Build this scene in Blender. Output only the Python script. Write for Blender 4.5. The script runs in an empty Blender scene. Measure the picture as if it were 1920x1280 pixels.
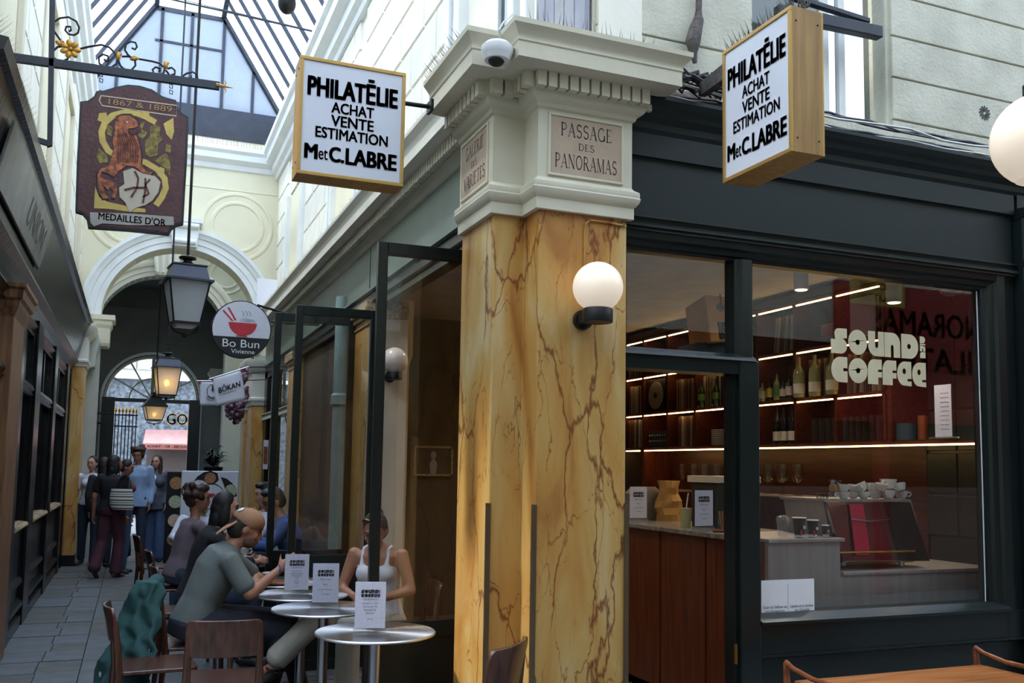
import bpy, bmesh, math, random
from mathutils import Vector, Matrix
PI = math.pi
C = bpy.context.scene.collection
rnd = random.Random(7)

# ------------------------------------------------------------------ camera
# x runs along the Passage des Panoramas (right), y along the Galerie des Varietes (away), z up, metres
F_PX, PPX, PPY, CAM_H = 1746.0, 960.0, 720.0, 1.58
def _ray(px, py): return Vector((px - PPX, -(py - PPY), -F_PX))
_y = _ray(250, 865).normalized()
_x = _ray(5300, 945); _x = (_x - _x.dot(_y) * _y).normalized()
_z = _x.cross(_y)
RW = Matrix((_x, _y, _z))
def pix(px, py): return RW @ _ray(px, py)
def on_x(px, py, X):
    d = pix(px, py); t = X / d.x; return Vector((X, d.y * t, CAM_H + d.z * t))
def on_y(px, py, Y):
    d = pix(px, py); t = Y / d.y; return Vector((d.x * t, Y, CAM_H + d.z * t))
def on_z(px, py, Z):
    d = pix(px, py); t = (Z - CAM_H) / d.z; return Vector((d.x * t, d.y * t, Z))
cam_d = bpy.data.cameras.new('camera'); cam = bpy.data.objects.new('camera', cam_d); C.objects.link(cam)
cam.matrix_world = Matrix.Translation((0, 0, CAM_H)) @ RW.to_4x4()
cam_d.sensor_width = 36; cam_d.lens = F_PX / 1920 * 36; cam_d.shift_y = (PPY - 640) / 1920
cam_d.clip_end = 200; cam_d.clip_start = .05
bpy.context.scene.camera = cam

# ------------------------------------------------------------------ sky, sun, exposure
W = bpy.data.worlds.new('sky'); bpy.context.scene.world = W; W.use_nodes = True
wn = W.node_tree.nodes; wl = W.node_tree.links
bg = wn['Background']; bg.inputs[0].default_value = (0.72, 0.83, 1.0, 1); bg.inputs[1].default_value = 5.0
sun_d = bpy.data.lights.new('sun', 'SUN'); sun_d.energy = 4.2; sun_d.angle = math.radians(3); sun_d.color = (1, .96, .88)
sun = bpy.data.objects.new('sun', sun_d); C.objects.link(sun)
sun.rotation_euler = Vector((-.455, .05, .89)).to_track_quat('Z', 'Y').to_euler()
S = bpy.context.scene
S.view_settings.view_transform = 'Standard'; S.view_settings.look = 'None'
S.view_settings.exposure = 0.24; S.view_settings.gamma = 1; S.view_settings.use_curve_mapping = False
S.cycles.max_bounces = 10; S.cycles.diffuse_bounces = 5; S.cycles.glossy_bounces = 4
S.cycles.transmission_bounces = 6; S.cycles.transparent_max_bounces = 16
S.cycles.sample_clamp_indirect = 6; S.cycles.caustics_reflective = False; S.cycles.caustics_refractive = False
S.cycles.use_denoising = True

# ------------------------------------------------------------------ materials
def lin(c):
    return tuple((v / 255 / 12.92 if v / 255 <= .04045 else ((v / 255 + .055) / 1.055) ** 2.4) for v in c)
def mat(name, rgb, rough=.6, metal=0, var=.06, vs=6, bump=.0, bs=40, emis=0, stretch=None, spec=None, coat=0, rgb2=None):
    """principled material whose colour wanders a little with a noise, plus a fine relief"""
    m = bpy.data.materials.new(name); m.use_nodes = True; n = m.node_tree.nodes; l = m.node_tree.links
    p = n['Principled BSDF']; p.inputs['Roughness'].default_value = rough; p.inputs['Metallic'].default_value = metal
    if spec is not None: p.inputs['Specular IOR Level'].default_value = spec
    if coat: p.inputs['Coat Weight'].default_value = coat; p.inputs['Coat Roughness'].default_value = .12
    c = lin(rgb); c2 = lin(rgb2) if rgb2 else tuple(v * (1 - var * 2.2) for v in c)
    tc = n.new('ShaderNodeTexCoord'); mp = n.new('ShaderNodeMapping'); l.new(tc.outputs['Object'], mp.inputs[0])
    if stretch: mp.inputs['Scale'].default_value = stretch
    nz = n.new('ShaderNodeTexNoise'); nz.inputs['Scale'].default_value = vs; nz.inputs['Detail'].default_value = 5
    l.new(mp.outputs[0], nz.inputs['Vector'])
    r = n.new('ShaderNodeValToRGB'); r.color_ramp.elements[0].position = .32; r.color_ramp.elements[1].position = .68
    r.color_ramp.elements[0].color = (*c2, 1); r.color_ramp.elements[1].color = (*(min(1, v * (1 + var)) for v in c), 1)
    l.new(nz.outputs['Fac'], r.inputs[0]); l.new(r.outputs[0], p.inputs['Base Color'])
    if bump:
        n2 = n.new('ShaderNodeTexNoise'); n2.inputs['Scale'].default_value = bs; n2.inputs['Detail'].default_value = 4
        l.new(mp.outputs[0], n2.inputs['Vector'])
        b = n.new('ShaderNodeBump'); b.inputs['Strength'].default_value = bump; b.inputs['Distance'].default_value = .01
        l.new(n2.outputs['Fac'], b.inputs['Height']); l.new(b.outputs[0], p.inputs['Normal'])
    if emis:
        p.inputs['Emission Color'].default_value = (*c, 1); p.inputs['Emission Strength'].default_value = emis
    return m
def glass_mat(name, tint=(.86, .9, .88), refl=1.0, rough=0.0, milk=0, white=1):
    """thin window pane: see-through with a mirror reflection by Fresnel; milk adds dust or frosting"""
    m = bpy.data.materials.new(name); m.use_nodes = True; n = m.node_tree.nodes; l = m.node_tree.links
    n.remove(n['Principled BSDF']); out = n['Material Output']
    t = n.new('ShaderNodeBsdfTransparent'); t.inputs[0].default_value = (*tint, 1)
    g = n.new('ShaderNodeBsdfGlossy'); g.inputs['Roughness'].default_value = rough
    fr = n.new('ShaderNodeFresnel'); ge = n.new('ShaderNodeNewGeometry'); io = n.new('ShaderNodeMapRange')
    io.inputs[3].default_value = 1.5; io.inputs[4].default_value = 1 / 1.5; l.new(ge.outputs['Backfacing'], io.inputs[0]); l.new(io.outputs[0], fr.inputs[0])
    mu = n.new('ShaderNodeMath'); mu.operation = 'MULTIPLY'; mu.inputs[1].default_value = refl; mu.use_clamp = True
    l.new(fr.outputs[0], mu.inputs[0])
    mx = n.new('ShaderNodeMixShader'); l.new(mu.outputs[0], mx.inputs[0]); l.new(g.outputs[0], mx.inputs[2])
    if milk:
        tr = n.new('ShaderNodeBsdfTranslucent'); tr.inputs[0].default_value = tuple(min(1, v * white) for v in (.78, .84, .92)) + (1,)
        df = n.new('ShaderNodeBsdfDiffuse'); df.inputs[0].default_value = tuple(min(1, v * white) for v in (.72, .77, .82)) + (1,)
        m1 = n.new('ShaderNodeMixShader'); m1.inputs[0].default_value = .35; l.new(tr.outputs[0], m1.inputs[1]); l.new(df.outputs[0], m1.inputs[2])
        m2 = n.new('ShaderNodeMixShader'); l.new(t.outputs[0], m2.inputs[1]); l.new(m1.outputs[0], m2.inputs[2])
        tc = n.new('ShaderNodeTexCoord'); wv = n.new('ShaderNodeTexNoise'); wv.inputs['Scale'].default_value = 2.2; wv.inputs['Detail'].default_value = 6
        l.new(tc.outputs['Object'], wv.inputs['Vector'])
        mr = n.new('ShaderNodeMapRange'); mr.inputs[1].default_value = .3; mr.inputs[2].default_value = .7
        mr.inputs[3].default_value = milk - .15; mr.inputs[4].default_value = milk + .15
        l.new(wv.outputs['Fac'], mr.inputs[0]); l.new(mr.outputs[0], m2.inputs[0]); l.new(m2.outputs[0], mx.inputs[1])
    else: l.new(t.outputs[0], mx.inputs[1])
    l.new(mx.outputs[0], out.inputs[0]); return m
def wood_mat(name, rgb, rgb2, rough=.35, axis='z', sc=1.0, coat=.0):
    st = {'x': (.6, 9, 9), 'y': (9, .6, 9), 'z': (9, 9, .6)}[axis]
    return mat(name, rgb, rough, var=.1, vs=4 * sc, stretch=st, rgb2=rgb2, bump=.12, bs=30, coat=coat)
def marble_mat():
    """painted yellow marble: ochre clouds crossed by branching brown veins, thick and hair-thin"""
    m = bpy.data.materials.new('painted_marble'); m.use_nodes = True; n = m.node_tree.nodes; l = m.node_tree.links
    p = n['Principled BSDF']; p.inputs['Roughness'].default_value = .4
    tc = n.new('ShaderNodeTexCoord'); mp = n.new('ShaderNodeMapping'); l.new(tc.outputs['Object'], mp.inputs[0])
    mp.inputs['Rotation'].default_value = (.1, -.62, .1); mp.inputs['Scale'].default_value = (1.35, 1.2, .42)
    w1 = n.new('ShaderNodeTexNoise'); w1.inputs['Scale'].default_value = 3.0; w1.inputs['Detail'].default_value = 5; w1.inputs['Roughness'].default_value = .55
    l.new(mp.outputs[0], w1.inputs['Vector'])
    sb = n.new('ShaderNodeVectorMath'); sb.operation = 'SUBTRACT'; sb.inputs[1].default_value = (.5, .5, .5); l.new(w1.outputs['Color'], sb.inputs[0])
    scl = n.new('ShaderNodeVectorMath'); scl.operation = 'SCALE'; scl.inputs['Scale'].default_value = .42; l.new(sb.outputs[0], scl.inputs[0])
    ad = n.new('ShaderNodeVectorMath'); ad.operation = 'ADD'; l.new(mp.outputs[0], ad.inputs[0]); l.new(scl.outputs[0], ad.inputs[1])
    cl = n.new('ShaderNodeTexNoise'); cl.inputs['Scale'].default_value = 2.6; cl.inputs['Detail'].default_value = 5; cl.inputs['Distortion'].default_value = 1.2
    l.new(mp.outputs[0], cl.inputs['Vector'])
    r = n.new('ShaderNodeValToRGB'); e = r.color_ramp.elements
    e[0].position = .28; e[0].color = (*lin((168, 112, 52)), 1); e[1].position = .72; e[1].color = (*lin((216, 190, 140)), 1)
    k = e.new(.42); k.color = (*lin((196, 144, 72)), 1); k = e.new(.56); k.color = (*lin((202, 162, 94)), 1)
    l.new(cl.outputs['Fac'], r.inputs[0])
    last = r.outputs[0]
    for sc, wd, col, st, msk in ((1.9, .018, (112, 54, 20), .95, .30), (3.4, .012, (132, 70, 26), .9, .40), (7.5, .012, (150, 90, 40), .6, .50)):
        v = n.new('ShaderNodeTexVoronoi'); v.feature = 'DISTANCE_TO_EDGE'; v.inputs['Scale'].default_value = sc; l.new(ad.outputs[0], v.inputs['Vector'])
        mr = n.new('ShaderNodeMapRange'); mr.inputs[1].default_value = 0; mr.inputs[2].default_value = wd; mr.inputs[3].default_value = st; mr.inputs[4].default_value = 0
        l.new(v.outputs['Distance'], mr.inputs[0])
        mk = n.new('ShaderNodeTexNoise'); mk.inputs['Scale'].default_value = sc * 1.3; mk.inputs['Detail'].default_value = 3; l.new(mp.outputs[0], mk.inputs['Vector'])
        ms = n.new('ShaderNodeMapRange'); ms.inputs[1].default_value = msk; ms.inputs[2].default_value = msk + .1; l.new(mk.outputs['Fac'], ms.inputs[0])
        mm = n.new('ShaderNodeMath'); mm.operation = 'MULTIPLY'; l.new(mr.outputs[0], mm.inputs[0]); l.new(ms.outputs[0], mm.inputs[1])
        mx = n.new('ShaderNodeMix'); mx.data_type = 'RGBA'; l.new(mm.outputs[0], mx.inputs['Factor']); l.new(last, mx.inputs['A']); mx.inputs['B'].default_value = (*lin(col), 1)
        last = mx.outputs['Result']
    l.new(last, p.inputs['Base Color']); return m
def stripe_mat(name, cols, axis=2, scale=10, rough=.8):
    m = bpy.data.materials.new(name); m.use_nodes = True; n = m.node_tree.nodes; l = m.node_tree.links
    p = n['Principled BSDF']; p.inputs['Roughness'].default_value = rough
    tc = n.new('ShaderNodeTexCoord'); sp = n.new('ShaderNodeSeparateXYZ'); l.new(tc.outputs['Object'], sp.inputs[0])
    mu = n.new('ShaderNodeMath'); mu.operation = 'MULTIPLY'; mu.inputs[1].default_value = scale; l.new(sp.outputs[axis], mu.inputs[0])
    fr = n.new('ShaderNodeMath'); fr.operation = 'FRACT'; l.new(mu.outputs[0], fr.inputs[0])
    r = n.new('ShaderNodeValToRGB'); r.color_ramp.interpolation = 'CONSTANT'; e = r.color_ramp.elements
    e[0].position = 0; e[0].color = (*lin(cols[0]), 1); e[1].position = 1 / len(cols); e[1].color = (*lin(cols[1]), 1)
    for i, c in enumerate(cols[2:], 2): k = e.new(i / len(cols)); k.color = (*lin(c), 1)
    l.new(fr.outputs[0], r.inputs[0]); l.new(r.outputs[0], p.inputs['Base Color']); return m
def brushed_mat():
    """spun steel: the polish runs in rings round the table's centre"""
    m = bpy.data.materials.new('spun_steel'); m.use_nodes = True; n = m.node_tree.nodes; l = m.node_tree.links
    p = n['Principled BSDF']; p.inputs['Base Color'].default_value = (.62, .63, .66, 1); p.inputs['Metallic'].default_value = 1
    p.inputs['Roughness'].default_value = .30; p.inputs['Anisotropic'].default_value = .85
    tg = n.new('ShaderNodeTangent'); tg.direction_type = 'RADIAL'; tg.axis = 'Z'; l.new(tg.outputs[0], p.inputs['Tangent']); return m

M = {}
M['marble'] = marble_mat()
M['cream'] = mat('cream_paint', (214, 207, 184), .55, var=.04, vs=3, bump=.15, bs=25)
M['cream_dirty'] = mat('weathered_cream_plaster', (205, 202, 184), .8, var=.07, vs=4, bump=.5, bs=45)
M['white_stone'] = mat('white_painted_stone', (232, 228, 214), .6, var=.03, vs=3, bump=.2, bs=30)
M['yellow_wall'] = mat('pale_yellow_plaster', (226, 219, 190), .75, var=.03, vs=1.5, bump=.2, bs=30)
M['white_mould'] = mat('white_painted_moulding', (226, 228, 226), .5, var=.03, vs=3, bump=.1)
M['grey_plaster'] = mat('grey_green_plaster', (176, 180, 170), .75, var=.04, vs=3, bump=.2)
M['vest'] = mat('dark_grey_vault_paint', (118, 122, 122), .7, var=.06, vs=2)
M['plaque'] = mat('beige_plaque', (186, 165, 142), .7, var=.04, vs=8, bump=.2)
M['letter'] = mat('dark_brown_lettering', (58, 36, 34), .6, var=.03)
M['green'] = mat('dark_green_gloss_paint', (20, 29, 28), .30, var=.05, vs=3, bump=.08, bs=18)
M['green_l'] = mat('dark_green_fascia_paint', (24, 33, 33), .45, spec=.35, var=.06, vs=2, bump=.12, bs=12)
M['fascia_pale'] = mat('pale_grey_green_paint', (116, 128, 117), .42, var=.05, vs=2, bump=.08)
M['lacquer'] = mat('black_lacquer', (15, 17, 20), .26, var=.2, vs=2, bump=.5, bs=8, stretch=(1, 3.5, .3), spec=.5)
M['brownwood'] = wood_mat('weathered_brown_wood', (150, 108, 72), (96, 62, 38), .45)
M['ledge'] = wood_mat('worn_oak_sill', (190, 165, 130), (120, 100, 76), .5, 'y')
M['walnut'] = wood_mat('walnut_chair', (92, 56, 41), (58, 34, 27), .26, 'z', coat=.3)
M['teak'] = wood_mat('teak_bench', (172, 108, 58), (132, 76, 38), .35, 'x')
M['teak2'] = wood_mat('teak_dark', (136, 76, 44), (100, 54, 32), .35, 'x')
M['mahog'] = wood_mat('mahogany_counter', (112, 54, 30), (78, 34, 18), .35, 'z', coat=.2)
M['shelfwood'] = wood_mat('dark_red_shelf_wood', (84, 40, 24), (56, 24, 15), .4, 'y')
M['paving'] = mat('grey_paving_stone', (104, 108, 113), .55, var=.12, vs=5, bump=.5, bs=28)
M['paving2'] = mat('brownish_paving_stone', (98, 98, 96), .58, var=.14, vs=5, bump=.5, bs=28)
M['joint'] = mat('dirty_joint', (56, 54, 52), .9)
M['steel'] = mat('brushed_steel_tube', (176, 178, 184), .28, 1, var=.02)
M['spun'] = brushed_mat()
M['panelsteel'] = mat('brushed_steel_sheet', (186, 178, 174), .45, .7, var=.05, vs=3, stretch=(9, 9, .5))
M['iron'] = mat('black_iron', (24, 25, 28), .45, .3, var=.1)
M['ironbar'] = mat('dark_grey_iron', (52, 56, 64), .5, .3, var=.1)
M['brass'] = mat('gilded_metal', (184, 138, 62), .4, .8, var=.1)
M['bronze'] = mat('bronze_strip', (128, 112, 88), .35, .8, var=.05)
M['gold_al'] = mat('gold_anodised_frame', (190, 152, 88), .36, .55, var=.05, vs=4)
M['goldwood'] = wood_mat('golden_veneer', (170, 132, 76), (146, 108, 58), .42)
M['opal'] = mat('white_acrylic_sign', (216, 218, 228), .3, var=.01)
M['goldpaint'] = mat('gold_letter_paint', (206, 168, 84), .5)
M['black'] = mat('black_paint', (16, 16, 18), .5)
M['white'] = mat('white_paint', (235, 235, 238), .5, var=.02)
M['paper'] = mat('menu_paper', (205, 206, 226), .6, var=.04, vs=60)
M['ink'] = mat('black_ink', (22, 22, 26), .6)
M['redprint'] = mat('red_print', (196, 40, 56), .5)
M['greyprint'] = mat('grey_print', (150, 154, 160), .5)
M['glass'] = glass_mat('window_glass', tint=(.955, .965, .96), refl=1.35)
M['clear'] = glass_mat('clear_glass', tint=(.93, .95, .95), refl=1.6)
M['oldglass'] = glass_mat('dark_shop_window', tint=(.55, .58, .6), refl=1.3)
M['roofglass'] = glass_mat('wired_roof_glass', tint=(.84, .91, 1), milk=.5, rough=.15, refl=.2)
M['hipglass'] = glass_mat('ribbed_end_glass', tint=(.5, .55, .65), milk=.85, rough=.15, refl=.1, white=.62)
M['frost'] = glass_mat('frosted_lantern_glass', tint=(.9, .9, .9), milk=.9, rough=.3, white=1.25)
M['acryl'] = glass_mat('clear_acrylic', tint=(.95, .96, .97), refl=1.5, milk=.16)
M['led'] = mat('warm_led_strip', (255, 206, 130), .5, emis=12, var=0)
M['lampglow'] = mat('lit_lamp_face', (255, 236, 200), .5, emis=4, var=0)
M['globe'] = mat('opal_globe', (255, 236, 214), .25, emis=.36, var=0)
M['globe_off'] = mat('opal_globe_dim', (240, 220, 205), .25, var=0)
M['bulb'] = mat('warm_bulb', (255, 190, 90), .5, emis=14, var=0)
M['cafe_wall'] = mat('dark_cafe_wall', (70, 58, 52), .7)
M['cafe_ceil'] = mat('grey_cafe_ceiling', (176, 170, 166), .8)
M['cafe_floor'] = mat('brown_cafe_floor', (96, 66, 48), .5)
M['beige'] = mat('beige_pier_paint', (212, 196, 172), .6, var=.03)
M['tile'] = mat('dark_green_tile', (48, 52, 50), .35, var=.1)
M['porcelain'] = mat('white_porcelain', (228, 222, 214), .25, var=.02)
M['cable'] = mat('grey_cable', (62, 62, 66), .6)
M['cablew'] = mat('white_cable', (200, 200, 198), .6)
M['spike'] = mat('steel_pigeon_spike', (74, 70, 64), .6)
M['trash'] = mat('brown_debris', (86, 76, 66), .9, var=.2, vs=30, bump=1)
M['rust'] = mat('old_lead_pipe', (84, 76, 72), .7, var=.2, vs=20, bump=1)
# ------------------------------------------------------------------ mesh builder
class B:
    def __init__(s): s.v = []; s.f = []; s.M = None
    def add(s, vs, fs):
        o = len(s.v)
        for p in vs:
            p = Vector(p)
            s.v.append(s.M @ p if s.M else p)
        s.f += [tuple(o + i for i in f) for f in fs]
    def box(s, x0, x1, y0, y1, z0, z1):
        s.add([(x0, y0, z0), (x1, y0, z0), (x1, y1, z0), (x0, y1, z0), (x0, y0, z1), (x1, y0, z1), (x1, y1, z1), (x0, y1, z1)],
              [(0, 3, 2, 1), (4, 5, 6, 7), (0, 1, 5, 4), (1, 2, 6, 5), (2, 3, 7, 6), (3, 0, 4, 7)]); return s
    def poly(s, pts): s.add(pts, [tuple(range(len(pts)))]); return s
    def slab(s, pts, d):
        """flat outline pushed by the vector d"""
        n = len(pts); d = Vector(d); q = [Vector(p) + d for p in pts]
        s.add([Vector(p) for p in pts] + q, [tuple(range(n - 1, -1, -1)), tuple(range(n, 2 * n))] + [(i, (i + 1) % n, n + (i + 1) % n, n + i) for i in range(n)]); return s
    def ext(s, prof, axis, a, b):
        """extrude a closed 2d outline: axis x -> (y,z), y -> (x,z), z -> (x,y)"""
        f = {'x': lambda p, t: (t, p[0], p[1]), 'y': lambda p, t: (p[0], t, p[1]), 'z': lambda p, t: (p[0], p[1], t)}[axis]
        n = len(prof)
        s.add([f(p, a) for p in prof] + [f(p, b) for p in prof],
              [tuple(range(n - 1, -1, -1)), tuple(range(n, 2 * n))] + [(i, (i + 1) % n, n + (i + 1) % n, n + i) for i in range(n)]); return s
    def tube(s, pts, r, n=8, closed=False, r2=None):
        pts = [Vector(p) for p in pts]; m = len(pts); rings = []
        up = None
        for i, p in enumerate(pts):
            if closed: t = (pts[(i + 1) % m] - pts[i - 1])
            else: t = pts[min(i + 1, m - 1)] - pts[max(i - 1, 0)]
            t = t.normalized() if t.length > 1e-9 else Vector((0, 0, 1))
            if up is None: up = t.orthogonal().normalized()
            else:
                up = up - t * up.dot(t); up = up.normalized() if up.length > 1e-6 else t.orthogonal().normalized()
            b = t.cross(up); rr = r if r2 is None else r + (r2 - r) * i / (m - 1)
            if isinstance(r, (list, tuple)): rr = r[i]
            rings.append([p + (up * math.cos(2 * PI * k / n) + b * math.sin(2 * PI * k / n)) * rr for k in range(n)])
        vs = [q for g in rings for q in g]; fs = []
        for i in range(m if closed else m - 1):
            j = (i + 1) % m
            for k in range(n): fs.append((i * n + k, i * n + (k + 1) % n, j * n + (k + 1) % n, j * n + k))
        if not closed: fs += [tuple(range(n - 1, -1, -1)), tuple(range((m - 1) * n, m * n))]
        s.add(vs, fs); return s
    def lathe(s, prof, c=(0, 0, 0), n=20, cap=True):
        vs = []; fs = []; m = len(prof)
        for r, z in prof: vs += [(c[0] + r * math.cos(2 * PI * k / n), c[1] + r * math.sin(2 * PI * k / n), c[2] + z) for k in range(n)]
        for i in range(m - 1):
            for k in range(n): fs.append((i * n + k, i * n + (k + 1) % n, (i + 1) * n + (k + 1) % n, (i + 1) * n + k))
        if cap: fs += [tuple(range(n - 1, -1, -1)), tuple(range((m - 1) * n, m * n))]
        s.add(vs, fs); return s
    def ell(s, c, r, rot=None, n=14, m=9):
        if not isinstance(r, (tuple, list)): r = (r, r, r)
        vs = []; fs = []; c = Vector(c)
        for i in range(m + 1):
            a = PI * i / m
            for k in range(n):
                b = 2 * PI * k / n; p = Vector((r[0] * math.sin(a) * math.cos(b), r[1] * math.sin(a) * math.sin(b), r[2] * math.cos(a)))
                vs.append(c + (rot @ p if rot else p))
        for i in range(m):
            for k in range(n): fs.append((i * n + k, (i + 1) * n + k, (i + 1) * n + (k + 1) % n, i * n + (k + 1) % n))
        s.add(vs, fs); return s
    def cap(s, p0, r0, p1, r1, n=12):
        """tapered limb with round ends"""
        p0 = Vector(p0); p1 = Vector(p1); d = p1 - p0
        if d.length < 1e-6: d = Vector((0, 0, 1e-4))
        t = d.normalized(); pts = []; rs = []
        for a in (-80, -50, -20): pts.append(p0 + t * r0 * math.sin(math.radians(a))); rs.append(r0 * math.cos(math.radians(a)))
        for a in (20, 50, 80): pts.append(p1 + t * r1 * math.sin(math.radians(a))); rs.append(r1 * math.cos(math.radians(a)))
        s.tube(pts, rs, n); return s
    def loft(s, rings, n=18):
        """rings: (centre, half-width vector, half-depth vector)"""
        vs = []; fs = []
        for c, a, b in rings:
            c, a, b = Vector(c), Vector(a), Vector(b)
            vs += [c + a * math.cos(2 * PI * k / n) + b * math.sin(2 * PI * k / n) for k in range(n)]
        m = len(rings)
        for i in range(m - 1):
            for k in range(n): fs.append((i * n + k, i * n + (k + 1) % n, (i + 1) * n + (k + 1) % n, (i + 1) * n + k))
        fs += [tuple(range(n - 1, -1, -1)), tuple(range((m - 1) * n, m * n))]
        s.add(vs, fs); return s
def mesh_of(name, b, m, smooth=True, ang=.6):
    me = bpy.data.meshes.new(name); me.from_pydata([tuple(p) for p in b.v], [], b.f)
    bm = bmesh.new(); bm.from_mesh(me); bmesh.ops.recalc_face_normals(bm, faces=bm.faces); bm.to_mesh(me); bm.free()
    if m: me.materials.append(m)
    if smooth:
        me.polygons.foreach_set('use_smooth', [True] * len(me.polygons)); me.set_sharp_from_angle(angle=ang)
    return me
def obj(name, b, m, parent=None, smooth=True, bevel=0, **kw):
    me = b if isinstance(b, bpy.types.Mesh) else mesh_of(name, b, m, smooth)
    o = bpy.data.objects.new(name, me); C.objects.link(o)
    if parent: o.parent = parent; o.matrix_parent_inverse = parent_inv(parent)
    if bevel:
        md = o.modifiers.new('bevel', 'BEVEL'); md.width = bevel; md.segments = 2; md.limit_method = 'ANGLE'
    for k, v in kw.items(): o[k] = v
    return o
def wm(o):
    """world matrix from the stored transforms (no scene update needed)"""
    m = Matrix.LocRotScale(o.location, o.rotation_euler, o.scale)
    return wm(o.parent) @ o.matrix_parent_inverse @ m if o.parent else m
def parent_inv(p): return wm(p).inverted()
def bx(*a): return B().box(*a)
def tag(o, label, cat, group=None, **kw):
    o['label'] = label; o['category'] = cat
    if group: o['group'] = group
    for k, v in kw.items(): o[k] = v
    return o
def thing(name, label, cat, loc=(0, 0, 0), group=None, rz=0):
    o = bpy.data.objects.new(name, None); o.empty_display_size = .1; C.objects.link(o)
    o.location = loc; o.rotation_euler = (0, 0, rz); return tag(o, label, cat, group)
def part(name, b, m, parent, smooth=True, bevel=0, **kw):
    """a part whose mesh is given in its thing's own (local) space"""
    me = b if isinstance(b, bpy.types.Mesh) else mesh_of(name, b, m, smooth)
    o = bpy.data.objects.new(name, me); C.objects.link(o); o.parent = parent
    if bevel:
        md = o.modifiers.new('bevel', 'BEVEL'); md.width = bevel; md.segments = 2; md.limit_method = 'ANGLE'
    for k, v in kw.items(): o[k] = v
    return o
def struct(name, b=None, m=None, loc=(0, 0, 0), **kw):
    if b is None:
        o = bpy.data.objects.new(name, None); C.objects.link(o); o.location = loc
    else: o = obj(name, b, m, **kw)
    o['kind'] = 'structure'; return o
def children(o): return [c for c in ALL_KIDS.get(o.name, [])]
def copy_tree(o, loc=None, rz=None, label=None, parent=None):
    c = o.copy(); C.objects.link(c)
    if parent is not None: c.parent = parent
    if loc is not None: c.location = loc
    if rz is not None: c.rotation_euler = (0, 0, rz)
    if label: c['label'] = label
    for ch in [q for q in KIDS(o)]: copy_tree(ch, parent=c)
    return c
def KIDS(o): return [q for q in bpy.data.objects if q.parent == o]

# ------------------------------------------------------------------ lettering
_tc = {}
def text_raw(body, bold=0.0):
    """outline text; bold words are thickened by shifted copies"""
    k = (body, bold)
    if k not in _tc:
        cu = bpy.data.curves.new('t', 'FONT'); cu.body = body; cu.size = 1; cu.resolution_u = 3
        o = bpy.data.objects.new('t', cu); C.objects.link(o)
        dg = bpy.context.evaluated_depsgraph_get(); me = bpy.data.meshes.new_from_object(o.evaluated_get(dg))
        vs = [v.co.copy() for v in me.vertices]; fs = [tuple(p.vertices) for p in me.polygons]
        bpy.data.objects.remove(o); bpy.data.curves.remove(cu); bpy.data.meshes.remove(me)
        if bold:
            n0 = len(vs); v0, f0 = list(vs), list(fs); vs, fs = [], []
            for q, (dx, dy) in enumerate(((-1, -.6), (1, -.6), (-1, .6), (1, .6), (0, 0), (-.4, 0), (.4, 0))):
                vs += [Vector((v.x + dx * bold, v.y + dy * bold, q * .0)) for v in v0]; fs += [tuple(i + q * n0 for i in f) for f in f0]
        x0 = min(v.x for v in vs); x1 = max(v.x for v in vs); y0 = min(v.y for v in vs); y1 = max(v.y for v in vs)
        _tc[k] = ([((v.x - x0) / (x1 - x0) - .5, (v.y - y0) / (y1 - y0) - .5) for v in vs], fs)
    return _tc[k]
def lettering(body, c, ux, uz, w, h, m, parent=None, bold=.0, name='lettering', raw=None):
    """flat print centred on c, w wide along ux and h high along uz"""
    vs, fs = raw if raw else text_raw(body, bold)
    c, ux, uz = Vector(c), Vector(ux).normalized(), Vector(uz).normalized()
    b = B(); b.add([c + ux * (x * w) + uz * (y * h) for x, y in vs], fs)
    me = bpy.data.meshes.new(name); me.from_pydata([tuple(p) for p in b.v], [], b.f); me.materials.append(m)
    o = bpy.data.objects.new(name, me); C.objects.link(o)
    if parent: o.parent = parent; o.matrix_parent_inverse = parent_inv(parent)
    return o
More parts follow.
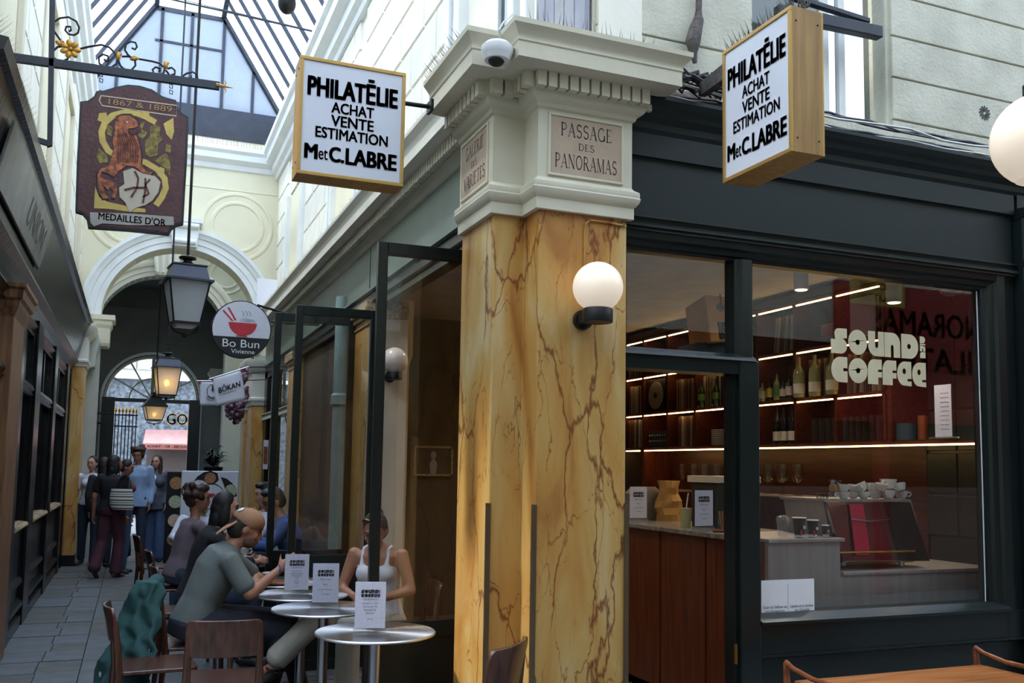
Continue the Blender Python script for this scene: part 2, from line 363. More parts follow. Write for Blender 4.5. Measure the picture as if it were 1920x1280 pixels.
# roman capitals drawn with thick and thin strokes and serifs
def _arc(cx, cy, rx, ry, a0, a1, n=12): return [(cx + rx * math.cos(math.radians(a0 + (a1 - a0) * i / n)), cy + ry * math.sin(math.radians(a0 + (a1 - a0) * i / n))) for i in range(n + 1)]
T, t = .13, .045
SER = {
 'A': (.85, [([(.08, 0), (.42, 1)], t), ([(.42, 1), (.76, 0)], T), ([(.2, .36), (.62, .36)], t)], [.08, .76], []),
 'C': (.8, [(_arc(.42, .5, .36, .5, 50, 310), .09)], [], []),
 'D': (.85, [([(.14, 0), (.14, 1)], T), ([(.14, .98)] + _arc(.35, .5, .42, .48, 80, -80) + [(.14, .02)], .08)], [.14], [.14]),
 'E': (.68, [([(.14, 0), (.14, 1)], T), ([(.14, .97), (.58, .97), (.58, .84)], t), ([(.14, .52), (.46, .52)], t), ([(.14, .03), (.62, .03), (.62, .18)], t)], [.14], [.14]),
 'G': (.88, [(_arc(.44, .5, .38, .5, 48, 345), .09), ([(.78, .02), (.78, .44)], T)], [], []),
 'I': (.32, [([(.16, 0), (.16, 1)], T)], [.16], [.16]),
 'L': (.66, [([(.14, 0), (.14, 1)], T), ([(.14, .03), (.6, .03), (.6, .2)], t)], [.14], [.14]),
 'M': (1.05, [([(.12, 0), (.14, 1)], t), ([(.14, 1), (.5, .05)], T), ([(.5, .05), (.88, 1)], t), ([(.88, 1), (.9, 0)], T)], [.12, .9], [.12, .9]),
 'N': (.9, [([(.12, 0), (.12, 1)], t), ([(.12, 1), (.76, 0)], T), ([(.76, 0), (.76, 1)], t)], [.12], [.12, .76]),
 'O': (.92, [(_arc(.46, .5, .38, .48, 0, 360, 24), .095)], [], []),
 'P': (.72, [([(.14, 0), (.14, 1)], T), ([(.14, .97)] + _arc(.32, .72, .3, .25, 85, -85) + [(.14, .47)], .075)], [.14], [.14]),
 'R': (.82, [([(.14, 0), (.14, 1)], T), ([(.14, .97)] + _arc(.32, .74, .28, .23, 85, -85) + [(.14, .5)], .07), ([(.36, .5), (.74, 0)], T)], [.14, .74], [.14]),
 'S': (.68, [(_arc(.34, .74, .24, .24, 25, 255, 10) + _arc(.34, .26, .26, .25, 80, -155, 10), .095)], [], []),
 'T': (.78, [([(.39, 0), (.39, 1)], T), ([(.06, .84), (.06, .97), (.72, .97), (.72, .84)], t)], [.39], []),
 'V': (.85, [([(.08, 1), (.42, 0)], T), ([(.42, 0), (.76, 1)], t)], [], [.08, .76]),
}
def serif_raw(word, sp=.1):
    vs, fs, x = [], [], 0
    def strip(pts, w):
        m = len(pts)
        for i in range(m - 1):
            a, b = Vector(pts[i]), Vector(pts[i + 1]); d = (b - a)
            if d.length < 1e-6: continue
            d.normalize(); nn = Vector((-d.y, d.x)) * w / 2; e = d * w * .18
            o = len(vs); vs.extend([a - e - nn, b + e - nn, b + e + nn, a - e + nn]); fs.append((o, o + 1, o + 2, o + 3))
    for ch in word:
        if ch == ' ': x += .5; continue
        wd, st, lo, hi = SER[ch]
        for pts, w in st: strip([(x + p[0], p[1]) for p in pts], w)
        for q in lo: strip([(x + q - .12, .02), (x + q + .12, .02)], .04)
        for q in hi: strip([(x + q - .12, .98), (x + q + .12, .98)], .04)
        x += wd + sp
    x0 = min(v.x for v in vs); x1 = max(v.x for v in vs)
    return [((v.x - x0) / (x1 - x0) - .5, v.y - .5) for v in vs], fs
# fat rounded display letters of the cafe's name, as outlines in a unit box
def logo_raw():
    P = []
    def A(cx, cy, rx, ry, a0, a1, n=10): return _arc(cx, cy, rx, ry, a0, a1, n)
    def put(pts, x, y, w, h): P.append([(x + p[0] * w, y + p[1] * h) for p in pts])
    def ring(x, y, w, h, out, hx, hy, hr):
        """solid outline with a small round counter, cut from the left so that it stays one outline"""
        hole = A(hx, hy, hr, hr, 180, -180, 14); i = min(range(len(out)), key=lambda k: abs(out[k][0] - 0) + abs(out[k][1] - hy) * 2)
        put(out[:i + 1] + hole + out[i:], x, y, w, h)
    s_ = [(0, 0), (.62, 0)] + A(.62, .3, .38, .3, -90, 60, 8) + [(.72, .60), (1, .62), (1, 1), (.6, 1)] + A(.5, .78, .28, .22, 90, 200, 6) + [(.27, .56), (0, .56)]
    o_ = A(.5, .5, .5, .5, 180, -180, 28)
    u_ = [(0, 1), (0, .4)] + A(.5, .42, .5, .42, 180, 270) + [(1, 0), (1, 1), (.62, 1), (.62, .42)] + A(.53, .42, .09, .09, 0, -180, 6) + [(.44, 1)]
    n_ = [(0, 0), (0, 1), (.5, 1)] + A(.5, .58, .5, .42, 90, 0) + [(1, 0), (.58, 0), (.58, .42)] + A(.49, .42, .09, .09, 0, 180, 6) + [(.40, 0)]
    d_ = [(0, .5), (0, 0), (.5, 0)] + A(.5, .5, .5, .5, -90, 90, 16) + [(0, 1)]
    c_ = A(.55, .5, .55, .5, 90, 270, 16) + [(1, 0), (1, .44), (.74, .44), (.74, .56), (1, .56), (1, 1)]
    f_ = [(0, 0), (0, .58)] + A(.42, .58, .42, .42, 180, 90) + [(1, 1), (1, .6), (.72, .6), (.72, .5), (1, .5), (1, .28), (.72, .28), (.72, 0)]
    e_ = A(.55, .5, .55, .5, 90, 250, 16) + [(1, 0), (1, .2), (.72, .2), (.72, .3), (1, .3), (1, 1)]
    g = .012; y1, y0, h = .53, 0, .47
    put(s_, 0, y1, .165, h); ring(.165 + g, y1, .195, h, o_, .5, .5, .11); put(u_, .372 + g, y1, .168, h); put(n_, .556, y1, .168, h)
    ring(.737, y1, .185, h, d_, .45, .5, .11)
    put(c_, 0, y0, .165, h); ring(.165 + g, y0, .195, h, o_, .5, .5, .11); put(f_, .375, y0, .148, h); put(f_, .53, y0, .148, h)
    ring(.685, y0, .155, h, e_, .5, .6, .12); ring(.848, y0, .152, h, e_, .5, .6, .12)
    put([(0, 0), (1, 0), (1, 1)] + A(.5, .6, .5, .4, 60, 180, 6), .94, .56, .06, .12)
    put(n_, .94, .69, .06, .11); put([(0, 0), (1, 0), (1, 1), (0, 1)], .94, .81, .06, .03)
    put(d_, .94, .85, .06, .13)
    vs, fs = [], []
    for q in P: o = len(vs); vs += [(x - .5, y - .5) for x, y in q]; fs.append(tuple(range(o, o + len(q))))
    return vs, fs
LOGO = logo_raw()
# ================================================================== SETTING
X0, X1, X2, Y0, Y1, YB = 1.576, 1.74, 2.216, 4.0, 4.175, 4.65     # the corner pier's L plan
GX = 1.72        # gallery shopfront plane
UX = 2.2         # upper wall of the gallery, right side
LX = -0.95       # left shopfront plane
YE = 17.0        # end wall of the gallery
# ---- ground
floor = struct('floor', bx(-6, 15, -3.2, 34, -.3, -.03), M['joint'])
def slab_row(xs, y0, y1, mats, g=.004):
    for a, b in zip(xs[:-1], xs[1:]):
        w, d = b - a - 2 * g, y1 - y0 - 2 * g; h = .026 + rnd.random() * .006
        o = obj('paving_slab', bx(-w / 2, w / 2, -d / 2, d / 2, -.03, h - .03), mats[rnd.randrange(len(mats))], None, smooth=False)
        o.parent = floor; o.location = ((a + b) / 2, (y0 + y1) / 2, 0); o.rotation_euler = ((rnd.random() - .5) * .003, (rnd.random() - .5) * .003, 0)
yy = 6.0
while yy < 21.5:
    dy = .34 + rnd.random() * .1
    for k in range(1): slab_row([-1.0, -.62 + rnd.random() * .08, -.3], yy, yy + dy, ['P2', 'P2'] and [M['paving2'], M['paving']])
    yy += dy
yy = 6.0; k = 0
while yy < 21.5:
    dy = .95 + rnd.random() * .3; off = .3 * (k % 2)
    slab_row([-.3, .55 + off, 1.72], yy, yy + dy, [M['paving'], M['paving'], M['paving2']]); yy += dy; k += 1
obj('paving_bed', bx(-6, 15, -3, 6.0, -.03, -.004), M['paving'], floor, smooth=False, kind='stuff')
obj('street_asphalt', bx(-6, 11, 21.6, 34, -.03, -.004), M['paving'], floor, smooth=False, kind='stuff')

# ---- corner pier: marble shaft, panelled capital, dentils and cornice
def outline(d, yb=YB): return [(X0 - d, yb), (X0 - d, Y1 - d), (X1 - d, Y1 - d), (X1 - d, Y0 - d), (X2 + d, Y0 - d), (X2 + d, 4.34)]
pier = struct('corner_pillar')
sh = B(); sh.ext(outline(0)[:5] + [(X2, YB)], 'z', 0, 2.82); part('shaft', sh, M['marble'], pier, smooth=False, bevel=.006)
def stack(prof, yb=YB):
    b = B()
    vs = []; n = 6
    for z, d in prof: vs += [(x, y, z) for x, y in outline(d, yb)]
    m = len(prof); fs = []
    for i in range(m - 1):
        for k in range(n): fs.append((i * n + k, i * n + (k + 1) % n, (i + 1) * n + (k + 1) % n, (i + 1) * n + k))
    fs += [tuple(range(n - 1, -1, -1)), tuple(range((m - 1) * n, m * n))]
    b.add(vs, fs); return b
part('necking', stack([(2.812, .0), (2.812, .026), (2.868, .026), (2.874, .034), (2.892, .046), (2.91, .051), (2.918, .046), (2.928, .048), (2.944, .046), (2.958, .026), (2.97, .018)]), M['cream'], pier)
part('frieze_block', stack([(2.965, .018), (3.315, .018)]), M['cream'], pier, smooth=False)
part('bed_moulding', stack([(3.305, .02), (3.312, .03), (3.33, .036), (3.344, .06), (3.352, .066), (3.374, .07), (3.376, .076), (3.452, .076)]), M['cream'], pier)
part('cornice', stack([(3.449, .05), (3.449, .135), (3.456, .19), (3.458, .197), (3.527, .197), (3.534, .203), (3.545, .2), (3.56, .205), (3.582, .222), (3.598, .236), (3.621, .238), (3.640, .05)]), M['cream'], pier)
def dentils(p, q, nrm, parent, z0=3.376, z1=3.449, d0=.07, d1=.117, pitch=.058, w=.044, m=None):
    p, q = Vector(p), Vector(q); L_ = (q - p).length; n = max(1, round(L_ / pitch)); u = (q - p).normalized()
    me = None
    for i in range(n):
        c = p + u * (i + .5) * L_ / n
        if me is None:
            a = u * w / 2; e = Vector(nrm) * (d1 - d0)
            b = B(); b.slab([(-a.x, -a.y, z0), (a.x, a.y, z0), (a.x, a.y, z1), (-a.x, -a.y, z1)], (e.x, e.y, 0)); me = mesh_of('dentil', b, m or M['cream'], False)
        o = bpy.data.objects.new('dentil', me); C.objects.link(o); o.parent = parent; o.location = (c.x + nrm[0] * d0, c.y + nrm[1] * d0, 0)
D = .07
dentils((X1 - D, Y0, 0), (X2 + D, Y0, 0), (0, -1), pier); dentils((X0, YB, 0), (X0, Y1 - D, 0), (-1, 0), pier)
dentils((X0 - D, Y1, 0), (X1 - D - .03, Y1, 0), (0, -1), pier, pitch=.07, w=.055); dentils((X1, Y1 - D - .02, 0), (X1, Y0 - D - .02, 0), (-1, 0), pier)
dentils((X2, Y0 - .05, 0), (X2, 4.3, 0), (1, 0), pier)
# plaques with raised rims
def plaque(c, u, w, h, nrm, words):
    c, u, nv = Vector(c), Vector(u), Vector(nrm); z = Vector((0, 0, 1))
    r = B()
    for s in (-1, 1):
        r.slab([c + u * (s * w / 2) - z * (h / 2 + .012), c + u * (s * (w / 2 + .012)) - z * (h / 2 + .012), c + u * (s * (w / 2 + .012)) + z * (h / 2 + .012), c + u * (s * w / 2) + z * (h / 2 + .012)], nv * .010)
        r.slab([c - u * w / 2 + z * s * h / 2, c + u * w / 2 + z * s * h / 2, c + u * w / 2 + z * s * (h / 2 + .012), c - u * w / 2 + z * s * (h / 2 + .012)], nv * .010)
    f = part('plaque_rim', r, M['cream'], pier, smooth=False, bevel=.002)
    b = B(); b.slab([c - u * w / 2 - z * h / 2, c + u * w / 2 - z * h / 2, c + u * w / 2 + z * h / 2, c - u * w / 2 + z * h / 2], nv * .004)
    p = part('name_plaque', b, M['plaque'], pier, smooth=False)
    for wd, ww, hh, dz in words: lettering('', c + nv * .0052 + z * dz, u, z, ww, hh, M['letter'], p, raw=serif_raw(wd))
plaque(((X1 + X2) / 2 + .0, Y0 - .018, 3.135), (1, 0, 0), .385, .285, (0, -1, 0), [('PASSAGE', .275, .066, .082), ('DES', .085, .034, .004), ('PANORAMAS', .335, .068, -.075)])
plaque((X0 - .018, (Y1 + YB) / 2 + .005, 3.135), (0, -1, 0), .385, .285, (-1, 0, 0), [('GALERIE', .27, .066, .082), ('DES', .085, .034, .004), ('VARIETES', .32, .068, -.075)])
for x, y in ((X0 - .004, Y1 - .006), (X1 - .006, Y0 - .006), (X2 + .004, Y0 - .006)):
    g = B(); s = 1 if x > 2 else -1
    g.box(x - .012, x + .012, y - .003, y + .002, 0, 1.41); g.box(x + s * .001, x + s * .006, y, y + .03, 0, 1.41) if s > 0 else g.box(x - .004, x + .001, y, y + .03, 0, 1.41)
    part('corner_guard', g, M['bronze'], pier, smooth=False)
cd = B(); yc = Y0 - .008
cd.tube([on_y(1096, 600, yc), on_y(1096, 432, yc), on_y(1098, 420, yc), on_y(1106, 413, yc), on_y(1140, 417, yc), on_y(1174, 424, yc)], .006, 8)
part('conduit', cd, M['marble'], pier)

# ---- cafe front on the Passage des Panoramas (faces the viewer)
cf = struct('wall_front_cafe')
def ex(name, prof, x0, x1, m=M['green'], par=cf, bevel=0): return part(name, B().ext(prof, 'x', x0, x1), m, par, smooth=False, bevel=bevel)
ex('fascia_board', [(4.34, 2.84), (4.06, 2.84), (4.06, 3.157), (4.05, 3.165), (4.035, 3.17), (4.035, 3.30), (4.34, 3.30)], X2, 4.93, M['green_l'])
ex('fascia_board', [(4.34, 2.84), (4.05, 2.84), (4.05, 3.157), (4.03, 3.17), (4.03, 3.30), (4.34, 3.30)], 4.95, 15, M['green_l'])
ex('crown_moulding', [(4.36, 3.29), (4.035, 3.29), (4.02, 3.31), (4.015, 3.34), (3.985, 3.365), (3.975, 3.39), (3.955, 3.41), (3.94, 3.44), (3.94, 3.46), (4.36, 3.475)], X2, 15, M['green_l'])
ex('architrave', [(4.2, 2.785), (4.035, 2.785), (4.035, 2.797), (4.015, 2.80), (4.015, 2.812), (4.04, 2.83), (4.035, 2.845), (4.025, 2.85), (4.025, 2.86), (4.2, 2.865)], X2, 4.93)
ex('head_rail', [(4.17, 2.695), (4.10, 2.695), (4.095, 2.71), (4.075, 2.715), (4.07, 2.74), (4.055, 2.75), (4.05, 2.79), (4.17, 2.79)], X2, 4.93)
part('post', B().ext([(2.912, 4.17), (2.912, 4.085), (2.925, 4.075), (2.94, 4.05), (3.0, 4.05), (3.012, 4.07), (3.03, 4.085), (3.036, 4.17)], 'z', 2.15, 2.70), M['green'], cf, smooth=False)
part('door_post', bx(2.912, 3.036, 4.04, 4.19, .0, 2.16), M['green'], cf, smooth=False, bevel=.006)
part('door_stop', bx(2.895, 2.915, 4.07, 4.15, .0, 2.09), M['green'], cf, smooth=False, bevel=.003)
ex('transom_bar', [(4.19, 2.085), (4.05, 2.085), (4.045, 2.15), (4.03, 2.155), (4.035, 2.17), (4.08, 2.195), (4.19, 2.2)], X2, 3.012)
part('jamb', bx(X2, 2.25, 4.06, 4.19, 0, 2.70), M['green'], cf, smooth=False)
part('window_jamb', B().ext([(4.70, 4.17), (4.70, 4.10), (4.725, 4.095), (4.735, 4.075), (4.775, 4.07), (4.785, 4.05), (4.84, 4.045), (4.85, 4.06), (4.93, 4.06), (4.93, 4.17)], 'z', .62, 2.80), M['green'], cf, smooth=False)
ex('window_sill', [(4.2, .79), (4.03, .79), (4.028, .806), (4.05, .818), (4.095, .84), (4.2, .84)], 3.036, 4.80)
ex('lower_rail', [(4.19, .64), (4.05, .64), (4.05, .79), (4.19, .79)], 3.036, 4.93)
ex('plinth_moulding', [(4.19, .615), (4.055, .615), (4.04, .625), (4.04, .638), (4.19, .65)], 3.036, 4.93)
ex('base_panel', [(4.19, 0), (4.075, 0), (4.075, .62), (4.19, .62)], 3.036, 4.93)
part('pilaster', B().ext([(4.945, 4.2), (4.945, 4.0), (4.955, 3.975), (5.40, 3.975), (5.41, 4.2)], 'z', .0, 3.2), M['green_l'], cf, smooth=False, bevel=.004)
ex('pilaster_cap', [(4.1, 3.14), (3.955, 3.15), (3.93, 3.175), (3.93, 3.20), (4.1, 3.215)], 4.94, 5.42, M['green_l'])
ex('pilaster_band', [(4.0, 2.835), (3.965, 2.835), (3.955, 2.86), (3.965, 2.875), (4.0, 2.88)], 4.945, 5.41, M['green_l'])
ex('pilaster_base', [(4.0, 0), (3.93, 0), (3.93, .42), (3.945, .44), (3.965, .5), (4.0, .5)], 4.93, 5.43, M['green_l'])
ex('shopfront_beyond', [(4.2, 0), (4.08, 0), (4.08, 2.84), (4.2, 2.84)], 5.41, 15, M['green'])
for i, (z, h) in enumerate(((.65, .05), (.42, .05))): part('hinge', bx(2.893, 2.903, 4.06, 4.075, z - h, z + h), M['brass'], cf, smooth=False)
win = struct('window_1', bx(3.034, 4.702, 4.128, 4.134, .83, 2.70), M['glass'], smooth=False)
bd = B().tube([(4.695, 4.12, .84), (4.697, 4.12, 1.6), (4.694, 4.12, 2.69)], .004, 6); part('putty_bead', bd, M['white'], win)
struct('window_2', bx(2.248, 2.914, 4.128, 4.134, 2.19, 2.70), M['glass'], smooth=False)

# upper wall of the passage with scored courses and a window
uw = struct('wall_upper_passage')
WX0, WX1, WZ = 3.24, 4.30, 3.735
part('backing', B().box(UX, WX0, 4.37, 4.6, 3.3, 7.5).box(WX1, 15, 4.37, 4.6, 3.3, 7.5).box(WX0, WX1, 4.37, 4.6, 3.3, WZ), M['cream_dirty'], uw, smooth=False)
z = 3.50; zs = [3.40, 3.785, 4.06, 4.33, 4.60, 4.88, 5.2, 5.6]
for a, b_ in zip(zs[:-1], zs[1:]):
    part('stone_course', bx(WX1, 15, 4.352, 4.375, a + .006, b_ - .006), M['cream_dirty'], uw, smooth=False, bevel=.004)
for a, b_ in zip([3.40, 3.985, 4.40, 4.8, 5.2], [3.985, 4.40, 4.8, 5.2, 5.6]):
    part('stone_course', bx(UX + .02, WX0 - .0, 4.352, 4.375, a + .006, b_ - .006), M['cream_dirty'], uw, smooth=False, bevel=.004)
part('stone_course', bx(WX0, WX1, 4.352, 4.375, 3.40, WZ - .01), M['cream_dirty'], uw, smooth=False, bevel=.004)
ro = B(); c = on_y(1846, 212, 4.351)
for rr in (.042, .03, .018):
    for k in range(12):
        a = 2 * PI * k / 12 + (rr == .03) * PI / 12; e = Vector((math.cos(a), 0, math.sin(a))); f = Vector((-e.z, 0, e.x)); q = c + e * rr; q.y = 4.3505
        w_ = rr * .17; ro.slab([q - e * .009, q - f * w_, q + e * .009, q + f * w_], (0, -.002, 0))
part('rosette_vent', ro, M['black'], uw, smooth=False)
rv = B()
wf = struct('window_3')
part('window_frame', B().box(WX0, WX0 + .03, 4.40, 4.56, WZ, 6).box(WX1 - .03, WX1, 4.38, 4.40, WZ, 6).box(WX0, WX1, 4.36, 4.56, WZ - .02, WZ + .012), M['cream_dirty'], wf, smooth=False)
part('sash', B().box(3.86, 3.93, 4.50, 4.53, WZ, 6).box(4.0, 4.05, 4.49, 4.53, WZ, 6).box(3.24, 3.28, 4.50, 4.53, WZ, 6), M['white_mould'], wf, smooth=False, bevel=.004)
part('pane', bx(3.28, 3.86, 4.513, 4.517, WZ, 6), M['oldglass'], wf, smooth=False); part('pane', bx(3.93, 4.27, 4.52, 4.524, WZ, 6), M['oldglass'], wf, smooth=False)
part('room_behind', bx(3.2, 4.3, 5.0, 5.05, 3.6, 6), M['grey_plaster'], wf, smooth=False)
p0 = on_y(1462, 6, 4.30); p1 = on_y(1656, 48, 4.30)
part('guard_bar', B().slab([p0, p1, p1 - Vector((0, 0, .075)), p0 - Vector((0, 0, .075))], (0, .06, 0)), M['ironbar'], wf, smooth=False, bevel=.006)
part('guard_bar', B().slab([p0 + Vector((0, 0, .09)), p1 + Vector((-.1, 0, .03)), p1 + Vector((-.1, 0, .0)), p0 + Vector((0, 0, .06))], (0, .04, 0)), M['ironbar'], wf, smooth=False, bevel=.004)

# ---- gallery side, right: shopfront, fascia, dentil cornice and upper wall
gr = struct('wall_right')
def gy(name, prof, y0, y1, m, par=gr, **k): return part(name, B().ext(prof, 'y', y0, y1), m, par, smooth=False, **k)
YF = 13.9
for a, b_ in ((YB, 7.38), (7.42, 10.6), (10.63, YF)): gy('fascia_board', [(GX, 3.0), (GX + .1, 3.0), (GX + .1, 3.40), (GX, 3.40)], a, b_, M['fascia_pale'])
gy('head_moulding', [(GX - .03, 2.975), (GX + .1, 2.96), (GX + .1, 3.02), (GX - .005, 3.01), (GX - .03, 2.995)], YB, YF, M['fascia_pale'])
gy('head_frame', [(GX + .03, 2.84), (GX + .12, 2.84), (GX + .12, 2.97), (GX - .0, 2.97), (GX - .0, 2.90), (GX + .03, 2.89)], YB, YF, M['green'])
zo = .03
gy('bed_moulding', [(GX, 3.355), (GX - .012, 3.36), (GX - .03, 3.385), (GX - .045, 3.40), (GX - .066, 3.404), (GX - .076, 3.48), (GX + .2, 3.48), (GX + .2, 3.36)], YB, YF, M['cream'])
gy('cornice', [(GX - .05, 3.479), (GX - .135, 3.479), (GX - .19, 3.486), (GX - .197, 3.488), (GX - .197, 3.557), (GX - .2, 3.575), (GX - .205, 3.59), (GX - .222, 3.612), (GX - .236, 3.628), (GX - .238, 3.651), (UX + .02, 3.69), (UX + .02, 3.479)], YB, YF, M['white_stone'])
dentils((GX, YF, 0), (GX, YB + .1, 0), (-1, 0), gr, 3.404, 3.478, .07, .117, pitch=.052, w=.036)
# bays
gy('bay_panel', [(GX + .03, 0), (GX + .08, 0), (GX + .08, .62), (GX + .03, .62)], 11.4, YF, M['green'])
# pier between the open bays
pr = struct('pier_pillar')
part('shaft', bx(GX - .02, GX + .3, 7.30, 7.86, 0, 2.76), M['marble'], pr, smooth=False, bevel=.005)
part('inner_face', bx(GX - .018, GX + .302, 7.285, 7.30, 0, 2.90), M['beige'], pr, smooth=False)
cp = B()
for z0_, z1_, d in ((2.70, 2.715, .01), (2.76, 2.80, .02), (2.80, 2.85, .045), (2.85, 2.90, .03)): cp.box(GX - .02 - d, GX + .3, 7.30 - d, 7.86 + d, z0_, z1_)
part('capital', cp, M['ledge'], pr, smooth=False, bevel=.004)
pr2 = struct('pier_pillar')
part('shaft', bx(GX - .02, GX + .3, 11.0, 11.5, 0, 2.76), M['marble'], pr2, smooth=False, bevel=.005)
cp = B()
for z0_, z1_, d in ((2.70, 2.715, .01), (2.76, 2.80, .02), (2.80, 2.90, .045)): cp.box(GX - .02 - d, GX + .3, 11 - d, 11.5 + d, z0_, z1_)
part('capital', cp, M['ledge'], pr2, smooth=False, bevel=.004)
# dark shopfront between the second pier and the far pilaster
sf = struct('shopfront_far')
part('frame', B().box(GX, GX + .06, 11.5, YF, 2.2, 2.3).box(GX, GX + .06, 11.5, 11.62, 0, 2.9).box(GX, GX + .06, 12.55, 12.67, 0, 2.9).box(GX, GX + .06, 13.6, YF, 0, 2.9).box(GX, GX + .06, 11.5, YF, 2.8, 2.9).box(GX - .01, GX + .06, 11.5, YF, .9, .98), M['lacquer'], sf, smooth=False, bevel=.004)
for a, b_ in ((11.62, 12.55), (12.67, 13.6)):
    part('pane', bx(GX + .03, GX + .034, a, b_, .98, 2.2), M['oldglass'], sf, smooth=False); part('pane', bx(GX + .03, GX + .034, a, b_, 2.3, 2.8), M['oldglass'], sf, smooth=False)
part('moulding', B().ext([(GX - .03, 2.2), (GX, 2.2), (GX, 2.3), (GX - .03, 2.28), (GX - .01, 2.25)], 'y', 11.5, YF), M['grey_plaster'], sf, smooth=False)
struct('wall_block_right', bx(2.6, 3.2, 9.35, 21.9, 0, 3.6), M['cafe_wall'], smooth=False)
part('shop_back', bx(GX + .8, GX + 1.25, 11.5, 14.5, 0, 3), M['cafe_wall'], sf, smooth=False)

def pilaster_far(x0, x1, y0, y1, zt=2.5, cap=True, face=-1):
    s = struct('marble_pilaster')
    part('shaft', bx(x0, x1, y0, y1, .15, zt), M['marble'], s, smooth=False, bevel=.006)
    part('base', bx(x0 - .01, x1 + .01, y0 - .012, y1, 0, .16), M['lacquer'], s, smooth=False)
    if cap:
        part('capital', stack_box(x0, x1, y0, y1, [(zt, .0), (zt, .02), (zt + .05, .03), (zt + .07, .05), (zt + .10, .05), (zt + .12, .02), (zt + .45, .02), (zt + .5, .06), (zt + .54, .09), (zt + .62, .13), (zt + .66, .13)]), M['white_stone'], s)
    return s
def stack_box(x0, x1, y0, y1, prof):
    b = B(); vs = []; fs = []
    for z, d in prof: vs += [(x0 - d, y0 - d, z), (x1 + d, y0 - d, z), (x1 + d, y1 + d, z), (x0 - d, y1 + d, z)]
    m = len(prof)
    for i in range(m - 1):
        for k in range(4): fs.append((i * 4 + k, i * 4 + (k + 1) % 4, (i + 1) * 4 + (k + 1) % 4, (i + 1) * 4 + k))
    fs += [(3, 2, 1, 0), tuple((m - 1) * 4 + k for k in range(4))]
    b.add(vs, fs); return b
pilaster_far(1.56, 1.74, 13.9, 14.5, 2.42)
pilaster_far(1.60, 1.80, 15.3, 15.7, 2.42)
pilaster_far(-.97, -.76, 15.66, 16.3, 3.02)
pilaster_far(-.97, -.80, 16.55, 16.98, 3.0)
part('dark_shopfront', B().box(1.72, 1.8, 14.5, 15.3, 0, 2.9).box(1.74, 1.82, 15.7, 17, 0, 2.9), M['lacquer'], gr, smooth=False)
for k in range(5): part('doorway_strip', bx(1.70, 1.72, 15.75 + k * .24, 15.80 + k * .24, 0, 2.6), M['grey_plaster'], gr, smooth=False)

# upper wall, right: rusticated blocks between window reveals
ur = struct('wall_upper_right')
part('backing', bx(UX + .03, UX + .3, 4.35, YE, 3.6, 7.3), M['white_stone'], ur, smooth=False)
blockm = {}
def block(par, x, y0, y1, z0, z1, side, m=M['white_stone']):
    k = (round(y1 - y0, 3), round(z1 - z0, 3), side)
    if k not in blockm:
        w, h = k[0] / 2 - .008, k[1] / 2 - .008; t_ = .03; e = .012
        b = B(); s = side
        b.add([(0, -w, -h), (0, w, -h), (0, w, h), (0, -w, h), (s * t_, -w + e, -h + e), (s * t_, w - e, -h + e), (s * t_, w - e, h - e), (s * t_, -w + e, h - e)],
              [(0, 1, 5, 4), (1, 2, 6, 5), (2, 3, 7, 6), (3, 0, 4, 7), (4, 5, 6, 7), (3, 2, 1, 0)])
        blockm[k] = mesh_of('stone_block', b, m, False)
    o = bpy.data.objects.new('stone_block', blockm[k]); C.objects.link(o); o.parent = par; o.location = (x, (y0 + y1) / 2, (z0 + z1) / 2)
def courses(par, x, y0, y1, z0, z1, side, ch=.42, bw=.75, m=M['white_stone']):
    nz = max(1, round((z1 - z0) / ch)); h = (z1 - z0) / nz
    for i in range(nz):
        n = max(1, round((y1 - y0) / bw)); w = (y1 - y0) / n
        if i % 2 and n > 1:
            edges = [y0] + [y0 + w * (k + .5) for k in range(n)] + [y1]
        else: edges = [y0 + w * k for k in range(n + 1)]
        for a, b_ in zip(edges[:-1], edges[1:]): block(par, x, a, b_, z0 + h * i, z0 + h * (i + 1), side, m)
wins = [(5.9, 6.5), (10.3, 11.6), (14.2, 15.4)]
for a, b_ in ((6.9, 10.0), (11.9, 13.9), (15.7, 16.9)): courses(ur, UX + .03, a, b_, 3.75, 6.72, -1)
for a, b_ in wins[1:]:
    courses(ur, UX + .03, a - .0, b_, 6.0, 6.72, -1)
    fr = B()
    for s, y in ((1, a), (-1, b_)):
        for j, (o_, d_) in enumerate(((-.28, -.05), (-.19, -.03), (-.10, -.045))): fr.box(UX + d_, UX + .2, y + s * o_ if s > 0 else y - s * 0 + .0 + .0 + (0 if j == 0 else .09 * j), (y + s * o_ + .08) if s > 0 else y + .08 + (.09 * j), 3.7, 6.0)
    part('window_surround', fr, M['white_mould'], ur, smooth=False, bevel=.006)
    part('recess', B().box(UX - .01, UX + .03, a, b_, 3.7, 4.3), M['white_stone'], ur, smooth=False)
    part('recess_panel', bx(UX + .018, UX + .035, a, b_, 4.3, 6.0), M['yellow_wall'], ur, smooth=False)  # pale yellow panel set in the window recess
pf = B()
for j, (a, d) in enumerate(((5.0, .0), (5.25, .03), (5.4, .06), (5.75, .03), (6.55, .05), (6.68, .02), (6.8, .05))): pf.box(UX - d, UX + .1, a, a + .10, 3.65, 7)
part('window_surround', pf, M['white_mould'], ur, smooth=False, bevel=.008)
part('window_glass', bx(UX - .002, UX + .03, 5.5, 5.75, 3.8, 7), M['oldglass'], ur, smooth=False)
for k in range(5):
    y = 4.36 + k * .135; part('shutter_board', bx(UX - .05, UX - .02, y, y + .125, 3.62, 6), mat('lilac_grey_board%d' % k, (146 + 5 * (k % 3), 147 + 5 * (k % 3), 160), .7, bump=.3), ur, smooth=False)
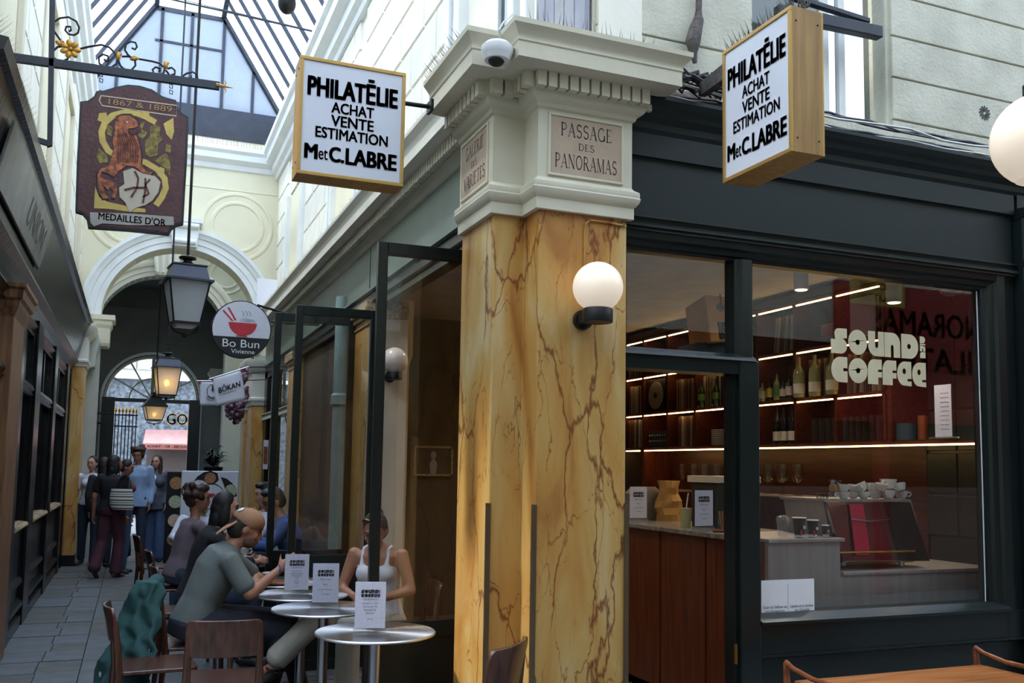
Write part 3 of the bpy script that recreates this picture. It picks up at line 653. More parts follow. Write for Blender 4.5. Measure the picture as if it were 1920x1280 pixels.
gy('eaves_cornice', [(UX + .1, 6.70), (UX - .04, 6.72), (UX - .06, 6.78), (UX - .12, 6.82), (UX - .13, 6.93), (UX - .24, 6.98), (UX - .25, 7.09), (UX - .30, 7.13), (UX - .31, 7.20), (UX + .3, 7.22), (UX + .3, 6.7)], 4.35, YE, M['white_mould'], ur)

# ---- left side
lf = struct('wall_left')
YL = 5.2
part('backing', bx(LX - .5, LX - .35, YL, YE, 0, 3.7), M['black'], lf, smooth=False)
def ly(name, prof, y0, y1, m, **k): return part(name, B().ext(prof, 'y', y0, y1), m, lf, smooth=False, **k)
ly('fascia_board', [(-1.0, 3.15), (-.87, 3.10), (-.74, 3.66), (-1.0, 3.70)], YL, 16.2, M['lacquer'])
ly('fascia_crown', [(-1.0, 3.62), (-.75, 3.64), (-.71, 3.655), (-.70, 3.69), (-.69, 3.72), (-1.0, 3.76)], YL, 16.25, M['lacquer'])
ly('fascia_base', [(-1.0, 3.02), (-.90, 3.03), (-.875, 3.06), (-.85, 3.09), (-.86, 3.13), (-1.0, 3.15)], YL, 16.2, M['lacquer'])
ly('shop_head', [(-1.2, 2.84), (-.96, 2.84), (-.93, 2.88), (-.95, 2.92), (-.93, 2.97), (-.9, 3.03), (-1.2, 3.03)], YL, 15.66, M['lacquer'])
posts = [(5.2, 5.75), (8.75, 9.15), (10.15, 10.75), (12.35, 12.85), (14.55, 15.05), (15.3, 15.66)]
for a, b_ in posts:
    part('shop_post', B().box(-1.2, LX, a, b_, 0, 3.05).box(LX, LX + .03, a + .05, b_ - .05, .0, 2.95), M['lacquer'], lf, smooth=False, bevel=.006)
br = struct('wood_pilaster')
part('shaft', bx(-1.2, LX + .06, 7.9, 8.62, 0, 2.70), M['brownwood'], br, smooth=False, bevel=.008)
part('capital', stack_box(-1.2, LX + .06, 7.9, 8.62, [(2.66, 0), (2.70, .015), (2.74, .03), (2.78, .035), (2.80, .055), (2.86, .06), (2.88, .08), (2.91, .08)]), M['brownwood'], br, smooth=False)
prev = 8.62
for (a, b_) in ((9.15, 10.15), (10.75, 12.35), (12.85, 14.55), (5.75, 7.9)):
    wdw = struct('window_%d' % (4 + (9.15, 10.75, 12.85, -1, 5.75).index(a)))
    part('sill', B().ext([(LX - .06, .955), (LX + .035, .945), (LX + .045, .965), (LX + .03, .99), (LX - .06, 1.0)], 'y', a, b_), M['ledge'], wdw, smooth=False, bevel=.003)
    part('pane', bx(LX - .05, LX - .044, a, b_, .99, 2.2), M['oldglass'], wdw, smooth=False)
    part('pane', bx(LX - .05, LX - .044, a, b_, 2.3, 2.85), M['oldglass'], wdw, smooth=False)
    part('transom', B().ext([(LX - .08, 2.19), (LX, 2.19), (LX + .02, 2.21), (LX, 2.23), (LX + .025, 2.26), (LX + .01, 2.30), (LX - .08, 2.31)], 'y', a, b_), M['lacquer'], wdw, smooth=False)
    part('mullion', bx(LX - .07, LX - .02, (a + b_) / 2 - .03, (a + b_) / 2 + .03, 2.3, 2.85), M['lacquer'], wdw, smooth=False)
    part('head', B().ext([(LX - .08, 2.78), (LX - .01, 2.78), (LX, 2.8), (LX - .02, 2.82), (LX + .01, 2.86), (LX - .08, 2.88)], 'y', a, b_), M['lacquer'], wdw, smooth=False)
    part('apron_panel', B().box(-1.1, LX - .02, a, b_, 0, .95), M['lacquer'], wdw, smooth=False)
    part('panel_moulding', B().ext([(LX - .02, .42), (LX + .02, .42), (LX + .01, .46), (LX - .02, .48)], 'y', a, b_).ext([(LX - .02, .2), (LX + .03, .2), (LX + .025, .24), (LX - .02, .27)], 'y', a, b_).ext([(LX - .02, 0), (LX + .02, 0), (LX + .02, .10), (LX - .02, .12)], 'y', a, b_), M['lacquer'], wdw, smooth=False)
part('shop_floor', bx(-3, -1.2, YL, YE, 0, .02), M['cafe_floor'], lf, smooth=False)
# hanging panel lettering on the left fascia
uu = Vector((0, 1, 0)); vv = Vector((.13, 0, .56)).normalized(); nn = Vector((.56, 0, -.13)).normalized()
sb = struct('fascia_signboard'); c = Vector((-.805, 7.35, 3.375)) + nn * .012
part('board', B().slab([c - uu * 1.35 - vv * .19, c + uu * 1.35 - vv * .19, c + uu * 1.35 + vv * .19, c - uu * 1.35 + vv * .19], nn * .02), mat('tarnished_sign_metal', (112, 112, 112), .35, .5, var=.15), sb, smooth=False, bevel=.004)
lettering('SALON UNION', c + nn * .022, uu, vv, 2.2, .20, mat('sign_engraving', (70, 60, 50), .5), sb) if False else lettering('UNION', c + nn * .022 + uu * .55, uu, vv, 1.1, .2, mat('sign_engraving', (66, 56, 46), .5), sb)
# upper left wall
ul = struct('wall_upper_left')
part('backing', bx(LX - .35, LX - .05, YL, YE, 3.6, 7.3), M['white_stone'], ul, smooth=False)
for a, b_ in ((YL, 6.6), (8.0, 9.4), (10.8, 12.2), (13.6, 15.0), (16.2, 17.0)): courses(ul, LX - .05, a, b_, 3.75, 6.7, 1, m=M['white_stone'], bw=.8)
for a in (6.6, 9.4, 12.2, 15.0):
    b_ = a + 1.4 if a < 15 else 16.2
    part('window_surround', B().box(LX - .05, LX + .0, a, a + .12, 3.7, 6.2).box(LX - .05, LX - .02, a + .12, a + .22, 3.7, 6.1).box(LX - .05, LX + .0, b_ - .12, b_, 3.7, 6.2).box(LX - .05, LX, a, b_, 6.2, 6.35), M['cream'], ul, smooth=False, bevel=.006)
    part('recess', bx(LX - .07, LX - .045, a + .2, b_ - .2, 3.7, 6.2), M['yellow_wall'], ul, smooth=False)
part('eaves_cornice', B().ext([(LX - .1, 6.70), (LX - .01, 6.72), (LX + .01, 6.78), (LX + .06, 6.82), (LX + .07, 6.93), (LX + .13, 6.98), (LX + .14, 7.09), (LX + .18, 7.13), (LX + .19, 7.20), (LX - .3, 7.22), (LX - .3, 6.7)], 'y', YL, YE), M['white_mould'], ul, smooth=False)

# ---- end wall with its great arch, the second arch and the vestibule
def arch_wall(name, y0, y1, xl, xr, zt, cx, cz, r, m, jl=None, jr=None):
    o_ = [(xl, 0), (xl, zt), (xr, zt), (xr, 0), (cx + r, 0), (cx + r, cz)] + [(cx + r * math.cos(a * PI / 28), cz + r * math.sin(a * PI / 28)) for a in range(1, 28)] + [(cx - r, cz), (cx - r, 0)]
    return struct(name, B().ext(o_, 'y', y0, y1), m, smooth=False)
def arch_ring(par, cx, cz, y, prof, m, a0=0, a1=180, name='archivolt', n=36):
    """prof: (radius, how far it stands out toward the viewer)"""
    b = B(); vs = []; fs = []; k = len(prof)
    for i in range(n + 1):
        a = math.radians(a0 + (a1 - a0) * i / n)
        for r, d in prof: vs.append((cx + r * math.cos(a), y - d, cz + r * math.sin(a)))
    for i in range(n):
        for j in range(k - 1): fs.append((i * k + j, i * k + j + 1, (i + 1) * k + j + 1, (i + 1) * k + j))
    b.add(vs, fs); return part(name, b, m, par)
w1 = arch_wall('wall_end', YE, YE + .5, -1.4, 2.7, 7.75, .64, 4.03, 1.27, M['yellow_wall'])
arch_ring(w1, .64, 4.03, YE, [(1.27, -.4), (1.27, .03), (1.36, .03), (1.37, .05), (1.47, .05), (1.48, .08), (1.54, .10), (1.56, .12), (1.62, .12), (1.63, 0)], M['white_mould'])
part('end_cornice', B().ext([(YE, 6.78), (YE - .04, 6.80), (YE - .06, 6.88), (YE - .16, 6.95), (YE - .17, 7.05), (YE - .22, 7.10), (YE - .22, 7.17), (YE, 7.2)], 'x', -1.1, 2.3), M['white_mould'], w1, smooth=False)
part('string_moulding', B().ext([(YE, 6.42), (YE - .012, 6.43), (YE - .012, 6.45), (YE, 6.46)], 'x', -1, 2.2), M['yellow_wall'], w1, smooth=False)
for cx in (1.52, -.28):
    for rr in (.60, .44): 
        arch_ring(w1, cx, 5.78 if cx > 0 else 5.75, YE, [(rr - .04, 0), (rr - .03, .015), (rr, .02), (rr + .025, .012), (rr + .035, 0)], M['yellow_wall'], 0, 360, 'roundel', 44)
ks = B(); ks.ext([(.44, 5.30), (.84, 5.30), (.88, 5.72), (.40, 5.72)], 'y', YE - .2, YE).box(.36, .92, YE - .24, YE, 5.72, 5.80).tube([(.46, YE - .22, 5.38), (.82, YE - .22, 5.38)], .05, 12).tube([(.42, YE - .22, 5.66), (.86, YE - .22, 5.66)], .05, 12)
part('keystone', ks, M['white_mould'], w1)
part('jamb_panel', B().box(-.95, -.615, YE - .02, YE + .52, 0, 3.5), M['grey_plaster'], w1, smooth=False); part('jamb_panel', B().box(1.90, 2.3, YE - .02, YE + .52, 0, 3.5), M['grey_plaster'], w1, smooth=False)
for s, x in ((1, -.63), (-1, 1.91)):
    part('impost', stack_box(x - .05 if s > 0 else x - .14, x + .14 if s > 0 else x + .05, YE - .05, YE + .4, [(3.5, 0), (3.55, .02), (3.8, .02), (3.86, .05), (3.92, .05), (3.94, .09), (4.02, .09)]), M['cream'], w1, smooth=False)
part('corbel', B().ext([(-.76, 3.62), (-.62, 3.62), (-.60, 3.5), (-.64, 3.3), (-.66, 3.1), (-.76, 3.05)], 'y', 16.4, 16.9), M['grey_plaster'], w1, smooth=False)
# light well between the two arches
struct('wall_well_left', bx(-1.4, -1.1, YE + .5, 19.3, 0, 8), M['grey_plaster'], smooth=False); struct('wall_well_right', bx(2.35, 2.7, YE + .5, 19.3, 0, 8), M['grey_plaster'], smooth=False)
w2 = arch_wall('wall_second_arch', 19.3, 19.7, -1.4, 2.7, 7.75, .40, 4.02, 1.2, M['grey_plaster'])
arch_ring(w2, .40, 4.02, 19.3, [(1.2, -.3), (1.2, .03), (1.28, .03), (1.29, .05), (1.38, .05), (1.39, .08), (1.45, .1), (1.5, .1), (1.51, 0)], M['white_mould'])
for cx in (1.55, -.78):
    for rr in (.38, .27): arch_ring(w2, cx, 5.35, 19.3, [(rr - .035, 0), (rr - .02, .015), (rr, .02), (rr + .02, .012), (rr + .03, 0)], M['grey_plaster'], 0, 360, 'roundel', 40)
part('well_cornice', B().ext([(19.3, 5.86), (19.27, 5.87), (19.25, 5.94), (19.14, 6.0), (19.12, 6.1), (19.3, 6.14)], 'x', -1.1, 2.4), M['white_mould'], w2, smooth=False)
ks = B(); ks.ext([(.22, 5.2), (.62, 5.2), (.70, 5.88), (.14, 5.88)], 'y', 19.1, 19.3)
for k in range(4): ks.tube([(.25 + k * .11, 19.08, 5.24), (.2 + k * .14, 19.08, 5.86)], .035, 8)
part('keystone', ks, M['white_mould'], w2)
# vestibule: dark vault, side walls, wall with the fanlight
YV = 22.0; FC = on_y(285, 749, YV); FR = 1.0
struct('ceiling', bx(-1.4, 2.7, 19.7, YV + .3, 5.4, 5.6), M['vest'], smooth=False)
vl = struct('wall_vestibule_left', bx(-1.4, -1.02, 19.7, YV, 0, 5.5), M['vest'], smooth=False); vr = struct('wall_vestibule_right', bx(1.95, 2.3, 19.7, YV, 0, 5.5), M['vest'], smooth=False)
w3 = arch_wall('wall_vestibule_end', YV, YV + .35, -1.4, 2.7, 5.6, FC.x, FC.z, FR, M['vest'])
arch_ring(w3, FC.x, FC.z, YV, [(FR, -.3), (FR, .02), (FR + .05, .03), (FR + .055, 0)], M['white_mould'])
part('jamb_trim', B().box(FC.x - FR - .05, FC.x - FR, YV - .02, YV, 0, FC.z).box(FC.x + FR, FC.x + FR + .05, YV - .02, YV, 0, FC.z), M['white_mould'], w3, smooth=False)
part('string_moulding', B().ext([(YV, 4.2), (YV - .02, 4.21), (YV - .02, 4.25), (YV, 4.26)], 'x', -1, 1.95).ext([(YV, 4.7), (YV - .08, 4.78), (YV - .1, 4.95), (YV, 4.95)], 'x', -1, 1.95), M['vest'], w3, smooth=False)
part('console', B().ext([(1.95, 2.9), (1.95, 3.6), (1.45, 3.6), (1.40, 3.5), (1.55, 3.3), (1.6, 3.1), (1.75, 2.95)], 'y', 20.9, 21.2), M['grey_plaster'], w3, smooth=False)
fl = struct('window_7', None); yb = YV + .12
mun = B()
for k in range(5):
    a = math.radians(30 * (k + 1)); r0 = .42 if k != 2 else 0
    if k == 2: mun.box(FC.x - .035, FC.x + .035, yb, yb + .05, FC.z, FC.z + FR)
    else: mun.tube([(FC.x + r0 * .0 + .05 * math.cos(a), yb + .02, FC.z + .05 * math.sin(a)), (FC.x + FR * math.cos(a), yb + .02, FC.z + FR * math.sin(a))], .02, 6)
mun.tube([(FC.x + .47 * math.cos(math.radians(a)), yb + .02, FC.z + .47 * math.sin(math.radians(a))) for a in range(0, 181, 9)], .02, 6)
mun.tube([(FC.x + .96 * math.cos(math.radians(a)), yb + .02, FC.z + .96 * math.sin(math.radians(a))) for a in range(0, 181, 9)], .045, 6)
part('muntins', mun, M['grey_plaster'], fl)
part('transom', bx(FC.x - FR, FC.x + FR, yb - .03, yb + .06, FC.z - .06, FC.z + .02), M['green'], fl, smooth=False)
dr = struct('door_1'); part('leaf', bx(FC.x - FR, FC.x - FR + .26, YV - .4, YV - .34, 0, FC.z), M['green'], dr, smooth=False, bevel=.01); part('leaf', bx(FC.x + FR - .24, FC.x + FR, YV - .4, YV - .34, 0, FC.z), M['green'], dr, smooth=False, bevel=.01)

# ---- glazed roof of the gallery
rf = struct('ceiling_glass_roof')
xl, xr, tl, tr, ze, zt = -1.06, 2.2, 0.0, 1.13, 7.88, 9.57
part('kerb', B().box(xl - .15, xl + .02, 2.5, YE, 7.2, 7.9).box(xr - .02, xr + .15, 4.35, YE, 7.2, 7.9), M['white_mould'], rf, smooth=False)
part('end_kerb', bx(xl, xr, YE - .02, YE + .15, 7.35, 7.9), M['ironbar'], rf, smooth=False)
pit = .62; n = int((YE - 3.5) / pit)
for sgn, xa, xb in ((-1, xl, tl), (1, xr, tr)):
    ang = math.atan2(zt - ze, abs(xb - xa)); ln = math.hypot(zt - ze, xb - xa)
    dirv = Vector((xb - xa, 0, zt - ze)).normalized(); up = Vector((-dirv.z * (-1 if sgn > 0 else 1), 0, abs(dirv.x)))
    me = mesh_of('glazing_bar', B().slab([Vector((0, -.018, 0)), Vector((0, .018, 0)), Vector((0, .018, 0)) + dirv * ln, Vector((0, -.018, 0)) + dirv * ln], up * .07), M['ironbar'], False)
    pm = mesh_of('roof_pane', B().poly([Vector((0, .02, 0)) + up * .05, Vector((0, pit - .02, 0)) + up * .05, Vector((0, pit - .02, 0)) + up * .05 + dirv * ln, Vector((0, .02, 0)) + up * .05 + dirv * ln]), M['roofglass'], False)
    for i in range(n + 1):
        y = YE - .03 - i * pit
        o = bpy.data.objects.new('glazing_bar', me); C.objects.link(o); o.parent = rf; o.location = (xa, y, ze)
        if i: o = bpy.data.objects.new('roof_pane', pm); C.objects.link(o); o.parent = rf; o.location = (xa, y, ze)
part('ridge_beam', B().box(tl - .04, tl + .04, 3.5, YE, zt, zt + .08).box(tr - .04, tr + .04, 3.5, YE, zt, zt + .08), M['ironbar'], rf, smooth=False)
part('ridge_pane', B().poly([(tl, 3.5, zt + .05), (tr, 3.5, zt + .05), (tr, YE, zt + .05), (tl, YE, zt + .05)]), M['roofglass'], rf, smooth=False)
def hipx(z): k = (z - ze) / (zt - ze); return xl + (tl - xl) * k, xr + (tr - xr) * k
for px, x in ((218, None), (299, None), (356, None), (417, None), (475, None)):
    x = on_y(px, 150, YE).x
    zt_ = zt if tl - .05 < x < tr + .05 else ze + (zt - ze) * ((x - xl) / (tl - xl) if x < tl else (xr - x) / (xr - tr))
    part('hip_bar', bx(x - .025, x + .025, YE, YE + .05, 7.5, zt_), M['ironbar'], rf, smooth=False)
part('hip_bar', B().box(tl, tr, YE, YE + .05, zt - .05, zt + .03).box(tl, tr, YE, YE + .04, 8.95, 8.99).slab([(xl, YE, ze - .04), (xl, YE, ze + .03), (tl, YE, zt + .03), (tl, YE, zt - .05)], (0, .05, 0)).slab([(xr, YE, ze - .04), (xr, YE, ze + .03), (tr, YE, zt + .03), (tr, YE, zt - .05)], (0, .05, 0)), M['ironbar'], rf, smooth=False)
part('hip_pane', B().slab([(xl, YE + .02, 7.9), (xr, YE + .02, 7.9), (tr, YE + .02, zt), (tl, YE + .02, zt)], (0, .006, 0)), M['hipglass'], rf, smooth=False)
tie = B(); a, b_ = Vector((xl, 12.2, 8.35)), Vector((xr, 12.2, 8.3))
a = on_y(150, -40, 12.2); b_ = on_y(600, 62, 12.2)
tie.tube([a, b_], .012, 6); tie.tube([a + Vector((0, 0, .06)), (a + b_) / 2 + Vector((0, 0, .02)), b_ + Vector((0, 0, .01))], .006, 5)
part('tie_rod', tie, M['ironbar'], rf)

# ---- glazed roof over the Passage des Panoramas, above the viewer
pr_ = struct('passage_glass_roof')
for k in range(20):
    x = -5 + k * 1.0
    if x < 15: part('glazing_bar', B().slab([(x - .03, -1.6, 7.6), (x + .03, -1.6, 7.6), (x + .03, 1.4, 9.0), (x - .03, 1.4, 9.0)], (0, 0, .09)).slab([(x - .03, 4.4, 7.6), (x + .03, 4.4, 7.6), (x + .03, 1.4, 9.0), (x - .03, 1.4, 9.0)], (0, 0, .09)), M['ironbar'], pr_, smooth=False)
M['dimming'] = glass_mat('dimming_roof_glass', tint=(.5, .53, .55), milk=.55, rough=.2, refl=.2)  # glass darkened to cut the daylight reaching the passage, roof out of view
part('roof_pane', B().poly([(-5, -1.6, 7.6), (15, -1.6, 7.6), (15, 1.4, 9.0), (-5, 1.4, 9.0)]), M['dimming'], pr_, smooth=False); part('roof_pane', B().poly([(-5, 4.4, 7.6), (15, 4.4, 7.6), (15, 1.4, 9.0), (-5, 1.4, 9.0)]), M['dimming'], pr_, smooth=False)
# ---- the opposite side of the passage, behind the viewer
ow = struct('wall_opposite')
part('wall', bx(-5, 15, -1.7, -1.5, 3.3, 7.5), M['cream_dirty'], ow, smooth=False); part('reflection_dimmer', bx(-5, 15, -1.68, -1.52, 2.4, 3.7), M['green_l'], ow, smooth=False)  # dark band added behind the viewer so the cafe glass reflects less
VY = 4.13 * 2 + 1.42; vx = lambda px, py: on_y(px, py, VY)
part('shopfront', bx(-5, 15, -1.66, -1.5, .0, 1.4), mat('pinkish_brown_shopfront', (150, 122, 112), .6), ow, smooth=False); part('shopfront', bx(-5, 15, -1.66, -1.5, 1.4, 2.5), M['lacquer'], ow, smooth=False)  # lower shopfront colour lightened so its reflection brightens the cafe window
RED = mat('dark_red_shop_fascia', (150, 34, 36), .45)
part('red_fascia', bx(vx(1572, 650).x, 15, -1.5, -1.42, vx(1760, 795).z, vx(1760, 545).z), RED, ow, smooth=False); part('red_post', bx(vx(1640, 650).x, vx(1662, 650).x, -1.5, -1.40, 0, 2.6), RED, ow, smooth=False)
for wd, py_, xr_, w_ in (('PANORAMAS', 612, 1885, vx(1890, 612).x - vx(1640, 600).x), ('PHILATELIE', 678, 1885, vx(1885, 678).x - vx(1620, 665).x)):
    lettering(wd, (vx(xr_, py_).x - w_ / 2, -1.415, vx(1780, py_).z), (-1, 0, 0), (0, 0, 1), w_, .34, M['black'], ow, bold=.02)
yv = 4.13 * 2 - .9; q0, q1 = on_y(1597, 517, yv), on_y(1697, 578, yv)
ysn = thing('yellow_hanging_sign', 'yellow stamp shop sign seen mirrored in the top of the cafe window', 'sign', ((q0.x + q1.x) / 2, .9, (q0.z + q1.z) / 2))
w_, h_ = (q1.x - q0.x) / 2, (q0.z - q1.z) / 2
part('board', bx(-w_, w_, -.03, .0, -h_, h_), mat('yellow_sign_paint', (214, 190, 96), .5), ysn, False, .004); part('rods', B().tube([(-w_ * .8, -.015, h_), (-w_ * .8, -.015, h_ + 4.5)], .008, 6).tube([(w_ * .8, -.015, h_), (w_ * .8, -.015, h_ + 4.5)], .008, 6), M['iron'], ysn)
for wd, z_ in (('PANORAMAS', .45), ('PHILATELIE', -.4)): lettering(wd, ysn.location + Vector((0, .003, z_ * h_)), (-1, 0, 0), (0, 0, 1), w_ * 1.4, h_ * .5, M['black'], ysn, bold=.02)
struct('wall_passage_west', bx(-5.2, -5, -1.7, 5.2, 0, 7.5), M['cream_dirty'], smooth=False)
struct('wall_passage_left', bx(-5, LX - .24, 5.2, 5.4, 0, 7.5), M['cream_dirty'], smooth=False)
struct('wall_passage_east', bx(15, 15.2, -1.7, 4.6, 0, 7.5), M['cream_dirty'], smooth=False)

# ---- the street beyond
st = struct('street_house')
gran = mat('grey_speckled_granite', (112, 120, 126), .5, rgb2=(40, 48, 54), vs=9)
stc_ = mat('muted_cream_stone', (168, 164, 152), .7)  # even cream, toned down because the open street rendered too bright
YS = 29.0
part('granite_front', bx(-5, 7, YS, YS + .5, 0, 4.0), gran, st, smooth=False)
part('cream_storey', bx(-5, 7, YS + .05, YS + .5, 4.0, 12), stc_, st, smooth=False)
part('ledge', bx(-5, 7, YS - .25, YS + .1, 3.95, 4.15), M['white_mould'], st, smooth=False)
part('granite_pier', bx(-2.2, -.75, YS - .1, YS, 3.0, 12), gran, st, smooth=False)
for x in (-.3, .22, 1.6, 2.12):
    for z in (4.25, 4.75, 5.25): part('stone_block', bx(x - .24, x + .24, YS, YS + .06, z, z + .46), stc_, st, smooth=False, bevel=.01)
wfm = part('house_window', bx(.75, 1.3, YS + .0, YS + .06, 4.3, 6.2), M['white_mould'], st, smooth=False); part('window_glass', bx(.8, 1.25, YS - .01, YS, 4.4, 6.1), M['oldglass'], wfm, smooth=False)
p = on_y(340, 786, YS - .02); lettering('GOLD', (p.x + .12, YS - .02, p.z), (1, 0, 0), (0, 0, 1), 1.05, .33, M['goldpaint'], st, bold=.02)
sw = part('shop_window', bx(.35, 2.6, YS - .05, YS, .4, 2.3), M['cafe_wall'], st, smooth=False)
# ================================================================== THINGS
UXV, UYV, UZV = Vector((1, 0, 0)), Vector((0, 1, 0)), Vector((0, 0, 1))
# ---- open window leaves of the cafe (perpendicular to the shopfront)
def leaf(label, x0, x1, y, ztop, zg, st=.055, tr_=.07):
    g = thing('folding_window_leaf', label, 'window leaf', (x1, y, 0), 'open leaves of the cafe front')
    w = x1 - x0; t_ = .045
    part('stile', bx(-w, -w + st, -t_ / 2, t_ / 2, .04, ztop), M['green'], g, False, .004)
    part('stile', bx(-st, 0, -t_ / 2, t_ / 2, .04, ztop), M['green'], g, False, .004)
    part('top_rail', bx(-w + st, -st, -t_ / 2, t_ / 2, ztop - tr_, ztop), M['green'], g, False, .003)
    part('bottom_rail', bx(-w + st, -st, -t_ / 2, t_ / 2, .04, .12), M['green'], g, False, .003); part('middle_rail', bx(-w + st, -st, -t_ / 2, t_ / 2, zg - .09, zg), M['green'], g, False, .003)
    part('lower_panel', bx(-w + st, -st, -.012, .012, .12, zg - .09), M['green'], g, False)
    part('pane', bx(-w + st, -st, -.003, .003, zg, ztop - tr_), M['glass'], g, False)
    return g
leaf('dark green glazed leaf nearest the marble corner pillar, its lower panel behind the front table', 1.21, 1.78, 5.03, 2.825, .735)
leaf('dark green glazed leaf swung out before the slim marble pier with the small capital', 1.105, 1.745, 7.2, 2.80, .895)
leaf('narrow-looking dark green glazed leaf folded behind another, beside the round noodle sign', 1.03, 1.70, 7.82, 2.83, .88)

# ---- illuminated stamp-shop boxes
def sign_box(label, M4, w, h, d):
    """face looks along local -y; w along x, h along z, d behind"""
    g = thing('hanging_sign_box', label, 'sign', group='twin stamp dealer light boxes'); g.matrix_world = M4
    e = .018
    cs = B()
    cs.box(-w / 2, w / 2, .012, d - .012, -h / 2, h / 2)
    part('case', cs, M['goldwood'], g, False, .002)
    fr = B()
    for y0, y1 in ((0, .012), (d - .012, d)):
        fr.box(-w / 2, w / 2, y0, y1, h / 2 - e, h / 2).box(-w / 2, w / 2, y0, y1, -h / 2, -h / 2 + e).box(-w / 2, -w / 2 + e, y0, y1, -h / 2 + e, h / 2 - e).box(w / 2 - e, w / 2, y0, y1, -h / 2 + e, h / 2 - e)
    part('frame', fr, M['gold_al'], g, False, .002)
    fc = part('face', bx(-w / 2 + e, w / 2 - e, .006, d - .006, -h / 2 + e, h / 2 - e), M['opal'], g, False)
    k = h / .62; kw = (w - 2 * e) / .485
    for wd, z_, ww, hh, bo in (('PHILATĒLIE', .175, .445, .13, .05), ('ACHAT', .062, .21, .056, .026), ('VENTE', -.008, .21, .056, .026), ('ESTIMATION', -.078, .355, .056, .026)):
        vs, fs = text_raw(wd, bo); me = bpy.data.meshes.new('lettering')
        me.from_pydata([(x * ww * kw, .004, z_ * k + y * hh) for x, y in vs], [], fs); me.materials.append(M['ink'])
        o = bpy.data.objects.new('lettering', me); C.objects.link(o); o.parent = fc
    for wd, x_, ww, hh, bo, z_ in (('M', -.195, .065, .076, .05, -.185), ('et', -.137, .045, .052, .012, -.195), ('C.', -.072, .075, .078, .045, -.187), ('LABRE', .098, .255, .084, .045, -.187)):
        vs, fs = text_raw(wd, bo); me = bpy.data.meshes.new('lettering')
        me.from_pydata([((x_ + x * ww) * kw, .004, z_ * k + y * hh) for x, y in vs], [], fs); me.materials.append(M['ink'])
        o = bpy.data.objects.new('lettering', me); C.objects.link(o); o.parent = fc
    sc = B()
    for x in (-w / 2 - .0012, w / 2 + .0012):
        for y in (.03, d - .03):
            for z_ in (-h / 2 + .06, h / 2 - .06): sc.ell((x, y, z_), .004, n=6, m=4)
    part('screws', sc, M['iron'], g)
    return g
a = on_y(564, 102, 4.45); b_ = on_y(756, 350, 4.45)
w = b_.x - a.x; h = a.z - b_.z
s1 = sign_box('gold framed box sign on the gallery side, hung left of the pillar capital', Matrix.Translation(((a.x + b_.x) / 2, 4.45, (a.z + b_.z) / 2)), w, h, .15)
part('bracket_arm', B().tube([(w / 2, .07, h * .28), (w / 2 + .17, .09, h * .30)], .012, 8).box(w / 2 + .15, w / 2 + .165, .05, .13, h * .25, h * .35), M['iron'], s1)
SX = 2.42
a = on_x(1355, 97, SX); b_ = on_x(1483, 300, SX); w2_ = abs(b_.y - a.y) + .01; cy = (a.y + b_.y) / 2
Z2 = (on_x(1355, 97, SX).z + on_x(1348, 347, SX).z) / 2; h2_ = on_x(1355, 97, SX).z - on_x(1348, 347, SX).z
s2 = sign_box('gold framed box sign hung above the cafe doorway, right of the pillar capital', Matrix.Translation((SX, cy, Z2)) @ Matrix.Rotation(-PI / 2, 4, 'Z'), w2_, h2_, .17)
a0, a1 = on_x(1357, 118, SX + .07), on_x(1357, 148, SX + .07); b0, b1 = on_y(1308, 158, 4.02), on_y(1310, 180, 4.02)
obj('bracket_arm', B().slab([a0, a1, b1, b0], (.04, 0, 0)), M['rust'], s2, smooth=False)

# ---- wrought-iron bracket and carved house sign
by = 7.0
hb = thing('wrought_iron_sign_bracket', 'black wrought-iron bracket with gilded leaves above the maroon carved sign', 'bracket', (LX, by, 4.33))
def P7(px, py): return on_y(px, py, by) - Vector((LX, by, 4.33))
q0, q1 = P7(0, 103), P7(412, 160)
part('beam', B().slab([q0 - UZV * .03, q1 - UZV * .03, q1 + UZV * .03, q0 + UZV * .03], (0, .035, 0)), M['ironbar'], hb, False, .003)
part('post', B().slab([P7(88, 275), P7(98, 275 - 3), P7(104, -20), P7(93, -20)], (0, .035, 0)), M['ironbar'], hb, False, .003)
part('foot_bar', B().slab([P7(56, 262), P7(88, 272), P7(88, 262), P7(56, 252)], (0, .03, 0)), M['ironbar'], hb, False)
def spiral(cx, cy, r0, a0, turns, sgn=1, n=26, end=.18): return [(cx + r0 * (1 - (1 - end) * i / n) * math.cos(a0 + sgn * turns * 2 * PI * i / n), cy + r0 * (1 - (1 - end) * i / n) * math.sin(a0 + sgn * turns * 2 * PI * i / n)) for i in range(n + 1)]
def scr(pts, r=.0075, taper=None): return B().tube([P7(*p) + Vector((0, .017, 0)) for p in pts], r, 6, r2=taper)
part('scroll', scr([(128, 86), (112, 72), (100, 55), (100, 40), (112, 32), (128, 30), (143, 38), (148, 50), (146, 60), (138, 64), (128, 62), (122, 55), (124, 48), (132, 48), (133, 55), (129, 57)]), M['iron'], hb)
part('scroll', scr([(122, 85), (108, 86), (98, 95), (98, 104), (108, 112), (118, 113), (128, 108)]), M['iron'], hb)
part('scroll', scr([(145, 91), (165, 86), (190, 82), (205, 87), (215, 97), (221, 108), (218, 118), (208, 125), (196, 125), (186, 117), (185, 106), (193, 100), (202, 103), (204, 111), (199, 114), (195, 109)]), M['iron'], hb)
part('scroll', scr([(221, 110), (226, 122), (236, 130), (246, 130), (254, 121), (253, 110)]), M['iron'], hb)
part('scroll', scr([(249, 109), (240, 101), (234, 92), (236, 81), (245, 76), (254, 78), (257, 86), (253, 91), (247, 88)]), M['iron'], hb)
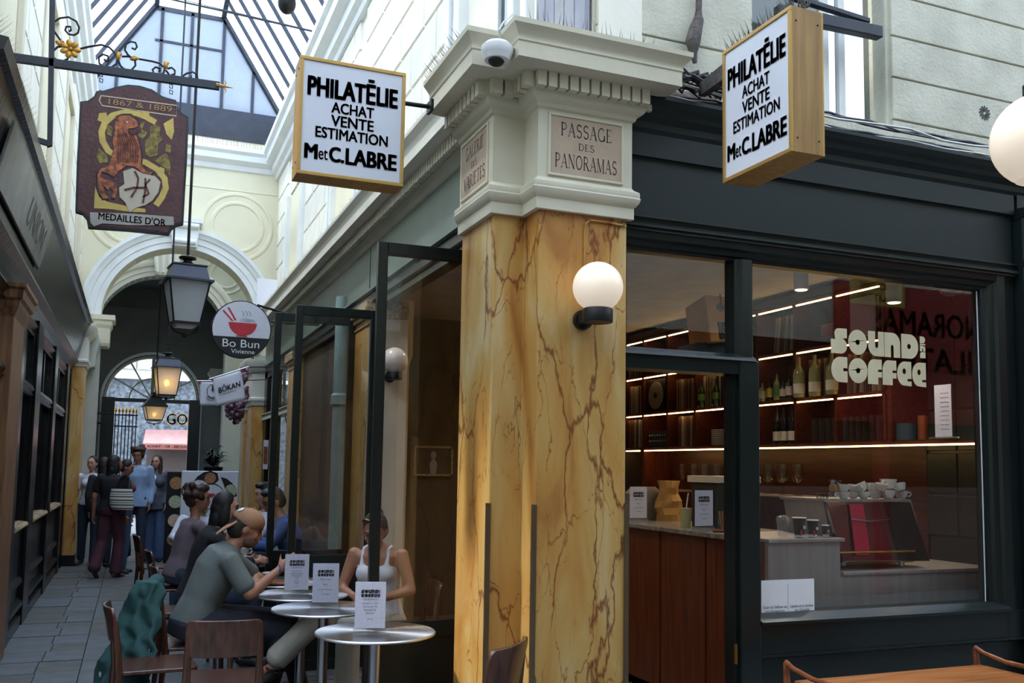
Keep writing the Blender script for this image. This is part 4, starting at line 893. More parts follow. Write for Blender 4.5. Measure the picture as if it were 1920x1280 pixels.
part('scroll', scr([(228, 104), (240, 104), (262, 109), (285, 113), (300, 117), (309, 126), (307, 135), (298, 141), (289, 137), (286, 129), (292, 124), (300, 127), (299, 133)]), M['iron'], hb)
part('scroll', scr([(311, 130), (318, 139), (326, 145), (338, 144), (350, 136), (361, 133), (370, 138), (371, 147), (364, 151), (357, 147), (359, 141)]), M['iron'], hb)
part('scroll', scr([(314, 127), (322, 125), (328, 130), (328, 137), (321, 139)]), M['iron'], hb)
def petals(c, n, r, m=M['brass'], nm='gilded_flower'):
    b = B(); c = P7(*c) + Vector((0, .0, 0))
    for k in range(n):
        a = 2 * PI * k / n; b.ell(c + Vector((math.cos(a) * r * .62, 0, math.sin(a) * r * .62)), (r * .42, .012, r * .30), Matrix.Rotation(-a, 3, 'Y'), 10, 6)
    b.ell(c, (r * .25, .018, r * .25), None, 8, 5); part(nm, b, m, hb)
petals((132, 92), 7, .068)
for c_, a in (((112, 81), .5), ((222, 104), 1.5), ((252, 109), -.3), ((311, 121), 1.5)):
    c3 = P7(*c_) + Vector((0, .01, 0)); b = B(); b.ell(c3, (.034, .012, .016), Matrix.Rotation(a, 3, 'Y'), 8, 5).ell(c3 + Vector((.01, 0, .012)), (.02, .012, .009), Matrix.Rotation(a + .7, 3, 'Y'), 8, 5); part('gilded_leaf', b, M['brass'], hb)
tip = B(); c3 = P7(418, 161)
tip.tube([P7(405, 159), P7(437, 165)], .016, 6, r2=.002).tube([P7(420, 162), P7(424, 155), P7(421, 150)], .006, 5, r2=.002).tube([P7(420, 163), P7(424, 170), P7(421, 175)], .006, 5, r2=.002)
part('gilded_spear_tip', tip, M['brass'], hb)
for px_ in (190, 321):
    b = B(); y_ = 130 if px_ == 190 else 152
    for dz in (0, 11): b.tube([P7(px_ - 3, y_ + 5 + dz), P7(px_ + 3, y_ + 8 + dz), P7(px_ + 2, y_ + 14 + dz), P7(px_ - 3, y_ + 12 + dz)], .004, 5, closed=True)
    part('hook', b, M['iron'], hb)
# the carved board
hs = thing('carved_house_sign', 'maroon carved wooden sign with ochre lion, golden scroll and shield, black rim', 'sign', (0, by, 3.6))
def H7(px, py, dy=0): 
    v = on_y(px, py, by) - Vector((0, by, 3.6)); v.y = dy; return v
outl = [(150, 190), (165, 188), (176, 180), (181, 170), (192, 170), (215, 163), (240, 158), (262, 160), (285, 167), (305, 180), (318, 184), (330, 187), (333, 200), (343, 212), (354, 219), (351, 300), (347, 365), (344, 420), (332, 423), (322, 430), (317, 440), (240, 432), (165, 427), (162, 410), (154, 401), (141, 397), (144, 300)]
part('board', B().slab([H7(*p, .0) for p in outl], (0, .05, 0)), M['lacquer'], hs, False, .003)
cx_, cy_ = 247, 300
part('panel', B().slab([H7(cx_ + (p[0] - cx_) * .955, cy_ + (p[1] - cy_) * .965, -.004) for p in outl], (0, .006, 0)), mat('maroon_sign_paint', (84, 48, 48), .55, var=.1, vs=9, bump=.4), hs, False)
GY = mat('faded_gold_paint', (206, 178, 92), .5, var=.08, vs=14); LI = mat('orange_lion_paint', (176, 98, 56), .55, var=.25, vs=30, bump=.6, rgb2=(92, 46, 30)); SH_ = mat('cream_shield_paint', (196, 184, 164), .6)
MR = mat('maroon_relief', (92, 40, 40), .6); FO = mat('olive_foliage_paint', (156, 138, 60), .6, rgb2=(88, 70, 34), vs=40)
def S7(px, py): return (150 + px / 914 * 200, 160 + py / 1280 * 280)     # from the enlarged view of the board
def band(pts, w, m, nm, dy=-.006):
    b = B(); P_ = [H7(*S7(*p), dy) for p in pts]; n = len(P_)
    L_, R_ = [], []
    for i in range(n):
        t_ = (P_[min(i + 1, n - 1)] - P_[max(i - 1, 0)]).normalized(); nn_ = Vector((-t_.z, 0, t_.x)); ww = w[i] if isinstance(w, (list, tuple)) else w
        L_.append(P_[i] + nn_ * ww / 2); R_.append(P_[i] - nn_ * ww / 2)
    for i in range(n - 1): b.slab([L_[i], L_[i + 1], R_[i + 1], R_[i]], (0, .006, 0))
    part(nm, b, m, hs, False)
def shape(pts, m, nm, dy=-.007): part(nm, B().slab([H7(*S7(*p), dy) for p in pts], (0, .006, 0)), m, hs, False)
band([(650, 320), (560, 270), (480, 240), (380, 232), (280, 260), (215, 320), (185, 400), (195, 480), (240, 560), (330, 620), (450, 640), (560, 660), (660, 720), (725, 800), (735, 880), (700, 960), (650, 1030)], .042, GY, 'golden_scroll')
shape([(130, 870), (165, 960), (240, 1000), (420, 1040), (560, 1060), (560, 1090), (420, 1085), (250, 1060), (120, 1055)], GY, 'golden_scroll')
shape([(165, 240), (225, 235), (240, 290), (190, 320), (150, 300)], GY, 'golden_curl'); shape([(530, 225), (590, 225), (595, 260), (545, 275)], GY, 'golden_curl'); shape([(690, 700), (725, 715), (720, 770), (670, 780), (655, 730)], GY, 'golden_curl')
shape([(715, 330), (800, 280), (805, 400), (785, 470), (740, 420)], GY, 'golden_horn')
LP = [(310, 280), (360, 262), (430, 262), (490, 310), (500, 350), (470, 368), (420, 372), (410, 410), (440, 430), (480, 425), (500, 480), (520, 560), (525, 640), (520, 680), (560, 730), (620, 750), (600, 770), (540, 755), (470, 700), (400, 690), (330, 740), (290, 790), (250, 760), (190, 740), (170, 780), (200, 810), (270, 820), (310, 850), (320, 910), (300, 970), (270, 960), (285, 910), (260, 870), (240, 900), (225, 880), (200, 860), (210, 930), (250, 970), (200, 975), (165, 920), (155, 850), (150, 760), (180, 715), (240, 690), (270, 620), (290, 560), (280, 470), (300, 400), (300, 330)]
lc_ = (sum(p[0] for p in LP) / len(LP), sum(p[1] for p in LP) / len(LP))
shape([(lc_[0] + (p[0] - lc_[0]) * 1.07, lc_[1] + (p[1] - lc_[1]) * 1.04) for p in LP], M['lacquer'], 'lion_outline', -.0085)
shape(LP, LI, 'carved_lion', -.010)
for k in range(9): band([(330 + 14 * k, 380 + (k % 3) * 20), (322 + 18 * k, 450), (334 + 20 * k, 520), (322 + 22 * k, 600), (330 + 20 * k, 660)], .004, MR, 'mane_groove', -.017)
shape([(410, 395), (440, 385), (500, 375), (480, 420), (430, 425)], MR, 'lion_mouth', -.012)
eye = B().ell(H7(*S7(405, 322), -.012), (.007, .003, .005), None, 8, 5); part('lion_eye', eye, M['white'], hs)
for poly_ in ([(560, 300), (530, 380), (580, 410), (540, 460), (500, 440), (520, 520), (490, 500), (485, 440), (530, 400), (510, 340)], [(230, 340), (280, 360), (270, 440), (230, 420)], [(160, 540), (230, 600), (240, 660), (170, 670), (145, 620)], [(690, 610), (740, 580), (775, 680), (770, 790), (740, 720), (640, 650)], [(740, 500), (780, 520), (775, 580), (730, 570)]): shape(poly_, FO, 'painted_foliage', -.0065)
shape([(600, 360), (650, 340), (690, 360), (680, 420), (710, 470), (670, 500), (665, 600), (600, 620), (560, 590), (555, 480), (600, 440)], FO, 'carved_figure', -.008)
shape([(370, 740), (450, 712), (540, 760), (640, 780), (690, 830), (670, 920), (620, 990), (560, 1030), (480, 1050), (425, 1090), (390, 1010), (340, 960), (335, 880), (380, 850)], SH_, 'shield', -.012)
band([(470, 740), (500, 800), (490, 880), (440, 960)], .012, MR, 'shield_cipher', -.019); band([(560, 800), (560, 900), (540, 1010)], .012, MR, 'shield_cipher', -.019); band([(380, 900), (460, 880), (560, 880)], .011, MR, 'shield_cipher', -.019); band([(600, 810), (560, 850), (590, 930), (540, 960)], .010, MR, 'shield_cipher', -.019)
shape([(85, 1090), (420, 1100), (800, 1128), (805, 1200), (420, 1200), (190, 1185), (120, 1210), (90, 1180)], mat('grey_ribbon_paint', (170, 166, 158), .6), 'ribbon', -.010)
u7 = (H7(340, 420) - H7(165, 402)).normalized()
lettering("MEDAILLES D'OR", hs.location + H7(*S7(450, 1150), -.0115), u7, UZV, .44, .052, M['ink'], hs, bold=.015)
band([(180, 90), (830, 175), (825, 265), (190, 175), (165, 130), (180, 90)], .008, SH_, 'date_cartouche')
lettering('1867 & 1889', hs.location + H7(*S7(520, 175), -.0085), (H7(*S7(800, 215)) - H7(*S7(250, 145))).normalized(), UZV, .42, .042, mat('dull_gold_date', (170, 134, 76), .5), hs)

# ---- round noodle sign
ny = 9.5; c = on_y(453, 617, ny); R_ = (on_y(510, 617, ny).x - on_y(397, 617, ny).x) / 2
ns = thing('round_sign', 'round white and black noodle bar sign with a red bowl, on an iron arm', 'sign', c)
ns.location = c
def disc(r, y0, y1, a0=0, a1=360, n=48, z0=None):
    pts = [(r * math.cos(math.radians(a0 + (a1 - a0) * i / n)), r * math.sin(math.radians(a0 + (a1 - a0) * i / n))) for i in range(n + (0 if a1 - a0 == 360 else 1))]
    return B().ext(pts, 'y', y0, y1)
part('rim', disc(R_, 0, .07), M['black'], ns, bevel=.004)
aa = math.degrees(math.asin(-.29))
wfc = part('white_face', disc(R_ * .96, -.004, .0, aa, 180 - aa), M['opal'], ns, False)
bowl = B().ext([(.47 * R_ * math.cos(math.radians(a)) + .01, .22 * R_ + .44 * R_ * math.sin(math.radians(a))) for a in range(-180, 1, 12)], 'y', -.008, -.004)
part('printed_bowl', bowl, M['redprint'], wfc, False)
part('printed_bowl_foot', bx(-.17 * R_, .19 * R_, -.008, -.004, -.255 * R_, -.225 * R_), M['redprint'], wfc, False)
part('printed_chopsticks', B().slab([(-.66 * R_, -.006, .60 * R_), (-.61 * R_, -.006, .63 * R_), (-.28 * R_, -.006, .27 * R_), (-.33 * R_, -.006, .25 * R_)], (0, .003, 0)).slab([(-.50 * R_, -.006, .72 * R_), (-.44 * R_, -.006, .73 * R_), (-.18 * R_, -.006, .30 * R_), (-.24 * R_, -.006, .28 * R_)], (0, .003, 0)), M['redprint'], wfc, False)
ng = B()
for x_, s in ((.02, .85), (.14, .9), (.25, .85)): ng.tube([(x_ * R_ + .012 * math.sin(i), -.004, (.46 + .09 * i / 2) * R_) for i in range(5)], .0035, 5)
for r_, x_ in ((.18, .12), (.12, .12), (.14, .3), (.09, .3), (.06, .12)): ng.tube([(x_ * R_ + r_ * R_ * math.cos(math.radians(a)), -.004, .24 * R_ + r_ * R_ * .8 * math.sin(math.radians(a))) for a in range(0, 181, 20)], .003, 5)
part('printed_noodles_and_steam', ng, M['greyprint'], wfc)
lettering('Bo Bun', c + Vector((0, -.006, -.50 * R_)), UXV, UZV, 1.22 * R_, .27 * R_, M['white'], ns, bold=.0)
lettering('Vivienne', c + Vector((.02, -.006, -.77 * R_)), UXV, UZV, .78 * R_, .15 * R_, M['white'], ns)
part('bracket_arm', B().tube([(R_ * .5, .035, R_ * .9), (R_ + .32, .035, R_ * .55)], .012, 6).tube([(R_ * .98, .035, .1), (1.72 - c.x, .035, .1)], .01, 6), M['iron'], ns)

# ---- two white flags
def flag(nm, label, y, pts, texts, extra=None):
    P_ = [on_y(*p, y) for p in pts]; o = (P_[0] + P_[1]) / 2
    g = thing(nm, label, 'flag', o)
    b = B(); n = 8; vs = []; 
    for j in range(n + 1):
        for i in range(n + 1):
            u_, v_ = i / n, j / n
            p = (P_[0] * (1 - u_) + P_[1] * u_) * (1 - v_) + (P_[3] * (1 - u_) + P_[2] * u_) * v_
            p.y += .012 * math.sin(u_ * 7) * v_; vs.append(p - o)
    b.add(vs, [(j * (n + 1) + i, j * (n + 1) + i + 1, (j + 1) * (n + 1) + i + 1, (j + 1) * (n + 1) + i) for j in range(n) for i in range(n)])
    cl = part('cloth', b, M['opal'], g); sd = cl.modifiers.new('s', 'SOLIDIFY'); sd.thickness = .004
    u_ = (P_[1] - P_[0]).normalized(); dn = (P_[3] - P_[0]).normalized()
    part('flag_pole', B().tube([P_[0] - u_ * .04 - o, P_[1] + u_ * .10 - o], .008, 6), M['steel'], g)
    part('wall_rod', B().tube([P_[1] + u_ * .09 - o, Vector((1.73, y, P_[1].z + .06)) - o], .007, 6), M['iron'], g)
    for q, r0 in ((P_[0], 0), (P_[1], 0)): part('red_clip', B().ell(q - o + dn * .02, (.012, .01, .02), None, 8, 5), M['redprint'], g)
    for wd, px_, py_, ww, hh, bo in texts:
        q = on_y(px_, py_, y - .022); wv = (on_y(px_ + ww / 2, py_, y).x - on_y(px_ - ww / 2, py_, y).x); lettering(wd, q, u_, -dn, wv, hh * wv / ww, M['ink'], cl, bold=bo)
    return g, o
f1, o1 = flag('white_flag', 'white cloth flag with black restaurant name hung before the pink flowers', 11.8, [(398, 709), (452, 692), (461, 749), (405, 762)], [('BŌKAN', 430, 724, 43, 14, .02), ('RESTAURANT', 431, 735, 26, 3, 0)])
f2, o2 = flag('white_flag', 'white cloth flag with a printed rice ball, partly behind another flag', 12.6, [(375, 714), (416, 714), (420, 760), (375, 760)], [('ONIGIRI', 401, 746, 28, 7, .015), ('PARIS', 398, 751, 16, 3, 0)])
b = B(); q = on_y(400, 733, 12.6 - .02) - o2
b.tube([q + Vector((.08 * math.cos(math.radians(a)), 0, .09 * math.sin(math.radians(a)))) for a in range(0, 360, 24)], .004, 5, closed=True); part('printed_rice_ball', b, M['ink'], f2)
part('printed_seaweed', B().slab([q + Vector((-.02, -.002, .0)), q + Vector((.06, -.002, 0)), q + Vector((.06, -.002, .08)), q + Vector((-.02, -.002, .08))], (0, .003, 0)), M['ink'], f2, False)
# blank white panel behind the noodle sign
q = on_y(497, 545, 13.2)
tag(obj('blank_sign_panel', bx(on_y(481, 545, 13.2).x, on_y(518, 545, 13.2).x, 13.17, 13.2, on_y(497, 598, 13.2).z, on_y(497, 523, 13.2).z), M['opal'], smooth=False), 'blank white rectangular sign panel high up behind the round noodle sign', 'sign')
# flowers
fb = thing('flower_garland', 'dusky pink artificial flower garland under the white flags', 'flowers', on_y(440, 755, 12.4))
bl = B(); r_ = random.Random(3); pk = mat('dusky_pink_petals', (158, 120, 140), .8, rgb2=(110, 80, 98), vs=40)
for k in range(330):
    px_ = 422 + r_.random() * 42; py_ = 690 + r_.random() * 108
    if py_ > 762 + 32 * math.sin((px_ - 420) / 40 * 3) or (py_ < 750 and px_ < 454): continue
    bl.ell(on_y(px_, py_, 12.3 + r_.random() * .2) - fb.location, .022 + r_.random() * .014, None, 6, 4)
part('blossoms', bl, pk, fb, kind='stuff'); part('hanging_wire', B().tube([on_y(458, 700, 12.4) - fb.location, Vector((1.74, 12.4, on_y(458, 690, 12.4).z)) - fb.location], .006, 5), M['iron'], fb)

# ---- hanging lanterns
def lantern(label, px, y, ptop, pshoulder, pbody, pbottom, wtop, wbot, rodtop, lit, hip=False, tip=True):
    """pixel rows give true heights at depth y; widths in metres"""
    c = on_y(px, pshoulder, y); g = thing('hanging_lantern', label, 'lantern', (c.x, y, c.z), 'street lanterns hung along the gallery'); o = Vector((c.x, y, c.z))
    Z = lambda r: on_y(px, r, y).z - c.z
    zt_, zb, zf = Z(ptop), Z(pbody), Z(pbottom); a, b_ = wtop / 2, wbot / 2
    rz_ = Matrix.Rotation(.13, 4, 'Z')
    def q4(r, z): return [tuple((rz_ @ Vector((sx * r, sy * r, z)))) for sx, sy in ((-1, -1), (1, -1), (1, 1), (-1, 1))]
    def frus(nm, lv, m, **k):
        b = B(); vs = []; fs = []
        for r, z in lv: vs += q4(r, z)
        for i in range(len(lv) - 1):
            for j in range(4): fs.append((i * 4 + j, i * 4 + (j + 1) % 4, (i + 1) * 4 + (j + 1) % 4, (i + 1) * 4 + j))
        fs += [(3, 2, 1, 0), tuple(len(lv) * 4 - 4 + j for j in range(4))]; b.add(vs, fs); return part(nm, b, m, g, False, **k)
    hr = zt_ * .52 if not hip else zt_ * .6
    frus('roof', [(a * 1.18, -.012), (a * 1.18, .004), (a * .98, .012), (a * .82, hr), (a * .88, hr + .004), (a * .88, hr + .014), (a * .5, hr + .02)] if not hip else [(a * 1.15, -.01), (a * 1.15, .008), (a * .5, hr), (a * .2, hr + .03)], M['iron'] if hip else mat('blue_grey_zinc', (70, 74, 88), .4, .4))
    part('finial', B().lathe([(a * .42, hr + .02), (a * .34, hr + .04), (a * .22, hr + .05), (a * .2, zt_ * .82), (a * .44, zt_ * .87), (a * .44, zt_ * .93), (a * .2, zt_), (.01, zt_)], n=16), M['iron'], g)
    for i in range(4):
        p0, p1 = Vector(q4(a, -.005)[i]), Vector(q4(b_, zb)[i]); part('corner_bar', B().tube([p0, p1], .008, 5), M['iron'], g)
    ins = .985
    T4, B4 = q4(a * ins, -.012), q4(b_ * ins, zb + .01)
    for i in range(4):
        j = (i + 1) % 4; pan = part('glass_pane', B().add([T4[i], T4[j], B4[j], B4[i]], [(0, 1, 2, 3)]) or (lambda: 0)(), M['frost'], g, False) if False else None
        bb = B(); bb.add([T4[i], T4[j], B4[j], B4[i]], [(0, 1, 2, 3)]); part('glass_pane', bb, M['frost'], g, False)
    frus('base_frame', [(b_ * 1.06, zb - .012), (b_ * 1.06, zb + .008)], M['iron'])
    frus('base_reflector', [(b_ * .7, zb - .03), (b_ * .85, zb - .013)], M['porcelain'])
    zt2 = zb - .02
    for s in (-1, 1):
        part('bottom_scroll', B().tube([(s * b_, 0, zt2), (s * b_ * .95, 0, zt2 * .7 + zf * .3), (s * b_ * .7, 0, zt2 * .35 + zf * .65), (s * b_ * .3, 0, zf * .88 + zt2 * .12), (0, 0, zf * .9 + zt2 * .1)], .008, 6), M['iron'], g)
    part('bottom_knob', B().ell((0, 0, zf), .020, None, 10, 6), M['iron'], g)
    part('rod', B().tube([(0, 0, zt_ - .01), (0, 0, rodtop - c.z)], .012 if y < 10 else .014, 6), M['iron'], g)
    if lit: 
        part('bulb', B().ell((0, 0, zb * .55), (.035, .035, .05), None, 10, 6), M['bulb'], g)
    return g
lantern('large unlit lantern with frosted panes nearest the viewer, on a long rod', 350, 8.0, 479, 528, 607, 628, .315, .205, 9.62, False)
lantern('lit lantern with a warm glow behind the large one, before the dark vault', 314, 14.0, 660, 689, 741, 747, .33, .235, 9.62, True)
lantern('small dark lantern with a pitched cap, lowest and farthest, in front of the gate', 290, 20.3, 735, 762, 787, 795, .40, .28, 5.41, True, hip=True)

# ---- globe lamps
def globe(label, c, r, m, cap_dir, base=True):
    g = thing('globe_wall_lamp', label, 'lamp', c, None)
    pr_ = [(r * .52, -r * .87)] + [(r * math.cos(math.radians(a)), r * math.sin(math.radians(a))) for a in range(-58, 89, 8)] + [(.002, r)]
    part('globe', B().lathe(pr_, n=40), m, g)
    if base:
        part('holder', B().lathe([(r * .30, -r * 1.42), (r * .58, -r * 1.42), (r * .60, -r * 1.38), (r * .60, -r * .92), (r * .56, -r * .86), (r * .3, -r * .86)], n=28), M['black'], g)
        d = Vector(cap_dir); b = B()
        s = Vector((d.y, -d.x, 0)); 
        b.slab([d * r * .3 + s * r * .28 - UZV * r * 1.34, d * r * .3 - s * r * .28 - UZV * r * 1.34, d * r * .3 - s * r * .28 - UZV * r * .95, d * r * .3 + s * r * .28 - UZV * r * .95], d * (r * 1.05))
        part('arm', b, M['black'], g, False, .004)
        q = Matrix.Rotation(PI / 2, 4, 'X') if abs(d.y) > .5 else Matrix.Rotation(PI / 2, 4, 'Y')
        rb = B(); rb.M = Matrix.Translation(d * r * 1.33 - UZV * r * 1.13 - Vector((.0, 0, 0))) @ q; rb.lathe([(r * .40, -.012), (r * .42, 0), (r * .40, .018)], n=28); part('backplate', rb, M['black'], g)
    return g
gc = on_y(1121, 538, 3.83)
gl = globe('glowing opal globe lamp on black holder fixed to the marble corner pillar', gc, .118, M['globe'], (0, 1, 0))
gc2 = on_y(740, 676, 7.13); globe('pale opal globe lamp seen through the open glass leaf, on the beige pier', gc2, .105, M['globe_off'], (0, 1, 0))
gd = pix(1952, 262).normalized(); k = 3.0 / (gd.x * .373 + gd.y * .924); gc3 = Vector((0, 0, CAM_H)) + gd * k
g3 = globe('opal globe lamp cut by the edge of the picture, before the black fascia', gc3, .155, M['globe'], (0, 1, 0), base=False)
part('rod', B().tube([(0, 0, .15), (0, 0, 2.4)], .01, 8).lathe([(.05, .14), (.05, .19), (.02, .2)], n=16), M['black'], g3)

# ---- dome camera on the capital
dc = on_y(932, 100, 3.86)
dm = thing('dome_camera', 'white dome security camera fixed under the pillar cornice notch', 'camera', dc)
part('mount', B().loft([((.0, -.01, .03), (.055, 0, 0), (0, .045, 0)), ((.055, .03, .035), (.05, 0, 0), (0, .05, 0)), ((.09, .07, .02), (.03, 0, .01), (0, .05, 0))]), M['white'], dm)
part('housing', B().lathe([(.01, .05), (.055, .046), (.072, .03), (.074, .005), (.066, -.012), (.05, -.018)], n=24), M['white'], dm)
part('collar', B().lathe([(.066, -.012), (.058, -.035), (.044, -.045), (.02, -.046)], n=24), M['white_mould'], dm)
part('dome', B().ell((-.008, -.012, -.036), (.040, .040, .032), None, 18, 10), M['black'], dm)
tag(obj('dome_camera_cable', B().tube([on_y(948, 92, 3.9), on_y(938, 76, 3.84), on_y(936, 56, 3.8), on_y(944, 42, 3.82), on_y(962, 26, 3.9)], .005, 6), M['cablew']), 'white cable running from the dome camera over the cornice', 'cable')

# ---- black ball lamps under the roof
c = on_y(538, 6, 8.6)
bs = thing('black_ball_fixture', 'black ball shaped fixture hanging at the top edge beneath the glass roof', 'fixture', c)
part('ball', B().ell((0, 0, 0), (.085, .085, .105), None, 18, 10), M['iron'], bs); part('stem', B().tube([(0, 0, .08), (0, 0, .6)], .02, 8), M['iron'], bs)

# ---- loose cables and debris along the cafe cornice
cb = thing('cable_bundle', 'grey tangled cables lying along the top of the dark green fascia', 'cables', (3, 4.0, 3.47))
r_ = random.Random(5)
for k in range(6):
    pts = []; z0_ = 3.50 + .02 * k
    for i in range(22):
        x = X2 + .05 + i * .26; pts.append((x - 3, (.02 + .04 * (k % 3) + .02 * math.sin(i * 1.3 + k)), z0_ - 3.47 + .012 * math.sin(i * 2.1 + k * 2)))
    part('cable', B().tube(pts, .006 + .002 * (k % 2), 5), M['cable'] if k % 3 else M['cablew'], cb)
for k in range(16):
    pts = [(X2 + .22 + .05 * k - 3 + .16 * math.sin(j * 1.7 + k), .02 + .05 * math.sin(j * 2 + k), .06 + .15 * abs(math.sin(j * 1.1 + k * 2)) * (1 - k / 26)) for j in range(8)]
    part('cable', B().tube(pts, .005 + .003 * (k % 3), 5), M['cable'] if k % 4 else M['rust'], cb)
lp = thing('lead_downpipe', 'crusted grey lead downpipe ending above the pillar cornice', 'pipe', on_y(1308, 60, 4.28))
o = lp.location
part('pipe', B().tube([on_y(1311, -30, 4.3) - o, on_y(1310, 20, 4.3) - o, on_y(1309, 36, 4.3) - o], [.018, .018, .026], 10), M['rust'], lp)
part('crusted_mouth', B().tube([on_y(1310, 36, 4.3) - o, on_y(1304, 55, 4.29) - o, on_y(1299, 80, 4.28) - o, on_y(1300, 100, 4.28) - o, on_y(1303, 118, 4.28) - o], [.030, .038, .042, .022, .012], 10), M['rust'], lp)
tag(obj('debris_heap', B().ell((2.55, 4.22, 3.52), (.28, .1, .11), None, 16, 8).ell((2.8, 4.25, 3.55), (.2, .07, .12), None, 14, 8), M['trash']), 'brown dusty debris heaped behind the cables beside the pillar', 'debris', kind='stuff')

# ---- pigeon spikes
def spikes(label, p, q, n, h, spread, seed=1, up=(0, 0, 1)):
    r_ = random.Random(seed); b = B(); p, q = Vector(p), Vector(q); d = q - p; side = Vector((d.y, -d.x, 0)).normalized()
    for i in range(n):
        c = p + d * (i + r_.random() * .4) / n
        for s in ((-1, 0, 1) if spread > .3 else (0,)):
            e = (Vector(up) + side * s * spread + d.normalized() * (r_.random() - .5) * .5).normalized() * h * (.8 + .3 * r_.random())
            e += side * (r_.random() - .5) * .1 * h
            w = d.normalized() * .0036; b.add([c - w, c + w, c + e, c - w + side * .005, c + e + side * .003], [(0, 1, 2), (3, 2, 1), (0, 2, 3)])
    return tag(obj('pigeon_spikes', b, M['spike'], smooth=False, kind='stuff'), label, 'spikes')
spikes('steel pigeon spikes standing along the left black fascia top', (-.80, 5.2, 3.75), (-.80, 16.2, 3.75), 330, .16, .9, 1)
spikes('steel pigeon spikes along the right dentil cornice of the gallery', (1.62, 5.0, 3.66), (1.62, 13.8, 3.66), 240, .14, .7, 2)
spikes('steel pigeon spikes on the left edge of the pillar cornice', (X0 - .15, Y1, 3.63), (X0 - .15, 4.75, 3.63), 30, .13, .9, 3)
spikes('white crusted pigeon spikes on the front edge of the pillar cornice', (X1 - .1, Y0 - .12, 3.63), (X2 + .1, Y0 - .1, 3.63), 22, .13, .25, 4)
spikes('row of thin pigeon spikes on the end wall cornice below the glass', (-.9, YE - .15, 7.18), (2.0, YE - .15, 7.18), 60, .22, .1, 5)
spikes('row of thin pigeon spikes before the grey kerb of the end glazing', (-.9, YE - .05, 7.35), (2.1, YE - .05, 7.35), 60, .25, .1, 6)
spikes('steel pigeon spikes on the right eaves under the glass roof', (UX - .2, 5, 7.22), (UX - .2, 16.9, 7.22), 200, .16, .8, 7)
spikes('steel pigeon spikes on top of the sign box over the cafe door', (SX + .08, cy - .25, Z2 + h2_ / 2), (SX + .08, cy + .3, Z2 + h2_ / 2), 26, .11, .5, 8)
spikes('steel pigeon spikes on the left eaves under the glass roof', (-.82, 9, 7.22), (-.82, 16.9, 7.22), 130, .15, .8, 9)
spikes('pigeon spikes on top of the round noodle sign', (c.x - .2, ny + .03, 0), (c.x - .19, ny + .03, 0), 1, .01, .1, 10) if False else None
# ================================================================== CAFE INTERIOR
room = struct('cafe_room')
XS = 5.05; FZ = .08; CZ = 3.10
part('floor', bx(1.85, 6, 4.2, 9.3, -.02, FZ), M['cafe_floor'], room, smooth=False)
part('ceiling', bx(1.85, 6, 4.2, 9.3, CZ, CZ + .2), M['cafe_ceil'], room, smooth=False)
part('ceiling_beam', bx(1.85, 6, 4.35, 4.8, 2.98, CZ), M['beige'], room, smooth=False)
part('back_wall', bx(1.85, 6, 9.15, 9.3, 0, CZ), M['cafe_wall'], room, smooth=False)
part('side_wall', bx(5.4, 5.5, 4.2, 9.3, 0, CZ), M['tile'], room, smooth=False)
part('gallery_wall', B().box(1.80, 1.9, 8.9, 11, 0, 3.0).box(1.80, 1.9, 7.88, 8.9, 0, .9).box(1.80, 1.9, 4.6, 9.3, 2.95, CZ), M['cafe_wall'], room, smooth=False)
for i in range(6):
    for j in range(3): part('wall_tile', bx(5.385, 5.40, 4.22 + j * .36, 4.56 + j * .36, 1.2 + i * .30 - .05, 1.48 + i * .30 - .05), M['tile'], room, smooth=False, bevel=.004)
col = struct('column', B().lathe([(.07, 0), (.07, 2.5), (.10, 2.6), (.10, 3.1)], (2.25, 8.3, 0), 20), M['beige'])
wp = struct('column', B().lathe([(.065, 0), (.065, 2.1), (.085, 2.12), (.085, 2.2), (.065, 2.22), (.065, 3.1)], (1.70, 8.35, 0), 20), mat('pale_green_pipe', (150, 170, 166), .5))
pfm = on_y(812, 864, 9.12)
pic = thing('framed_picture', 'small framed monochrome drawing on the dark wall behind the glass', 'picture', pfm)
w_ = (on_y(848, 864, 9.12).x - on_y(775, 864, 9.12).x) / 2; h_ = (on_y(812, 836, 9.12).z - on_y(812, 892, 9.12).z) / 2
part('frame', B().box(-w_, w_, -.02, 0, h_ - .02, h_).box(-w_, w_, -.02, 0, -h_, -h_ + .02).box(-w_, -w_ + .02, -.02, 0, -h_, h_).box(w_ - .02, w_, -.02, 0, -h_, h_), M['ledge'], pic, False)
part('mount', bx(-w_ + .02, w_ - .02, -.008, 0, -h_ + .02, h_ - .02), M['cafe_wall'], pic, False)
part('drawn_figure', B().ell((0, -.01, .06), (.03, .003, .04), None, 10, 6).loft([((0, -.01, .02), (.015, 0, 0), (0, .003, 0)), ((0, -.01, -.03), (.04, 0, 0), (0, .003, 0)), ((0, -.01, -.13), (.03, 0, 0), (0, .003, 0))], 10), M['greyprint'], pic)

